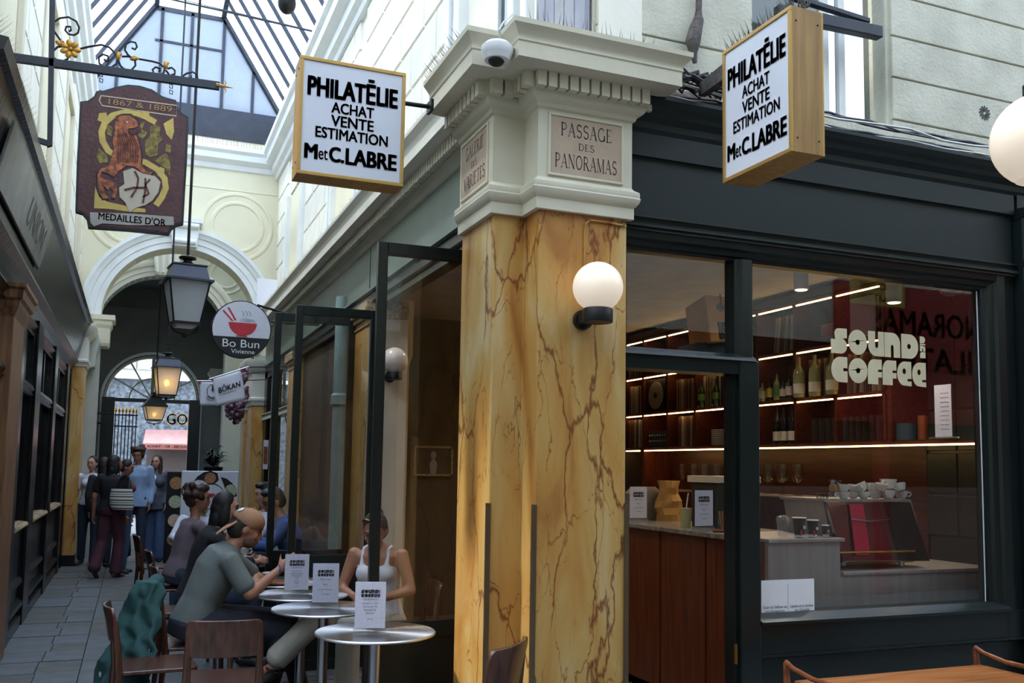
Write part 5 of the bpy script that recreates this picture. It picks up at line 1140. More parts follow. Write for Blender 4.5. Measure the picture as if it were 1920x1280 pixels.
# ---- shelf wall (one built-in unit)
su = thing('wall_shelving', 'dark red wood shelving wall with warm light strips filled with records', 'shelving', (XS, 7.2, 0))
LV = [1.80, 2.17, 2.575, 2.975]; dv = [9.12, 8.74, 8.25, 7.74, 7.23, 6.75, 6.25, 5.77, 5.26]
y_ = lambda v: v - 7.2
part('back', bx(.33, .35, y_(5.2), y_(9.15), .0, 3.1), M['shelfwood'], su, False)
for i, z in enumerate(LV):
    part('shelf', bx(0, .34, y_(5.22 if i else 4.25), y_(9.13), z - .012, z + .016), M['shelfwood'], su, False)
part('shelf', bx(0, .34, y_(5.22), y_(9.13), 3.0, 3.06), M['shelfwood'], su, False)
for v in dv:
    part('divider', bx(.0, .33, y_(v) - .012, y_(v) + .012, 1.8, 3.0), M['shelfwood'], su, False)
part('end_panel', bx(-.01, .34, y_(5.18), y_(5.22), 1.8, 3.1), M['shelfwood'], su, False)
part('end_panel', bx(.0, .34, y_(8.72), y_(8.76), 0, 1.8), M['mahog'], su, False)
for z in LV[1:]:
    for a, b_ in zip(dv[1:], dv[:-1]): part('light_strip', bx(-.004, .006, y_(a) + .03, y_(b_) - .03, z - .022, z - .012), M['led'], su, False)
for a, b_ in ((7.20, 8.70), (8.8, 9.1), (4.42, 7.16)): part('light_strip', bx(-.004, .006, y_(a), y_(b_), 1.775, 1.786), M['led'], su, False)
part('glass_hanger', B().box(.0, .3, y_(6.3), y_(8.2), 1.37, 1.385), M['ledge'], su, False)

# records, one by one
rec_cols = [(176, 160, 140), (120, 106, 92), (196, 184, 164), (96, 84, 78), (150, 128, 100), (70, 62, 60), (182, 170, 150), (110, 70, 54)]
rmats = [mat('record_sleeve_%s' % 'abcdefgh'[i], c_, .6) for i, c_ in enumerate(rec_cols)]
rmesh = [mesh_of('record_sleeve', bx(0, .30, -.0028, .0028, 0, .305), m_, False) for m_ in rmats]
def records(y0, y1, z, n, lean=0, grp='records in the shelving'):
    for i in range(n):
        y = y0 + (y1 - y0) * (i + .5) / n; me = rmesh[rnd.randrange(8)]
        o = bpy.data.objects.new('record_sleeve', me); C.objects.link(o); o.location = (XS + .012 + rnd.random() * .014, y, z + .018); o.rotation_euler = (lean * (.5 + .6 * i / n) + (rnd.random() - .5) * .03, 0, 0)
        o.scale = (1, .8 + rnd.random() * .5, .97 + rnd.random() * .03)
        tag(o, grp[0], 'record', grp[1])
def rg(s): return ('record sleeve standing upright in the ' + s, 'records in the ' + s)
records(8.78, 9.08, 2.17, 16, 0, rg('middle row far left cell')); records(8.78, 9.08, 1.80, 13, 0, rg('lower row far left cell')); records(8.78, 9.08, 2.575, 12, 0, rg('upper row far left cell'))
records(7.80, 8.10, 2.17, 16, 0, rg('middle row cell above the row of pale sleeves')); records(7.80, 8.08, 1.80, 11, 0, rg('lower row cell of pale sleeves beside plates'))
records(7.32, 7.62, 2.17, 15, .0, rg('middle row cell behind two green bottles')); records(7.45, 7.7, 2.575, 12, .05, rg('upper row cell behind the speaker'))
records(6.30, 6.55, 2.575, 16, .12, rg('upper row cell left of the red box, leaning'))
records(5.82, 6.10, 2.17, 14, 0, rg('middle row cell behind white wine bottles')); records(5.32, 5.68, 2.17, 16, .05, rg('middle row cell behind the window logo'))
records(5.32, 5.40, 2.575, 4, .12, rg('upper row cell nearest the window')); records(6.9, 7.0, 2.17, 5, 0, rg('middle row cell at the door edge'))
tag(obj('red_box', bx(XS + .02, XS + .2, 5.80, 5.95, 2.66, 2.76), mat('red_plastic_box', (170, 40, 34), .4), smooth=False, bevel=.01), 'small red box on the upper shelf beside leaning records', 'box')
bo_ = tag(obj('white_record_cover', bx(XS - .03, XS - .025, 5.30, 5.56, 2.6, 2.90), M['paper'], smooth=False), 'pale square record cover facing out on the upper shelf', 'record')
# framed disc, cassette deck, plates
fd = thing('framed_disc', 'round pale disc in a dark square frame on the middle shelf', 'picture', (XS + .02, 8.5, 2.19))
part('frame', bx(0, .02, -.19, .19, 0, .34), M['black'], fd, False); rb = B(); rb.M = Matrix.Translation((-.004, 0, .17)) @ Matrix.Rotation(PI / 2, 4, 'Y'); rb.lathe([(.145, -.003), (.145, .003)], n=32); part('disc', rb, mat('cream_disc', (150, 140, 122), .5), fd)
rb = B(); rb.M = Matrix.Translation((-.01, 0, .17)) @ Matrix.Rotation(PI / 2, 4, 'Y'); rb.lathe([(.03, -.003), (.03, .003)], n=20); part('disc_label', rb, M['black'], fd)
ck = thing('mixing_console', 'small dark console with rows of knobs on the lower shelf', 'audio equipment', (XS + .02, 8.47, 1.82))
part('case', bx(0, .25, -.19, .19, 0, .16), mat('dark_grey_case', (50, 54, 54), .4), ck, False, .006)
for i in range(7):
    for j in range(2): part('knob', B().ell((-.004, -.15 + i * .05, .12 - j * .06), .009, None, 8, 5), M['steel'], ck)
tag(obj('glass_jar', B().lathe([(.03, 0), (.04, .01), (.04, .13), (.03, .15), (.032, .16)], (XS + .12, 8.38, 1.98), 16), M['clear']), 'clear glass jar standing on the dark mixing console', 'jar')
for i in range(9):
    tag(obj('plate', B().lathe([(.05, 0), (.10, .006), (.105, .012), (.10, .014)], (XS + .13, 7.47, 1.818 + i * .017), 24), M['porcelain']), 'white plate in the stack on the lower shelf', 'plate', 'plates stacked on the lower shelf')
# bottles
def bottle_mesh(r, h, neck=.3): return [(r * .9, 0), (r, .01), (r, h * (1 - neck) * .85), (r * .85, h * (1 - neck)), (r * .35, h * (1 - neck * .62)), (r * .32, h * .98), (r * .36, h)]
gb = mat('dark_green_bottle_glass', (30, 56, 36), .15, spec=.6); db = mat('black_wine_bottle_glass', (18, 18, 20), .15, spec=.6); wb = mat('white_wine_bottle_glass', (140, 140, 96), .12, spec=.6)
lbG = mat('green_label', (96, 140, 60), .6); lbW = mat('cream_label', (210, 200, 184), .6); lbY = mat('yellow_label', (200, 180, 60), .6)
def bottle(loc, r, h, m, lm, label, group=None, neck=.34, lh=(.25, .5)):
    g = thing('bottle', label, 'bottle', loc, group); bb_ = part('body', B().lathe(bottle_mesh(r, h, neck), n=16), m, g)
    part('label', B().lathe([(r * 1.01, h * lh[0]), (r * 1.01, h * lh[1])], n=16, cap=False), lm, bb_); return g
for i, y in enumerate((7.62, 7.38)): bottle((XS + .0, y, 2.188), .038, .25, gb, lbG, 'dark green beer bottle with green label, %s of two before the records' % ('farther' if i == 0 else 'nearer'), 'green bottles on the middle shelf')
for i, y in enumerate((7.14, 7.05, 6.95)): bottle((XS + .03, y, 1.818), .037, .30, db, lbW, 'black wine bottle with cream label, by the door post on the lower shelf', 'wine bottles by the door post', lh=(.08, .38))
for i, y in enumerate((6.52, 6.43, 6.32)): bottle((XS + .03, y, 1.818), .037, .31, db, lbW, 'black wine bottle with cream label seen through the window on the lower shelf', 'wine bottles left in the window', lh=(.08, .33))
for i, y in enumerate((6.17, 5.98, 5.78)): bottle((XS - .02, y, 2.188), .048, .33, wb, lbW, 'pale wine bottle with rounded cream label, %s' % ('leftmost of three', 'middle of three', 'rightmost of three, beside the logo')[i], 'pale wine bottles on the middle shelf', lh=(.10, .34))
for i, (y, m_, lm) in enumerate(((6.68, wb, lbW), (6.58, db, lbY), (6.48, wb, lbG), (6.40, db, lbW), (6.32, db, lbW))): bottle((XS, y, 2.188), .030, .16 + .03 * (i % 3), m_, lm, 'small bottle in the crowded middle shelf cell next to the door post', 'small bottles on the middle shelf', lh=(.15, .55))
# tumblers, stacked tall
tm = mesh_of('tall_glass', B().lathe([(.022, 0), (.026, .002), (.030, .19), (.028, .19), (.024, .006)], n=14, cap=False), M['clear'])
for i, y in enumerate((6.05, 5.97, 5.89, 5.81, 5.70, 5.63, 5.56, 5.49, 5.42, 5.35)):
    o = bpy.data.objects.new('tall_glass', tm); C.objects.link(o); o.location = (XS + .03, y, 1.818); tag(o, 'tall clear glass standing on the long lit lower shelf', 'glass', 'tall glasses on the lower shelf')
wg = thing('wine_glass', 'wine glass hanging stem up from the rail beneath the shelf', 'glass', (XS + .08, 8.1, 1.385), 'hanging wine glasses')
part('bowl', B().lathe([(.005, .10), (.028, .12), (.040, .16), (.042, .21), (.036, .26)], n=14, cap=False), M['clear'], wg); part('stem', B().lathe([(.035, .002), (.034, .006), (.006, .012), (.004, .1)], n=12), M['clear'], wg)
for i in range(1, 19): copy_tree(wg, (XS + .08 + .1 * (i % 2), 8.1 - i * .098, 1.385))

# ---- ceiling downlights (some added unseen to brighten the room), smoke detector, speaker
def spot_light(c, e=26):
    ld = bpy.data.lights.new('spot_bulb', 'SPOT'); ld.energy = e; ld.spot_size = 2.3; ld.spot_blend = .8; ld.color = (1, .86, .68); ld.shadow_soft_size = .05
    o = bpy.data.objects.new('spot_bulb', ld); C.objects.link(o); o.location = (c[0], c[1], c[2] - .10)
for i, (px_, py_) in enumerate(((1502, 522), (1676, 545), (None, 0), (None, 1), (None, 2), (None, 3))):  # entries without pixels are unseen lamps added to brighten the cafe
    c = on_y(px_, py_, 5.2 if i == 0 else 4.75) if px_ else Vector([(2.5, 5.4, 2.96), (4.3, 6.0, 2.96), (2.5, 7.2, 2.96), (3.9, 7.8, 2.96)][i - 2]); spot_light(c)
    g = thing('ceiling_spotlight', 'white cylinder spotlight on the cafe ceiling, ' + ('left one near the post', 'right one above the logo', 'unseen fill added by the open gallery bay', 'unseen fill added above the bar', 'unseen fill added deep by the gallery side', 'unseen fill added deepest above the bar')[i], 'spotlight', c, 'ceiling spotlights of the cafe')
    part('housing', B().lathe([(.048, -.08), (.05, -.075), (.05, .14)], n=24), M['white'], g); part('lit_face', B().lathe([(.04, -.084), (.04, -.078)], n=20), M['lampglow'], g)
c = on_y(1786, 540, 4.9); tag(obj('smoke_detector', B().lathe([(.05, -.05), (.08, -.035), (.085, -.01), (.10, -.005), (.10, .02)], c, 24), M['white']), 'round white smoke detector on the ceiling at the upper right window corner', 'detector')
ys = 4.42
sp = thing('loudspeaker', 'tan wooden loudspeaker tilted on a black mount behind the transom glass', 'loudspeaker', on_y(1325, 610, ys))
o = sp.location
F4 = [on_y(1322, 552, ys) - o, on_y(1373, 557, ys) - o, on_y(1381, 637, ys) - o, on_y(1333, 641, ys) - o]
bk = on_y(1284, 577, ys + .28) - on_y(1322, 552, ys)

b = B(); b.add([*F4, *[p + bk for p in F4]], [(0, 1, 2, 3), (7, 6, 5, 4), (0, 4, 5, 1), (1, 5, 6, 2), (2, 6, 7, 3), (3, 7, 4, 0)]); part('cabinet', b, mat('tan_speaker_wood', (240, 158, 80), .7), sp, False, .006)
e1 = (F4[1] - F4[0]).normalized(); e2 = (F4[0] - F4[3]).normalized(); nf = Vector((0, -1, 0))
def disc3(c, r, d, n=24): 
    P_ = [c + e1 * r * math.cos(2 * PI * k / n) + e2 * r * math.sin(2 * PI * k / n) for k in range(n)]; return B().slab(P_, nf * d)
part('port', disc3(on_y(1350, 576, ys) - o, .024, .004), M['black'], sp, False); part('cable', B().tube([on_y(1349, 552, ys) - o + nf * .004, on_y(1351, 566, ys) - o + nf * .006, on_y(1350, 576, ys) - o + nf * .01], .004, 6), M['black'], sp)
tq = [on_y(1345, 604, ys) - o, on_y(1369, 604, ys) - o, on_y(1374, 633, ys) - o, on_y(1350, 636, ys) - o]
part('terminal_plate', B().slab(tq, nf * .006), M['black'], sp, False)
for px_, py_ in ((1354, 614), (1362, 613), (1355, 624), (1364, 624)): part('terminal', B().ell(on_y(px_, py_, ys) - o + nf * .012, .007, None, 8, 5), M['brass'], sp)
part('mount', B().slab([on_y(1318, 640, ys) - o + UYV * .05, on_y(1384, 640, ys) - o + UYV * .05, on_y(1384, 664, ys) - o, on_y(1300, 664, ys) - o], (0, .2, 0)), M['black'], sp, False)

# ---- counter
ct = thing('bar_counter', 'reddish wooden bar counter with a thin stone top behind the doorway', 'counter', (3.32, 5.2, FZ))
for a, b_ in ((-.72, -.24), (-.22, .30), (.32, .84), (.86, 1.2)): part('front_panel', bx(-.004 + .004, .03, a, b_, .06, 1.09), M['mahog'], ct, False, .003)
for v in (-.23, .31, .85): part('groove_batten', bx(.012, .03, v - .012, v + .012, .06, 1.09), M['teak2'], ct, False)
part('toe_kick', bx(.03, .05, -.72, 1.2, 0, .06), M['porcelain'], ct, False)
part('carcase', bx(.03, .6, -.2, 1.2, .0, 1.085), M['mahog'], ct, False)
part('worktop', B().ext([(-.03, -.76), (.0, -.76), (.03, -.2), (.62, -.2), (.62, 1.22), (-.03, 1.22)], 'z', 1.09, 1.12), mat('grey_stone_worktop', (140, 132, 124), .25, rgb2=(100, 92, 86), vs=20), ct, False, .003)
mw = thing('steel_back_counter', 'brushed steel counter back under the coffee machine behind the large window', 'counter', (4.1, 4.45, FZ))
part('steel_back', bx(-.75, -.24, -.06, -.03, 0, 1.12), M['panelsteel'], mw, False); part('steel_back', bx(-.24, 1.0, -.06, -.03, 0, .90), M['panelsteel'], mw, False); part('carcase', B().box(-.75, -.24, -.03, .5, 0, 1.10).box(-.24, 1.0, -.03, .5, 0, .90), M['mahog'], mw, False)
part('worktop', bx(-.76, -.22, -.08, .52, 1.10, 1.12), M['panelsteel'], mw, False, .002); part('lower_worktop', bx(-.22, 1.0, -.07, .52, .90, .92), M['panelsteel'], mw, False, .002)
# coffee machine: tilted mirror-steel back with side rails
cm = thing('espresso_machine', 'polished steel espresso machine with slanted back, stacked cups on top', 'coffee machine', (4.1, 4.5, 1.0))
yc_ = 4.52; o = cm.location
def E_(px, py, y=yc_): return on_y(px, py, y) - o
bq = [E_(1550, 939), E_(1706, 940), E_(1730, 1050), E_(1568, 1050)]
part('back_panel', B().slab([bq[0], bq[1], bq[2] + Vector((0, -.06, 0)), bq[3] + Vector((0, -.06, 0))], (0, .03, 0)), mat('mirror_steel', (150, 150, 154), .12, 1), cm, False, .004)
part('body', B().add([*[p + Vector((0, .03, 0)) for p in bq], *[p + Vector((0, .42, 0)) for p in bq]], [(0, 1, 2, 3), (7, 6, 5, 4), (0, 4, 5, 1), (1, 5, 6, 2), (2, 6, 7, 3), (3, 7, 4, 0)]) or B() if False else B().slab([p + Vector((0, .03, 0)) for p in bq], (0, .38, 0)), M['panelsteel'], cm, False, .006)
part('rail', B().tube([E_(1707, 941), E_(1714, 965), E_(1722, 1000), E_(1728, 1030), E_(1724, 1046), E_(1710, 1051), E_(1640, 1054), E_(1568, 1056)], .008, 8), M['brass'], cm)
part('rail', B().tube([E_(1568, 1036, yc_ - .07), E_(1715, 1033, yc_ - .07)], .006, 8), M['brass'], cm)
part('towel_bar', B().tube([E_(1597, 973, yc_ - .04), E_(1632, 977, yc_ - .05), E_(1668, 973, yc_ - .04)], .004, 6), M['steel'], cm)
part('cup_tray', B().slab([E_(1546, 940), E_(1708, 941), E_(1708, 936), E_(1546, 935)], (0, .42, 0)), M['panelsteel'], cm, False)
part('red_stripe', B().slab([E_(1592, 945, yc_ - .012), E_(1618, 945, yc_ - .012), E_(1632, 1040, yc_ - .07), E_(1604, 1040, yc_ - .07)], (0, -.002, 0)), mat('crimson_panel', (186, 30, 60), .3), cm, False)
part('foot', B().lathe([(.02, 0), (.02, .14)], E_(1580, 1060), 12).lathe([(.02, 0), (.02, .14)], E_(1690, 1060), 12), M['steel'], cm)
# cups
cupb = B().lathe([(.02, 0), (.03, .004), (.042, .03), (.046, .055), (.044, .055), (.038, .03), (.0, .008)], n=20, cap=False)
cpm = mesh_of('bowl', cupb, M['porcelain']); hdl = mesh_of('handle', B().tube([(.04, 0, .045), (.06, 0, .045), (.066, 0, .03), (.055, 0, .015), (.038, 0, .018)], .005, 6), M['porcelain'])
def cup(loc, label, group, s=1, rz=0, tilt=0, nm='coffee_cup', cat='cup'):
    g = thing(nm, label, cat, loc, group); g.rotation_euler = (tilt, 0, rz); g.scale = (s, s, s)
    for nme, me in (('bowl', cpm), ('handle', hdl)):
        o_ = bpy.data.objects.new(nme, me); C.objects.link(o_); o_.parent = g
    return g
zt0 = on_y(1630, 936, yc_).z + .002
for i, (px_, dz, s, ti) in enumerate(((1582, 0, .75, 0), (1600, 0, .72, 0), (1620, 0, .75, .0), (1642, 0, .9, 0), (1665, 0, .95, 0), (1690, 0, .85, 0), (1582, .045, .75, .1), (1600, .043, .75, -.1), (1618, .045, .9, .5), (1636, .05, .85, 0), (1652, .05, .8, .2), (1666, .06, 1.1, 0), (1690, .05, .8, .35))):
    p = on_y(px_, 936, yc_ + .06 + .05 * (i % 2)); cup((p.x, p.y, zt0 + dz), 'white porcelain cup heaped on top of the espresso machine', 'cups on the espresso machine', s * 1.05, rz=rnd.random() * 6, tilt=ti)
chx = thing('glass_carafe', 'glass carafe with a wooden collar beside the heaped cups', 'carafe', on_y(1566, 936, yc_ + .1)); part('glass', B().lathe([(.035, 0), (.045, .02), (.02, .07), (.02, .085), (.042, .12)], n=18, cap=False), M['clear'], chx); part('wood_collar', B().lathe([(.032, .05), (.034, .055), (.034, .085), (.032, .09)], n=18), M['goldwood'], chx)
wbk = thing('wire_basket', 'small wire basket left of the glass carafe', 'basket', on_y(1542, 940, yc_ + .1)); bb = B()
for k in range(12): a = 2 * PI * k / 12; bb.tube([(.03 * math.cos(a), .03 * math.sin(a), 0), (.04 * math.cos(a), .04 * math.sin(a), .05)], .0015, 4)
for z in (0, .02, .05): bb.tube([((.03 + z * .2) * math.cos(a * PI / 8), (.03 + z * .2) * math.sin(a * PI / 8), z) for a in range(16)], .002, 4, closed=True)
part('wires', bb, M['iron'], wbk)
# paper cups and plastic cup on the steel counter
pc = mat('dark_green_paper_cup', (40, 50, 46), .6)
for px_, pt, pb_, nm in ((1499, 975, 1010, 'largest'), (1524, 980, 1010, 'middle-sized'), (1548, 990, 1010, 'smallest')):
    c = on_y(px_, pb_, 4.46); H_ = on_y(px_, pt, 4.46).z - c.z; R1 = H_ * .36
    g = thing('paper_cup', nm + ' dark green paper cup on the steel counter', 'cup', (c.x, c.y, 1.203), 'paper cups on the steel counter')
    part('body', B().lathe([(R1 * .72, .012), (R1, H_)], n=20, cap=True), pc, g); part('rim', B().lathe([(R1 * .99, H_), (R1 * 1.06, H_ + .002), (R1 * 1.05, H_ + .006), (R1 * .98, H_ + .006)], n=20), M['white'], g); part('white_foot', B().lathe([(R1 * .70, 0), (R1 * .73, .014)], n=20), M['white'], g)
    part('printed_badge', bx(.0, R1 * .45, -R1 * .93, -R1 * .86, H_ * .45, H_ * .62), M['paper'], g, False); part('printed_figure', B().box(-R1 * .55, -R1 * .25, -R1 * .90, -R1 * .80, H_ * .1, H_ * .4), M['redprint'], g, False)
c = on_y(1468, 1010, 4.5); pl_ = thing('plastic_cup', 'clear plastic cup with domed lid beside the paper cups', 'cup', (c.x, 4.5, 1.203)); part('body', B().lathe([(.026, 0), (.038, .095)], n=20, cap=False), M['acryl'], pl_); part('lid', B().lathe([(.042, .095), (.042, .10), (.034, .115), (.012, .125)], n=20), M['acryl'], pl_)
c = on_y(1253, 978, 5.35); pl_ = thing('iced_drink_cup', 'plastic cup of pale iced drink with a straw on the wooden bar', 'cup', (3.42, c.y, 1.2)); part('body', B().lathe([(.03, 0), (.042, .13)], n=20), mat('pale_iced_drink', (176, 170, 120), .3), pl_); part('straw', B().tube([(0, 0, .1), (.02, 0, .23)], .004, 6), M['porcelain'], pl_)

# ---- menu cards in clear stands
def menu(label, loc, rz, lines, w=.148, h=.205, sp_='a'):
    g = thing('menu_card_stand', label, 'menu', loc, None, rz)
    cd_ = part('card', bx(-w / 2, w / 2, -.0015, .0015, .028, .028 + h), M['paper'], g, False)
    part('acrylic_base', B().box(-w / 2 - .006, w / 2 + .006, -.012, .012, 0, .024), M['acryl'], g, False, .002)
    zt_ = .028 + h
    vs, fs = LOGO; me = bpy.data.meshes.new('printed_logo'); me.from_pydata([(x * w * .62, -.0021, zt_ - h * .25 + y * w * .25) for x, y in vs], [], fs); me.materials.append(M['ink']); o = bpy.data.objects.new('printed_logo', me); C.objects.link(o); o.parent = cd_
    for wd, zf, ww in lines:
        vs, fs = text_raw(wd, .0); me = bpy.data.meshes.new('lettering'); hh = .028 * h * 1.25
        me.from_pydata([(x * ww * w, -.0021, zt_ - h * zf + y * hh) for x, y in vs], [], fs); me.materials.append(M['ink']); o = bpy.data.objects.new('lettering', me); C.objects.link(o); o.parent = cd_
    return g
SW = [('! SANDWICH !', .38, .52), ('JAMBON CRU', .47, .54), ('ROQUETTE', .54, .45), ('BURRATA', .61, .38), ('PESTO', .68, .28), ('10 €', .80, .16)]
SJ = [('! SANDWICH !', .38, .52), ('JAMBON', .48, .40), ('SAINDE BURETTE', .55, .50), ('CORNICHON', .61, .42), ('6.5€', .67, .14), ('COMTÉ', .75, .22), ('8.50€', .81, .16), ('7 €', .89, .10)]
FR_ = [('! FRESH ALERT !', .41, .5), ('BEST', .54, .18), ('CAFÉ FRAPPÉ', .67, .54), ('IN TOWN', .79, .3)]
menu('white menu card for the ham and burrata sandwich on the nearest round table', (1.12, 4.60, .752), -.28, SW, .150, .225)
menu('white menu card for the iced coffee on the second nearest round table', (1.075, 5.52, .752), -.25, FR_, .150, .225)
menu('white menu card for the seven euro sandwich on the table before the capped man', (1.005, 6.12, .752), -.22, SJ, .150, .225)
c = on_z(1320, 990, 1.2); menu('white menu card for iced coffee on the wooden bar in the doorway', (3.38, on_x(1320, 990, 3.38).y, 1.202), .15, FR_, .150, .225)
menu('white menu card half hidden behind the post at the window corner', (3.20, 4.42, 1.22), .5, FR_, .15, .30)
menu('white menu card half hidden behind the marble pillar on the bar', (3.42, 5.98, 1.202), .1, FR_, .150, .225)
tb = thing('toaster_cabinet', 'small display oven with a cream top on the bar behind the menu card', 'appliance', (3.72, 5.35, 1.2)); part('case', bx(-.16, .16, -.15, .15, 0, .30), M['tile'], tb, False, .008); part('top', bx(-.18, .18, -.17, .17, .30, .345), M['beige'], tb, False, .004); part('window', bx(-.165, -.155, -.12, .12, .04, .26), M['oldglass'], tb, False)
pb_ = thing('paper_bag', 'crumpled brown paper bag on the bar beside the shelving', 'bag', (3.75, 6.1, 1.2))
r_ = random.Random(4); b = B().loft([((0, 0, z), ((.10 + r_.random() * .03) * (1 if z < .2 else .75), r_.random() * .02, 0), (r_.random() * .02, .07 + r_.random() * .02, 0)) for z in (0, .05, .1, .15, .2, .25, .3)], 11); part('bag', b, mat('brown_kraft_paper', (176, 130, 66), .8, bump=.6, bs=14), pb_, False)
tag(obj('flour_sack', B().loft([((3.62, 6.25, 1.2), (.15, 0, 0), (0, .06, 0)), ((3.62, 6.25, 1.4), (.17, 0, 0), (0, .07, 0)), ((3.62, 6.25, 1.45), (.1, 0, 0), (0, .05, 0))], 14), mat('grey_cloth_sack', (126, 116, 100), .9)), 'pale grey cloth sack slumped on the bar before the paper bag', 'bag')
stk_ = thing('stirrer_jar', 'glass jar of wooden stirrers on a small round board on the bar', 'jar', (3.42, on_x(1358, 1000, 3.42).y, 1.2)); part('board', B().lathe([(.07, 0), (.07, .014)], n=24), M['teak2'], stk_, True); part('glass', B().lathe([(.035, .014), (.038, .09)], n=18, cap=False), M['clear'], stk_)
for k in range(14): a = k * 2.4; part('stirrer', B().tube([(.018 * math.cos(a), .018 * math.sin(a), .02), (.034 * math.cos(a), .034 * math.sin(a), .13)], .0025, 4), M['goldwood'], stk_)
# wall menu and canisters on the long lit shelf near the right
g = thing('price_list_stand', 'white printed price list standing on the long shelf at the right', 'sign', (5.0, 4.68, 1.818)); part('card', bx(-.002, .002, -.07, .07, .01, .36), M['paper'], g, False); part('foot', bx(-.03, .03, -.1, .1, 0, .012), M['acryl'], g, False)
for k in range(9): part('printed_line', bx(-.0035, -.002, -.05, .02, .30 - k * .03, .305 - k * .03), M['greyprint'], g, False)
tag(obj('copper_canister', B().lathe([(.035, 0), (.035, .17)], (5.12, 4.97, 1.818), 20), mat('copper_tin', (170, 92, 58), .35, .6)), 'tall copper coloured canister on the long shelf', 'canister')
tag(obj('blue_grey_canister', B().lathe([(.07, 0), (.07, .12)], (5.12, 5.12, 1.818), 20), mat('blue_grey_tin', (56, 66, 78), .4)), 'squat blue grey canister left of the copper one', 'canister')
# window logo and sticker
lc = on_y(1649, 671, 4.126); lw = on_y(1737, 671, 4.126).x - on_y(1560, 671, 4.126).x
lg = tag(lettering('', (lc.x, 4.126, on_y(1649, 671, 4.126).z), UXV, UZV, lw, (on_y(1649, 622, 4.126).z - on_y(1649, 721, 4.126).z), mat('cream_vinyl', (214, 200, 164), .5), raw=LOGO, name='window_logo'), 'cream vinyl cafe name in fat rounded letters on the big window', 'lettering')
a, b_ = on_y(1427, 1088, 4.124), on_y(1527, 1150, 4.124)
stc = thing('window_sticker', 'white rectangular sticker with two captions in the lower left window corner', 'sticker', ((a.x + b_.x) / 2, 4.124, (a.z + b_.z) / 2)); w_, h_ = (b_.x - a.x), (a.z - b_.z)
part('sheet', bx(-w_ / 2, w_ / 2, -.001, .001, -h_ / 2, h_ / 2), M['white'], stc, False); part('divider_line', bx(-.002, .0, -.0018, -.001, -h_ * .36, h_ * .36), M['greyprint'], stc, False)
for wd, x_, z_, ww in (('Scan to follow us', -.25, -.25, .44), ('on Instagram', -.25, -.37, .36), ('Leave us a review', .26, -.25, .44), ('on Google', .26, -.37, .28)):
    lettering(wd, stc.location + Vector((x_ * w_, -.0022, z_ * h_)), UXV, UZV, ww * w_, .085 * h_, M['ink'], stc)
# chairs and tables seen low in the window belong to reflections; a light wooden stool stands inside
# ================================================================== TABLES, CHAIRS, PEOPLE
# ---- round steel tables
tbl = thing('round_table', 'nearest round steel table with a menu card, before the glazed leaf', 'table', (1.17, 4.68, 0), 'round steel pedestal tables')
part('tabletop', B().lathe([(.001, .735), (.292, .735), (.300, .738), (.302, .744), (.298, .75), (.001, .7505)], n=72, cap=False), M['spun'], tbl, kind='thing') if False else part('tabletop', B().lathe([(.001, .735), (.292, .735), (.300, .738), (.302, .744), (.298, .75), (.001, .7505)], n=72, cap=False), M['spun'], tbl)
part('column', B().lathe([(.03, .02), (.03, .735)], n=20), M['steel'], tbl); part('base', B().lathe([(.2, 0), (.2, .012), (.04, .022)], n=32), M['steel'], tbl)
TB = [(1.07, 5.52, 'second nearest round steel table, holding the iced coffee card'), (1.05, 6.16, 'third round steel table, between the capped man and the woman in white'),
      (1.02, 6.84, 'fourth round steel table, with wooden board, can and cup before the capped man'), (1.06, 8.7, 'round steel table with coffee cup and open laptop before the long-haired woman'), (1.02, 9.7, 'far round table before the woman in lilac')]
for x, y, lb in TB: copy_tree(tbl, (x, y, 0), label=lb)
tp = .752
# ---- bentwood chairs (local: seat centre at origin, facing +y)
def chair_parts(g, m=M['walnut']):
    w = .19
    b = B(); n = 10
    def prof(t):  # t -1..1 across the back: curve
        return -.205 - .03 + .035 * t * t
    vs = []; zs = [(.600, 0), (.612, -.003), (.64, -.008), (.70, -.018), (.742, -.028), (.768, -.034), (.783, -.037), (.79, -.039)]
    for k, (z, dy) in enumerate(zs):
        kk = (.93, .98, 1, 1, 1, .975, .92, .84)[k]
        for i in range(n + 1):
            t_ = -1 + 2 * i / n; vs.append((t_ * w * kk, prof(t_) + dy, z))
    N = len(vs); vs += [(x, y - .018, z) for x, y, z in vs]; fs = []
    for k in range(len(zs) - 1):
        for i in range(n):
            a = k * (n + 1) + i; fs.append((a, a + 1, a + n + 2, a + n + 1)); fs.append((N + a, N + a + n + 1, N + a + n + 2, N + a + 1))
    for i in range(n): fs.append((i, N + i, N + i + 1, i + 1)); a = (len(zs) - 1) * (n + 1) + i; fs.append((a, a + 1, N + a + 1, N + a))
    for k in range(len(zs) - 1):
        a = k * (n + 1); fs.append((a, a + n + 1, N + a + n + 1, N + a)); a += n; fs.append((a, N + a, N + a + n + 1, a + n + 1))
    b.add(vs, fs); part('backrest', b, m, g, bevel=.004)
    s = B(); 
    for z0_, z1_ in ((.435, .455),): s.ext([(-.2, -.18), (-.17, -.2), (.17, -.2), (.2, -.18), (.205, .17), (.17, .205), (-.17, .205), (-.205, .17)], 'z', z0_, z1_)
    part('seat', s, m, g, False, .005)
    for sx in (-1, 1):
        part('rear_leg', B().tube([(sx * .178, -.235, 0), (sx * .178, -.215, .22), (sx * .178, -.20, .43), (sx * .176, -.212, .56), (sx * .174, -.232, .72)], [.013, .017, .021, .019, .015], 8), m, g)
        part('front_leg', B().tube([(sx * .18, .20, 0), (sx * .175, .185, .435)], [.013, .019], 8), m, g)
    part('apron', B().box(-.17, .17, -.195, -.175, .39, .435).box(-.17, .17, .165, .185, .39, .435), m, g, False)
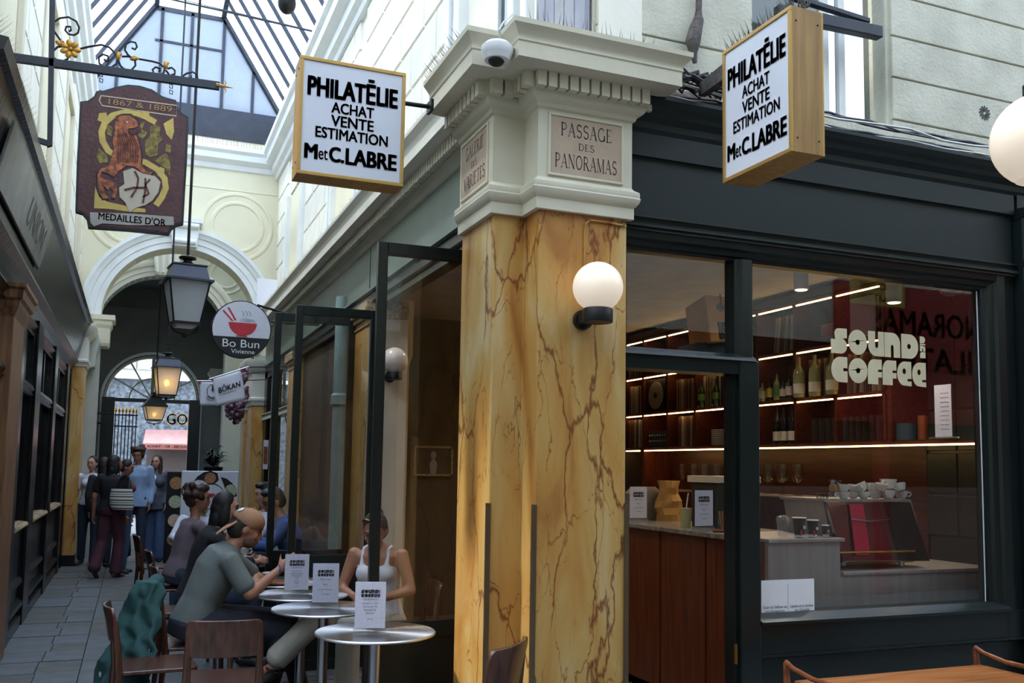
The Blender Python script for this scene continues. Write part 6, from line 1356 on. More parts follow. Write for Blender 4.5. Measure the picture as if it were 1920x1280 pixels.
ch0 = thing('bentwood_chair', 'empty dark bentwood chair with its rounded back toward the viewer, nearest at the tables', 'chair', (.50, 5.24, 0), 'dark bentwood cafe chairs', rz=-.12); chair_parts(ch0)
for x, y, a, lb in ((.17, 5.72, -1.5, 'empty dark bentwood chair seen from the side, left of the nearest empty chair'), (.42, 6.33, -1.5, 'dark bentwood chair under the capped man, green jacket hung on it'),
                    (1.72, 6.25, 1.5, 'dark bentwood chair behind the woman in the white tank top'), (.44, 7.75, -1.5, 'dark bentwood chair under the long-haired woman in black'),
                    (.42, 9.1, -1.5, 'dark bentwood chair under the woman in lilac'), (.32, 11.0, -1.45, 'empty thin dark chair out in the walkway beside the woman in lilac'), (1.5, 8.95, 1.5, 'dark chair under the man in the blue sweater'),
                    (2.35, 6.45, 2.2, 'empty bentwood chair inside the cafe behind the glass leaf'), (1.32, 3.90, .80, 'dark chair cut off at the bottom before the marble pillar')):
    c = copy_tree(ch0, (x, y, 0), a, lb)
    if y < 4: c.scale = (1.07,) * 3
# ---- teak bench with raised side rails
bz = .64; byb, byf = 3.86, 3.42
xa = on_z(1480, 1243, bz + .07); xb_ = on_z(1820, 1214, bz + .07)
bn = thing('teak_bench', 'low teak bench with raised curved side rails under the large cafe window', 'bench', ((xa.x + xb_.x) / 2, xa.y - .24, 0))
Lb = (xb_.x - xa.x) / 2; dp = .24
part('seat_board', B().box(-Lb, Lb, -dp + .0, dp - .03, bz - .03, bz - .0), M['teak'], bn, False, .006)
part('front_rail', bx(-Lb, Lb, -dp, -dp + .022, bz - .11, bz - .03), M['teak2'], bn, False, .003); part('back_rail', bx(-Lb, Lb, dp - .05, dp - .03, bz - .11, bz - .03), M['teak2'], bn, False, .003)
for s in (-1, 1):
    x = s * (Lb + .012)
    part('side_rail', B().tube([(x, dp + .01, bz + .075), (x, dp - .04, bz + .055), (x, dp * .3, bz + .035), (x, -dp * .4, bz + .035), (x, -dp, bz + .055), (x, -dp - .02, bz + .062)], .012, 8), M['teak2'], bn)
    for y in (-dp, dp): part('leg', B().tube([(x, y, 0), (x, y, bz - .05), (x, y + (.01 if y > 0 else -.01), bz + .07)], [.014, .018, .012], 8), M['teak2'], bn)
    part('side_panel', bx(x - .008, x + .008, -dp, dp, bz - .12, bz - .02), M['teak2'], bn, False)

# ---- things on the tables
def at_t(px, py, z=tp): return on_z(px, py, z)
p = (1.0, 6.66); tr = thing('serving_board', 'round brown wooden board under the can and cup', 'board', (p[0], p[1], tp)); part('board', B().lathe([(.09, 0), (.10, .004), (.10, .016), (.095, .02)], n=36), M['teak2'], tr)
cn = thing('drink_can', 'slim white drink can printed in black, on the wooden board', 'can', (1.03, 6.62, tp + .02)); part('can', B().lathe([(.022, 0), (.028, .006), (.028, .148), (.024, .156), (.024, .16)], n=24), M['porcelain'], cn); part('lid', B().lathe([(.023, .1595), (.023, .1605)], n=20), M['steel'], cn)
for z_, h_ in ((.125, .003), (.10, .006), (.088, .006), (.076, .006), (.052, .004)): part('printed_line', B().lathe([(.0284, z_), (.0284, z_ + h_)], n=24, cap=False), M['ink'], cn)
c1 = cup((.93, 6.80, tp), 'white cup with a spoon beside the hand of the capped man', None, 1.2, rz=2); part('spoon', B().tube([(.02, -.02, .05), (.0, -.05, .085)], .003, 5), M['steel'], c1)
sc_ = tag(obj('saucer', B().lathe([(.03, 0), (.07, .008), (.072, .011), (.03, .006)], (.86, 6.9, tp), 28), M['porcelain']), 'white saucer at the table edge beside the capped man', 'saucer')
c2 = cup((.93, 8.6, tp + .012), 'white coffee cup on its saucer before the long-haired woman', None, 1.35, rz=.3); tag(obj('saucer', B().lathe([(.03, 0), (.075, .008), (.078, .011), (.03, .006)], (.93, 8.6, tp), 28), M['porcelain']), 'white saucer under the coffee cup before the long-haired woman', 'saucer')
gl_ = tag(obj('water_glass', B().lathe([(.025, 0), (.032, .003), (.036, .12), (.034, .12), (.03, .008)], (1.12, 6.98, tp), 20, cap=False), M['clear']), 'clear water glass behind the menu card of the third table', 'glass')
lpt = thing('laptop', 'open dark laptop on the table before the man in the blue sweater', 'laptop', (1.12, 8.82, tp)); part('base', bx(-.11, .11, -.15, .15, 0, .015), M['iron'], lpt, False, .003); b = B(); b.M = Matrix.Translation((-.11, 0, .012)) @ Matrix.Rotation(-.45, 4, 'Y'); b.box(-.004, .004, -.15, .15, 0, .2); part('screen', b, M['black'], lpt, False, .003)
tag(obj('napkin', B().ell((1.02, 8.98, tp + .03), (.05, .035, .03), None, 10, 6), M['white'], smooth=False), 'crumpled white napkin behind the laptop', 'napkin')

# ---- menu board with food pictures
my = 12.5; m0, m1 = on_y(341, 882, my), on_y(448, 884, my); mbz = m0.z
mb = thing('menu_board', 'large white freestanding menu board with food photos and a red bowl', 'board', ((m0.x + m1.x) / 2, my, 0)); w_ = (m1.x - m0.x) / 2
part('panel', bx(-w_, w_, 0, .03, mbz - .85, mbz), M['opal'], mb, False, .01); part('feet', B().box(-w_, -w_ + .04, -.15, .2, 0, .05).box(w_ - .04, w_, -.15, .2, 0, .05).box(-w_, -w_ + .03, 0, .03, .04, mbz - .8).box(w_ - .03, w_, 0, .03, .04, mbz - .8), M['iron'], mb, False)
def mp(px, py, dy=-.003): v = on_y(px, py, my) - Vector(((m0.x + m1.x) / 2, my, 0)); v.y = dy; return v
def mdisc(px, py, rp, m, nm, dy=-.004, n=28):
    c = mp(px, py, dy); r = rp * 12.2 / 1746; return part(nm, B().slab([c + Vector((r * math.cos(2 * PI * k / n), 0, r * math.sin(2 * PI * k / n))) for k in range(n)], (0, .003, 0)), m, mb, False)
food = [mat('food_photo_%s' % s, c_, .5, var=.3, vs=60, rgb2=c2) for s, c_, c2 in (('red', (190, 110, 80), (90, 110, 60)), ('green', (120, 140, 90), (200, 196, 180)), ('brown', (170, 120, 90), (220, 210, 200)))]
part('black_swoosh', B().slab([mp(*q) for q in [(363, 903), (370, 893), (382, 885), (395, 882), (408, 887), (410, 900), (402, 907), (392, 908), (380, 900), (370, 899)]], (0, .002, 0)), M['black'], mb, False)
part('black_swoosh', B().slab([mp(*q) for q in [(414, 894), (425, 897), (436, 906), (444, 918), (444, 930), (434, 935), (424, 925), (420, 910)]], (0, .002, 0)), M['black'], mb, False)
mdisc(394, 896, 10, food[0], 'food_photo', -.006); mdisc(433, 919, 11, food[1], 'food_photo', -.006); mdisc(356, 920, 15, M['black'], 'food_ring', -.003); mdisc(356, 920, 12.5, food[2], 'food_photo', -.006)
rg_ = B(); cc = mp(396, 930, -.004); rg_.tube([cc + Vector((.16 * math.cos(a * PI / 20), 0, .16 * math.sin(a * PI / 20))) for a in range(40)], .004, 4, closed=True); part('ring_print', rg_, M['ink'], mb)
cc = mp(395, 925, -.006); part('printed_bowl', B().slab([cc + Vector((.05 * math.cos(math.radians(a)), 0, .05 * math.sin(math.radians(a)))) for a in range(180, 361, 15)], (0, .003, 0)), M['redprint'], mb, False)
# poster stand with round food pictures farther back
ps = thing('poster_stand', 'tall dark poster stand with round food pictures beside the white menu board', 'poster', on_z(325, 1035, 0)); ps.location = (on_y(326, 1000, 13.4).x, 13.4, 0)
part('panel', bx(-.12, .12, 0, .03, .2, 1.45), M['iron'], ps, False); part('stand', B().box(-.12, -.09, -.12, .15, 0, .04).box(.09, .12, -.12, .15, 0, .04).box(-.12, -.09, 0, .03, 0, .25).box(.09, .12, 0, .03, 0, .25), M['iron'], ps, False)
for k in range(4): part('food_photo', B().slab([(.085 * math.cos(2 * PI * j / 20), -.006, 1.3 - .25 * k + .085 * math.sin(2 * PI * j / 20)) for j in range(20)], (0, .004, 0)), food[k % 3], ps, False)

# ------------------------------------------------------------------ people
PEND = []
def rem(name, b, m, parent, vox, smooth=6, f=.5):
    me = bpy.data.meshes.new(name); me.from_pydata([tuple(p) for p in b.v], [], b.f); bm = bmesh.new(); bm.from_mesh(me); bmesh.ops.recalc_face_normals(bm, faces=bm.faces); bm.to_mesh(me); bm.free(); me.materials.append(m)
    o = bpy.data.objects.new(name, me); C.objects.link(o); o.parent = parent
    r = o.modifiers.new('r', 'REMESH'); r.mode = 'VOXEL'; r.voxel_size = vox; r.use_smooth_shade = True
    if smooth: s = o.modifiers.new('s', 'SMOOTH'); s.factor = f; s.iterations = smooth
    PEND.append(o); return o
def bake_pending():
    dg = bpy.context.evaluated_depsgraph_get()
    for o in PEND:
        me = bpy.data.meshes.new_from_object(o.evaluated_get(dg)); me.name = o.name; o.modifiers.clear(); o.data = me
        me.polygons.foreach_set('use_smooth', [True] * len(me.polygons))
    PEND.clear()
SK = {'fair': mat('fair_skin', (196, 148, 124), .5, var=.05, vs=12), 'tan': mat('tanned_skin', (172, 120, 94), .48, var=.05, vs=12), 'brown': mat('brown_skin', (150, 100, 78), .5, var=.05, vs=12)}
LIPS = mat('lips', (150, 84, 78), .5); EYE = mat('dark_eye', (30, 22, 20), .3)
def V3(a): return Vector(a)
STAND = dict(pel=(0, 0, .95), waist=(0, 0, 1.09), chest=(0, 0, 1.27), neck=(0, -.01, 1.43), head=(0, .015, 1.585), shR=(.170, -.01, 1.375), shL=(-.170, -.01, 1.375), elR=(.215, -.03, 1.11), elL=(-.215, -.03, 1.11), wrR=(.21, .05, .87), wrL=(-.21, .05, .87),
             hiR=(.085, 0, .92), hiL=(-.085, 0, .92), knR=(.095, .02, .50), knL=(-.095, .02, .50), anR=(.10, -.02, .08), anL=(-.10, -.02, .08))
SIT = dict(pel=(0, 0, .53), waist=(0, .04, .68), chest=(0, .09, .86), neck=(0, .14, 1.02), head=(0, .20, 1.165), shR=(.170, .12, .965), shL=(-.170, .12, .965), elR=(.22, .26, .79), elL=(-.22, .26, .79), wrR=(.12, .45, .79), wrL=(-.12, .45, .79),
           hiR=(.09, .02, .54), hiL=(-.09, .02, .54), knR=(.12, .43, .52), knL=(-.12, .43, .52), anR=(.13, .38, .08), anL=(-.13, .38, .08))
def hand(b, w, d, pn, side, s=1, curl=.5):
    """palm plus five fingers; d forward, pn palm normal, side toward the thumb"""
    d = d.normalized(); pn = (pn - d * pn.dot(d)).normalized(); sd = d.cross(pn).normalized() * side
    b.loft([(w, sd * .024 * s, pn * .017 * s), (w + d * .03 * s, sd * .034 * s, pn * .015 * s), (w + d * .075 * s, sd * .038 * s, pn * .013 * s), (w + d * .088 * s, sd * .034 * s, pn * .010 * s)], 10)
    for k, (o_, L_) in enumerate(((.028, .070), (.010, .078), (-.010, .072), (-.028, .056))):
        p = w + d * .078 * s + sd * o_ * s; q = d.copy(); r0 = .0088 * s
        for j in range(3):
            q = (q + pn * curl * .55).normalized(); e = p + q * L_ * s * (.42, .33, .25)[j]; b.cap(p, r0, e, r0 * .9, 7); p = e; r0 *= .9
    p = w + d * .02 * s + sd * .026 * s; q = (d * .7 + sd * .7 + pn * .3).normalized(); e = p + q * .042 * s; b.cap(p, .011 * s, e, .0095 * s, 7); q = (q + pn * .4 - sd * .3).normalized(); b.cap(e, .0095 * s, e + q * .03 * s, .008 * s, 7)
def person(label, loc, head_deg, pose, ov={}, s=1.0, skin='fair', top=None, sleeve=.55, bottom=None, hair=None, style='short', hy=0, hp=0, vox=.013, fem=True, shoe=None, slim=1.0, jacket=None, skirt=0, flare=1.0, curl=.5, face=True, neckline=0, strap=False, bust=.5):
    J = {k: V3(v) for k, v in {**pose, **ov}.items()}
    g = thing('person', label, 'person', loc, None, math.radians(head_deg)); g.scale = (s, s, s)
    lat = (J['shR'] - J['shL']).normalized(); up = (J['neck'] - J['waist']).normalized(); fw = up.cross(lat).normalized()
    hl = (J['hiR'] - J['hiL']).normalized(); hup = (J['waist'] - J['pel']).normalized(); hf = hup.cross(hl).normalized()
    k = slim
    def torso(b, g_=0):
        b.loft([(J['pel'] - hup * .07, hl * (.145 * k + g_), hf * (.10 * k + g_)), (J['pel'], hl * ((.168 if fem else .16) * k + g_), hf * (.118 * k + g_)), (J['waist'], hl * ((.128 if fem else .145) * k + g_), hf * (.095 * k + g_)), (J['chest'], lat * ((.142 if fem else .165) * k + g_), fw * (.11 * k + g_)),
                (J['chest'] * .35 + J['neck'] * .65, lat * ((.150 if fem else .175) * k + g_), fw * (.092 * k + g_)), (J['neck'] - up * .015, lat * (.085 * k + g_), fw * (.06 + g_)), (J['neck'] + up * .01, lat * (.05 + g_ * .5), fw * (.05 + g_ * .5))], 20)
        if fem and bust:
            for sd in (-1, 1): b.ell(J['chest'] + lat * sd * .068 + fw * (.075 + g_) + up * .0, (.055 + g_,) * 3, None, 12, 8)
    def limb(b, a, m, e, r, g_=0, frac=1, fl=1.0):
        a, m, e = J[a], J[m], J[e]
        b.cap(a, r[0] + g_, m, r[1] + g_)
        if frac > 1e-3: b.cap(m, r[1] + g_, m.lerp(e, frac), r[1] + (r[2] * fl - r[1]) * frac + g_)
    R3 = Matrix.Rotation(math.radians(hy), 3, 'Z') @ Matrix.Rotation(math.radians(hp), 3, 'X')
    H = J['head']; hm = lambda x, y, z: H + R3 @ Vector((x, y, z))
    body = B(); torso(body)
    arm = (.050 * k, .038 * k, .026); leg = (.088 * k, .058, .040)
    for S_ in 'RL':
        limb(body, 'sh' + S_, 'el' + S_, 'wr' + S_, arm); limb(body, 'hi' + S_, 'kn' + S_, 'an' + S_, leg)
        sg = 1 if S_ == 'R' else -1; d = (J['wr' + S_] - J['el' + S_])
        hd = J.get('hd' + S_, d).normalized() if ('hd' + S_) in J else d.normalized(); pn = J.get('pn' + S_, Vector((-sg, 0, -.3)))
        hand(body, J['wr' + S_], hd, pn, sg if J.get('th' + S_) is None else -sg, 1.0, curl)
        a = J['an' + S_]; tf = J.get('ft' + S_, Vector((sg * .25, 1, -.12))).normalized(); body.cap(a - Vector((0, 0, .035)) - tf * .03, .035, a - Vector((0, 0, .045)) + tf * .13, .028)
    body.cap(J['neck'] - up * .03, .055 if not fem else .05, hm(0, -.012, -.075), .050 if not fem else .044)
    body.ell(hm(0, -.008, .02), (.074, .094, .098), R3, 18, 12); body.ell(hm(0, .028, -.048), (.054, .058, .060), R3, 14, 9); body.ell(hm(0, .064, -.088), (.020, .018, .018), R3, 10, 6)
    body.cap(hm(0, .088, .012), .008, hm(0, .102, -.024), .013, 8); body.ell(hm(0, .086, -.052), (.022, .012, .010), R3, 10, 6); body.ell(hm(0, .082, .034), (.050, .014, .010), R3, 12, 6)
    for sd in (-1, 1): body.ell(hm(sd * .076, -.008, -.008), (.010, .020, .030), R3, 8, 6); body.ell(hm(sd * .040, .062, -.02), (.022, .02, .02), R3, 8, 6)
    rem('body', body, SK[skin], g, vox)
    if face:
        for sd in (-1, 1):
            part('eye', B().ell(hm(sd * .031, .083, .012), (.012, .006, .0055), R3, 10, 6), EYE, g); part('eyebrow', B().cap(hm(sd * .016, .092, .034), .0035, hm(sd * .048, .080, .036), .003, 6), hair or EYE, g)
        part('mouth', B().ell(hm(0, .096, -.054), (.021, .006, .0055), R3, 10, 6), LIPS, g)
    if top:
        b = B()
        if strap:
            b.loft([(J['pel'] + hup * .03, hl * (.168 * k + .012), hf * (.118 * k + .012)), (J['waist'], hl * (.128 * k + .012), hf * (.095 * k + .012)), (J['chest'], lat * (.142 * k + .008), fw * (.11 * k + .008)), (J['chest'] + up * .055, lat * (.140 * k + .006), fw * (.104 * k + .004))], 20)
            for sd in (-1, 1):
                b.ell(J['chest'] + lat * sd * .068 + fw * .083, (.062,) * 3, None, 12, 8)
                for f_ in (1, -1): b.cap(J['chest'] + lat * sd * .085 + fw * f_ * .10 + up * .04, .018, J['neck'] + lat * sd * .085 + fw * f_ * .035 - up * .015, .015)
                b.cap(J['neck'] + lat * sd * .085 + fw * .035 - up * .015, .015, J['neck'] + lat * sd * .085 - fw * .035 - up * .015, .015)
        else:
            torso(b, .013)
            for S_ in 'RL':
                a_, m_, e_ = J['sh' + S_], J['el' + S_], J['wr' + S_]
                if sleeve <= 1: b.cap(a_, arm[0] + .014, a_.lerp(m_, sleeve), arm[1] + .022)
                else: limb(b, 'sh' + S_, 'el' + S_, 'wr' + S_, arm, .016, sleeve - 1, 1.2)
            if skirt: b.loft([(J['waist'], hl * (.15 * k), hf * (.12 * k)), (J['pel'] - hup * skirt, hl * (.19 * k), hf * (.145 * k))], 20)
        rem('top', b, top, g, vox)
    if bottom:
        b = B(); b.loft([(J['pel'] + hup * .10, hl * (.142 * k), hf * (.108 * k)), (J['pel'], hl * (.178 * k), hf * (.130 * k)), (J['pel'] - hup * .08, hl * (.165 * k), hf * (.118 * k))], 20)
        for S_ in 'RL':
            a_, m_, e_ = J['hi' + S_], J['kn' + S_], J['an' + S_]
            b.cap(a_, leg[0] + .018, m_, leg[1] + .018 * flare); b.cap(m_, leg[1] + .018 * flare, m_.lerp(e_, J.get('cuff', Vector((.92,))).x if False else .93), (leg[2] + .022) * flare)
        rem('trousers', b, bottom, g, vox)
    if jacket:
        b = B(); torso(b, .03); b.loft([(J['waist'], hl * (.17 * k), hf * (.14 * k)), (J['pel'] - hup * .12, hl * (.20 * k), hf * (.16 * k))], 20)
        for S_ in 'RL': limb(b, 'sh' + S_, 'el' + S_, 'wr' + S_, arm, .03, .92, 1.3)
        rem('jacket', b, jacket, g, vox)
        part('shirt_front', B().ell(J['chest'] + fw * .118 - up * .05, (.045, .045, .17), None, 14, 9), M['white'], g)
    if shoe:
        for S_ in 'RL':
            b = B(); sg = 1 if S_ == 'R' else -1; a = J['an' + S_]; tf = J.get('ft' + S_, Vector((sg * .25, 1, -.12))).normalized(); b.cap(a - Vector((0, 0, .035)) - tf * .035, .042, a - Vector((0, 0, .046)) + tf * .145, .034)
            rem('shoe', b, shoe, g, vox)
    if hair:
        b = B(); c_ = lambda x, y, z, r: b.ell(hm(x, y, z), r, R3, 14, 9)
        c_(0, -.022, .034, (.083, .094, .096)); c_(0, -.052, -.01, (.080, .068, .078))
        if style == 'short': c_(0, .02, .098, (.068, .066, .034))
        if style == 'curly':
            r_ = random.Random(len(label))
            for i in range(34): a = r_.random() * 6.28; z = r_.random() * .13 - .01; rr = .085; c_(rr * math.cos(a), -.025 + rr * math.sin(a) * (1 if math.sin(a) < .2 else .75), z, .024 + r_.random() * .012)
            c_(0, .045, .098, (.066, .045, .034))
        if style in ('long', 'pony'):
            c_(0, -.06, -.09, (.082, .055, .11)); c_(0, -.075, -.2, (.078, .045, .12))
            for sd in (-1, 1): c_(sd * .070, .0, -.06, (.022, .045, .10))
            if style == 'long':
                for sd in (-1, 1): b.cap(hm(sd * .07, .01, -.08), .030, hm(sd * .085, .06, -.30), .022)
        if style == 'tail': b.cap(hm(0, -.10, .05), .034, hm(0, -.13, -.02), .034); b.cap(hm(0, -.13, -.02), .034, hm(0, -.11, -.26), .020)
        if style == 'bun': c_(0, -.10, .085, (.040, .040, .040)); 
        if style == 'bob':
            for sd in (-1, 1): c_(sd * .068, -.005, -.045, (.026, .06, .075))
            c_(0, .062, .07, (.056, .024, .028)); c_(0, -.06, -.06, (.078, .05, .07))
        rem('hair', b, hair, g, vox * .8, 3)
    return g, J, hm, R3
HD = mat('dark_brown_hair', (42, 30, 26), .6, var=.3, vs=30, stretch=(4, 4, .6)); HB = mat('brown_hair', (70, 50, 40), .65, var=.3, vs=30, stretch=(4, 4, .6)); HL = mat('light_brown_hair', (170, 132, 98), .5, var=.25, vs=30, stretch=(4, 4, .6)); HK = mat('black_hair', (24, 20, 22), .58, var=.3, vs=30, stretch=(4, 4, .6)); HG = mat('greying_black_hair', (52, 54, 60), .6, var=.3, vs=40)
def cl(n, c, **k): return mat(n, c, .85, var=.08, vs=7, bump=.35, bs=9, **k)
c_tee = cl('grey_green_tshirt', (104, 112, 110)); c_navy = cl('navy_trousers', (34, 36, 48)); c_white = cl('white_tank_cotton', (226, 226, 234)); c_cream = cl('cream_trousers', (186, 180, 168)); c_black = cl('black_cotton', (26, 27, 32)); c_lilac = cl('dusty_lilac_knit', (112, 100, 108))
c_mar = cl('maroon_trousers', (74, 38, 48)); c_jean = cl('blue_denim', (72, 96, 132)); c_dj = cl('dark_denim', (44, 54, 72)); c_coat = cl('grey_blue_denim_coat', (82, 90, 106)); c_shirt = cl('pale_blue_shirt', (150, 176, 214)); c_blue = cl('blue_sweater', (62, 92, 148)); c_wshirt = cl('white_shirt', (206, 208, 220)); c_ol = cl('dark_olive_jacket', (44, 46, 42)); c_red = cl('brick_top', (110, 56, 54))
SHOE = mat('dark_shoe_leather', (36, 34, 34), .5); SHOEO = mat('olive_slipper', (80, 78, 62), .7)

# 1 seated man with the cap, profile, facing +x
man, J, hm, R3 = person('man in a tan backward cap and grey green t-shirt leaning on the steel table', (.46, 6.33, 0), -90, SIT,
    dict(pel=(0, -.06, .53), waist=(.0, -.01, .68), chest=(0, .07, .86), neck=(0, .145, 1.0), head=(.0, .235, 1.10), shR=(.195, .125, .915), shL=(-.185, .13, .925), elR=(.25, .24, .735), elL=(-.20, .34, .77), wrR=(.15, .42, .86), wrL=(.10, .29, .80),
         hdR=(-.02, .7, .55), pnR=(-1, .1, 0), hdL=(1, -.05, .05), pnL=(0, -.2, -1), knR=(.15, .47, .50), knL=(-.12, .48, .52), anR=(.15, .36, .08), anL=(-.12, .62, .08)),
    s=1.05, skin='tan', top=c_tee, sleeve=.72, bottom=c_navy, hair=HD, style='none', hp=-22, hy=-3, vox=.009, fem=False, shoe=SHOE, slim=1.12, curl=.7)
cap_m = cl('tan_cap_twill', (168, 124, 94)); b = B(); b.ell(hm(0, -.01, .052), (.088, .104, .078), R3, 24, 14)
cq = rem('cap', b, cap_m, man, .007, 3)
b = B(); b.loft([(hm(0, -.075, .02), R3 @ Vector((.080, 0, 0)), R3 @ Vector((0, -.012, .012))), (hm(0, -.125, -.045), R3 @ Vector((.074, 0, 0)), R3 @ Vector((0, -.008, .006))), (hm(0, -.155, -.095), R3 @ Vector((.05, 0, 0)), R3 @ Vector((0, -.005, .004)))], 18); part('cap_brim', b, cap_m, man)
b = B(); b.ell(hm(.028, -.082, .094), (.028, .010, .024), R3 @ Matrix.Rotation(-.78, 3, 'X'), 12, 8); part('cap_badge', b, M['white'], man); part('cap_button', B().ell(hm(0, -.01, .132), .009, None, 8, 5), cap_m, man)
part('beard_stubble', B().ell(hm(0, .035, -.062), (.056, .060, .048), R3, 14, 9), mat('stubble', (112, 80, 66), .8, var=.2, vs=90), man)
part('wristband', B().tube([Vector(J['wrR']) + (Vector((math.cos(a), 0, math.sin(a))) * .031) for a in [i * PI / 6 for i in range(12)]], .005, 6, closed=True), c_blue, man)
ph = thing('smartphone', 'dark phone held by the man in the tan cap', 'phone', man.location + Matrix.Rotation(-PI / 2, 3, 'Z') @ (Vector((.105, .54, .95)) * 1.05), None, .3)
part('phone', bx(-.005, .005, -.038, .038, -.03, .10), M['black'], ph, False, .004)
# jacket over his chair
jk = thing('green_jacket', 'teal green jacket draped over the back of the capped man\'s chair', 'jacket', (.14, 6.16, 0)); b = B(); r_ = random.Random(2)
rings = []
for i in range(14):
    f = i / 13; z = .86 - .82 * f; wd = .10 + .16 * f; rings.append(((-.02 - .16 * f + .012 * math.sin(9 * f), -.03 - .25 * f, z), (wd * .75, -wd * .55, 0), (.022 + .012 * math.sin(11 * f), .035 + .012 * math.cos(13 * f), 0)))
b.loft(rings, 64); b.v = [Vector((v.x + .026 * math.sin(v.y * 62 + v.z * 9), v.y + .018 * math.sin(v.x * 70 + v.z * 7), v.z)) for v in b.v]
b.cap((-.03, -.05, .80), .055, (.03, .12, .84), .05); b.cap((.03, .10, .82), .05, (.04, .14, .55), .045)
rem('cloth', b, cl('teal_corduroy', (40, 78, 78)), jk, .010, 1)
# 2 seated woman in white, facing the viewer and the table
wm_, J, hm, R3 = person('woman in a white tank top looking down, sunglasses on her head, behind the glass leaf', (1.58, 6.22, 0), 148, SIT,
    dict(waist=(0, .03, .70), chest=(0, .05, .88), neck=(0, .08, 1.05), head=(0, .15, 1.145), shR=(.165, .07, .985), shL=(-.165, .07, .985), elR=(.235, .10, .76), elL=(-.24, .10, .765), wrR=(.08, .30, .74), wrL=(-.06, .28, .72),
         knR=(.30, .34, .60), knL=(.06, .44, .57), anR=(.52, .46, .36), anL=(.06, .44, .08), ftR=(.9, .3, -.45)), s=1.0, skin='tan', top=c_white, strap=True, bottom=c_cream, hair=HD, style='bun', hp=-24, hy=4, vox=.009, shoe=None, flare=1.35)
b = B()
for sd in (-1, 1): b.ell(hm(sd * .034, .066, .112), (.026, .008, .020), R3 @ Matrix.Rotation(.5, 3, 'X'), 14, 8)
part('sunglasses', b, M['black'], wm_); part('sunglass_frame', B().tube([hm(-.070, .03, .105), hm(-.058, .062, .122), hm(-.034, .080, .130), hm(0, .082, .120), hm(.034, .080, .130), hm(.058, .062, .122), hm(.070, .03, .105)], .004, 6), M['brass'], wm_)
b = B(); a = Vector(J['anR'])
for dz in (-.01, -.04): b.tube([a + Vector((.045 * math.cos(t_), .05 + .045 * math.sin(t_) + dz, -.04 + dz)) for t_ in [i * PI / 6 for i in range(12)]], .006, 6, closed=True)
b.cap(a + Vector((0, -.03, -.085)), .03, a + Vector((.02, .14, -.11)), .03); part('sandal', b, SHOE, wm_)
# 3.. others at the tables
person('woman with long dark hair and black top, seated behind the capped man', (.48, 7.75, 0), -82, SIT, dict(head=(0, .22, 1.20), neck=(0, .14, 1.05)), skin='fair', top=c_black, sleeve=1.6, bottom=c_dj, hair=HK, style='pony', hp=-8, hy=-15, vox=.012, shoe=SHOE, s=1.02)
person('woman in a dusty lilac top with dark tied-up hair, seated sideways', (.42, 9.15, 0), -75, SIT, dict(head=(0, .16, 1.21)), skin='tan', top=c_lilac, sleeve=1.9, bottom=c_dj, hair=HB, style='curly', hp=-4, hy=-20, vox=.013, shoe=SHOE, s=1.03)
person('woman with a light brown bob and fringe, seated beyond the woman in lilac', (.72, 10.6, 0), 160, SIT, dict(head=(0, .18, 1.15)), skin='fair', top=c_wshirt, sleeve=1.8, bottom=c_jean, hair=HL, style='bob', hp=-15, vox=.013, shoe=SHOE)
person('man with glasses and blue sweater bent over the table', (1.48, 8.95, 0), 80, SIT, dict(head=(0, .24, 1.17), neck=(0, .16, 1.03)), skin='tan', top=c_blue, sleeve=1.9, bottom=c_dj, hair=HG, style='short', hp=-22, hy=25, vox=.012, fem=False, shoe=SHOE, s=1.05)
person('man with short dark hair in pale clothes, seated behind the man in blue', (1.50, 10.5, 0), 100, SIT, dict(head=(0, .16, 1.20)), skin='fair', top=c_wshirt, sleeve=1.8, bottom=c_dj, hair=HK, style='short', hp=-8, hy=0, vox=.014, fem=False, shoe=SHOE, s=1.04)
# standing group
def stand(label, px, pfoot, hd, ov, **k):
    p = on_z(px, pfoot, 0); return person(label, (p.x, p.y, 0), hd, STAND, ov, **k)
g_, J, hm, R3 = stand('woman in black t-shirt and maroon trousers with a striped bag, seen from behind', 203, 1082, -25, dict(knR=(.10, .06, .50), anR=(.10, .0, .08), anL=(-.10, -.22, .14), knL=(-.10, -.02, .50), ftL=(-.1, .9, -.7), elL=(-.25, -.02, 1.12), wrL=(-.29, .05, .86), elR=(.24, .02, 1.12), wrR=(.20, .2, 1.02), head=(.0, .03, 1.585)),
    s=.975, skin='tan', top=c_black, sleeve=.6, bottom=c_mar, hair=HK, style='pony', hy=-45, vox=.012, shoe=SHOEO, slim=1.18, flare=1.5)
bg_ = thing('shoulder_bag', 'cream bag with grey and black stripes on the shoulder of the woman in maroon trousers', 'bag', g_.location + Matrix.Rotation(math.radians(-25), 3, 'Z') @ Vector((.20, -.16, 1.08)), None, math.radians(-28))
b = B().loft([((0, 0, .13), (.15, 0, 0), (0, .03, 0)), ((0, 0, .05), (.165, 0, 0), (0, .055, 0)), ((.01, 0, -.08), (.175, 0, 0), (0, .07, 0)), ((.02, 0, -.15), (.15, 0, 0), (0, .06, 0))], 20); part('bag', b, stripe_mat('striped_canvas', [(206, 204, 192), (64, 64, 66), (214, 210, 198), (140, 138, 130), (212, 208, 196), (48, 50, 52), (200, 196, 184)], 2, 9), bg_)
part('strap', B().tube([(-.10, 0, .12), (-.06, .06, .26), (0, .10, .32), (.06, .08, .26), (.10, .0, .12)], .010, 6), M['black'], bg_)
stand('woman with slicked-back dark hair in a white shirt, farthest left beside the yellow pillar', 163, 1058, 172, dict(), s=.97, skin='fair', top=c_wshirt, sleeve=.6, bottom=c_dj, hair=HK, style='none', vox=.014, shoe=SHOE, hy=-15)
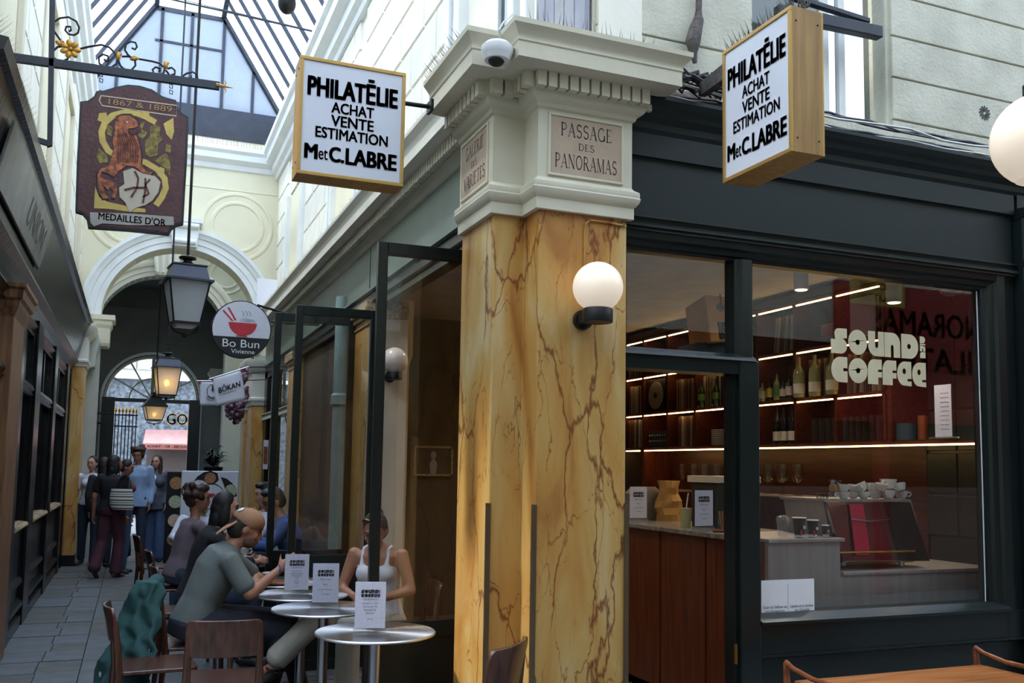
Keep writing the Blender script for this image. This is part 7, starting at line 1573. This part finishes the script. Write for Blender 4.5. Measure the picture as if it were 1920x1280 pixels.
stand('woman in a dark olive jacket, mostly hidden behind the woman in maroon trousers', 186, 1064, -10, dict(), s=.96, skin='fair', top=c_ol, sleeve=1.9, bottom=c_dj, hair=HD, style='pony', vox=.014, shoe=SHOE, hy=-20)
stand('woman in brick-red top with sunglasses and smooth black hair, beside the striped bag', 226, 1074, -100, dict(), s=.94, skin='tan', top=c_red, sleeve=1.6, bottom=c_jean, hair=HK, style='none', vox=.014, shoe=SHOE, hp=-18, flare=1.3)
g_, J, hm, R3 = stand('young man with tousled dark hair in an open pale blue shirt', 249, 1056, 165, dict(knR=(.10, .14, .52), anR=(.1, -.05, .16), elR=(.24, .02, 1.10), wrR=(.1, .18, .98)), s=1.06, skin='tan', top=c_shirt, sleeve=1.85, bottom=c_dj, hair=HB, style='curly', vox=.013, fem=False, shoe=SHOE, hp=-12, skirt=.12)
stand('young woman with long dark hair, grey denim coat and wide blue jeans', 285, 1052, 168, dict(elR=(.25, -.03, 1.10), wrR=(.28, .06, .87), elL=(-.23, -.02, 1.10), wrL=(-.2, .1, .92)), s=.99, skin='fair', top=c_wshirt, sleeve=.8, bottom=c_jean, hair=HB, style='long', vox=.013, shoe=M['iron'], flare=1.9, jacket=c_coat, hy=-12)
bake_pending()

# ---- gate, awning, potted plant and small things at the far end
yg = YV + .5
gt = thing('iron_gate_leaf', 'folded black iron gate leaf with gilded spear tips at the far doorway', 'gate', on_y(235, 900, yg)); gt.location.z = 0; o = gt.location
xa_, xb2 = on_y(212, 800, yg).x - o.x, on_y(258, 800, yg).x - o.x; zt_ = on_y(235, 775, yg).z
for z in (.15, .95, zt_ - .3, zt_ - .05): part('rail', bx(xa_, xb2, -.012, .012, z, z + .03), M['iron'], gt, False)
for k in range(7):
    x = xa_ + (xb2 - xa_) * (k + .5) / 7; part('bar', bx(x - .011, x + .011, -.011, .011, 0, zt_), M['iron'], gt, False)
    part('spear_tip', B().lathe([(.008, 0), (.03, .05), (.022, .09), (.004, .15)], (x, 0, zt_), 8), M['brass'], gt)
aw = thing('shop_awning', 'pink awning with gold lettering over the jewellery window across the street', 'awning', on_y(310, 830, YS)); o = aw.location
ya = YS - .8; A0, A1 = on_y(273, 807, YS), on_y(355, 807, YS); B0, B1 = on_y(268, 832, ya), on_y(356, 834, ya); Cz = on_y(300, 842, ya).z
pkm = mat('pink_awning_canvas', (158, 118, 114), .8); B1.x += .6; A1.x += .6
part('canopy', B().add([A0 - o, A1 - o, B1 - o, B0 - o, A0 - o + UZV * .03, A1 - o + UZV * .03, B1 - o + UZV * .03, B0 - o + UZV * .03], [(0, 1, 2, 3), (7, 6, 5, 4), (0, 4, 5, 1), (1, 5, 6, 2), (2, 6, 7, 3), (3, 7, 4, 0)]) or 0, pkm, aw, False) if False else None
b = B(); b.add([A0 - o, A1 - o, B1 - o, B0 - o, A0 - o + UZV * .03, A1 - o + UZV * .03, B1 - o + UZV * .03, B0 - o + UZV * .03], [(0, 1, 2, 3), (7, 6, 5, 4), (0, 4, 5, 1), (1, 5, 6, 2), (2, 6, 7, 3), (3, 7, 4, 0)]); part('canopy', b, pkm, aw, False)
part('valance', bx(B0.x - o.x, B1.x - o.x, ya - o.y - .01, ya - o.y + .01, Cz - o.z, B0.z - o.z), mat('brick_valance', (134, 74, 66), .8), aw, False)
lettering('ACHAT - OR - BIJOUX', ((B0.x + B1.x) / 2 - .28, ya - .015, (Cz + B0.z) / 2), UXV, UZV, (on_y(352, 838, ya).x - on_y(276, 838, ya).x), .09, M['goldpaint'], aw, bold=.01)
wlb = thing('wall_bracket_shelf', 'thin black wall bracket fixed high on the left by the vestibule', 'bracket', on_y(172, 782, 19.8)); o = wlb.location
part('bar', B().tube([on_y(160, 772, 19.8) - o, on_y(212, 776, 19.8) - o], .02, 6).tube([on_y(160, 792, 19.8) - o, on_y(196, 793, 19.8) - o], .02, 6).tube([on_y(165, 788, 19.8) - o, on_y(185, 773, 19.8) - o], .015, 6), M['iron'], wlb)
hbag = thing('brown_handbag', 'brown leather handbag with pale handles resting inside behind the glass leaf', 'bag', (2.12, 5.62, .46)); b = B().loft([((0, 0, 0), (.17, 0, 0), (0, .07, 0)), ((0, 0, .12), (.18, 0, 0), (0, .06, 0)), ((.02, 0, .25), (.13, 0, 0), (0, .02, 0))], 16); part('body', b, mat('brown_leather', (104, 74, 68), .5, bump=.4, bs=12), hbag)
for d in (-.03, .03): part('handle', B().tube([(-.07, d, .22), (-.05, d, .30), (.03, d, .32), (.09, d, .27), (.10, d, .22)], .008, 6), M['ledge'], hbag)
ban = thing('banquette', 'wooden bench seat inside the cafe under the brown handbag', 'bench', (2.15, 5.65, 0)); part('seat', bx(-.28, .4, -.25, .25, .40, .46), M['teak2'], ban, False, .006); part('base', bx(-.26, .38, -.22, .22, 0.08, .40), M['teak2'], ban, False)
mnp = thing('paper_menu_strip', 'narrow printed menu strip hung in the dark window beyond the noodle sign', 'menu', on_y(498, 852, 11.9)); part('sheet', bx(-.03, .03, 0, .004, -.18, .18), M['paper'], mnp, False); part('photo', bx(-.025, .025, -.002, 0, -.12, .1), M['teak2'], mnp, False)
pt = thing('potted_fern', 'dark leafy plant above the menu board by the far shop', 'plant', on_y(400, 875, 13.6)); b = B(); r_ = random.Random(9)
for k in range(60):
    a = r_.random() * 6.28; e = .5 + r_.random(); L_ = .16 + .14 * r_.random(); p0 = Vector((0, 0, 0)); p1 = Vector((math.cos(a) * L_ * .6, math.sin(a) * L_ * .4, L_ * e * .7)); p2 = p1 + Vector((math.cos(a) * L_ * .5, math.sin(a) * L_ * .3, -.03)); s_ = Vector((-math.sin(a), math.cos(a), 0)) * .018
    b.add([p0, p1 - s_, p1 + s_, p2], [(0, 1, 2), (1, 3, 2)])
part('leaves', b, mat('dark_leaf', (30, 40, 34), .5), pt, False, kind='stuff'); part('pot', B().lathe([(.09, -.3), (.13, 0)], n=16), M['iron'], pt); part('stand', B().lathe([(.02, -1.4), (.02, -.3)], n=8).lathe([(.12, -1.48), (.12, -1.46), (.03, -1.44)], n=16), M['iron'], pt)
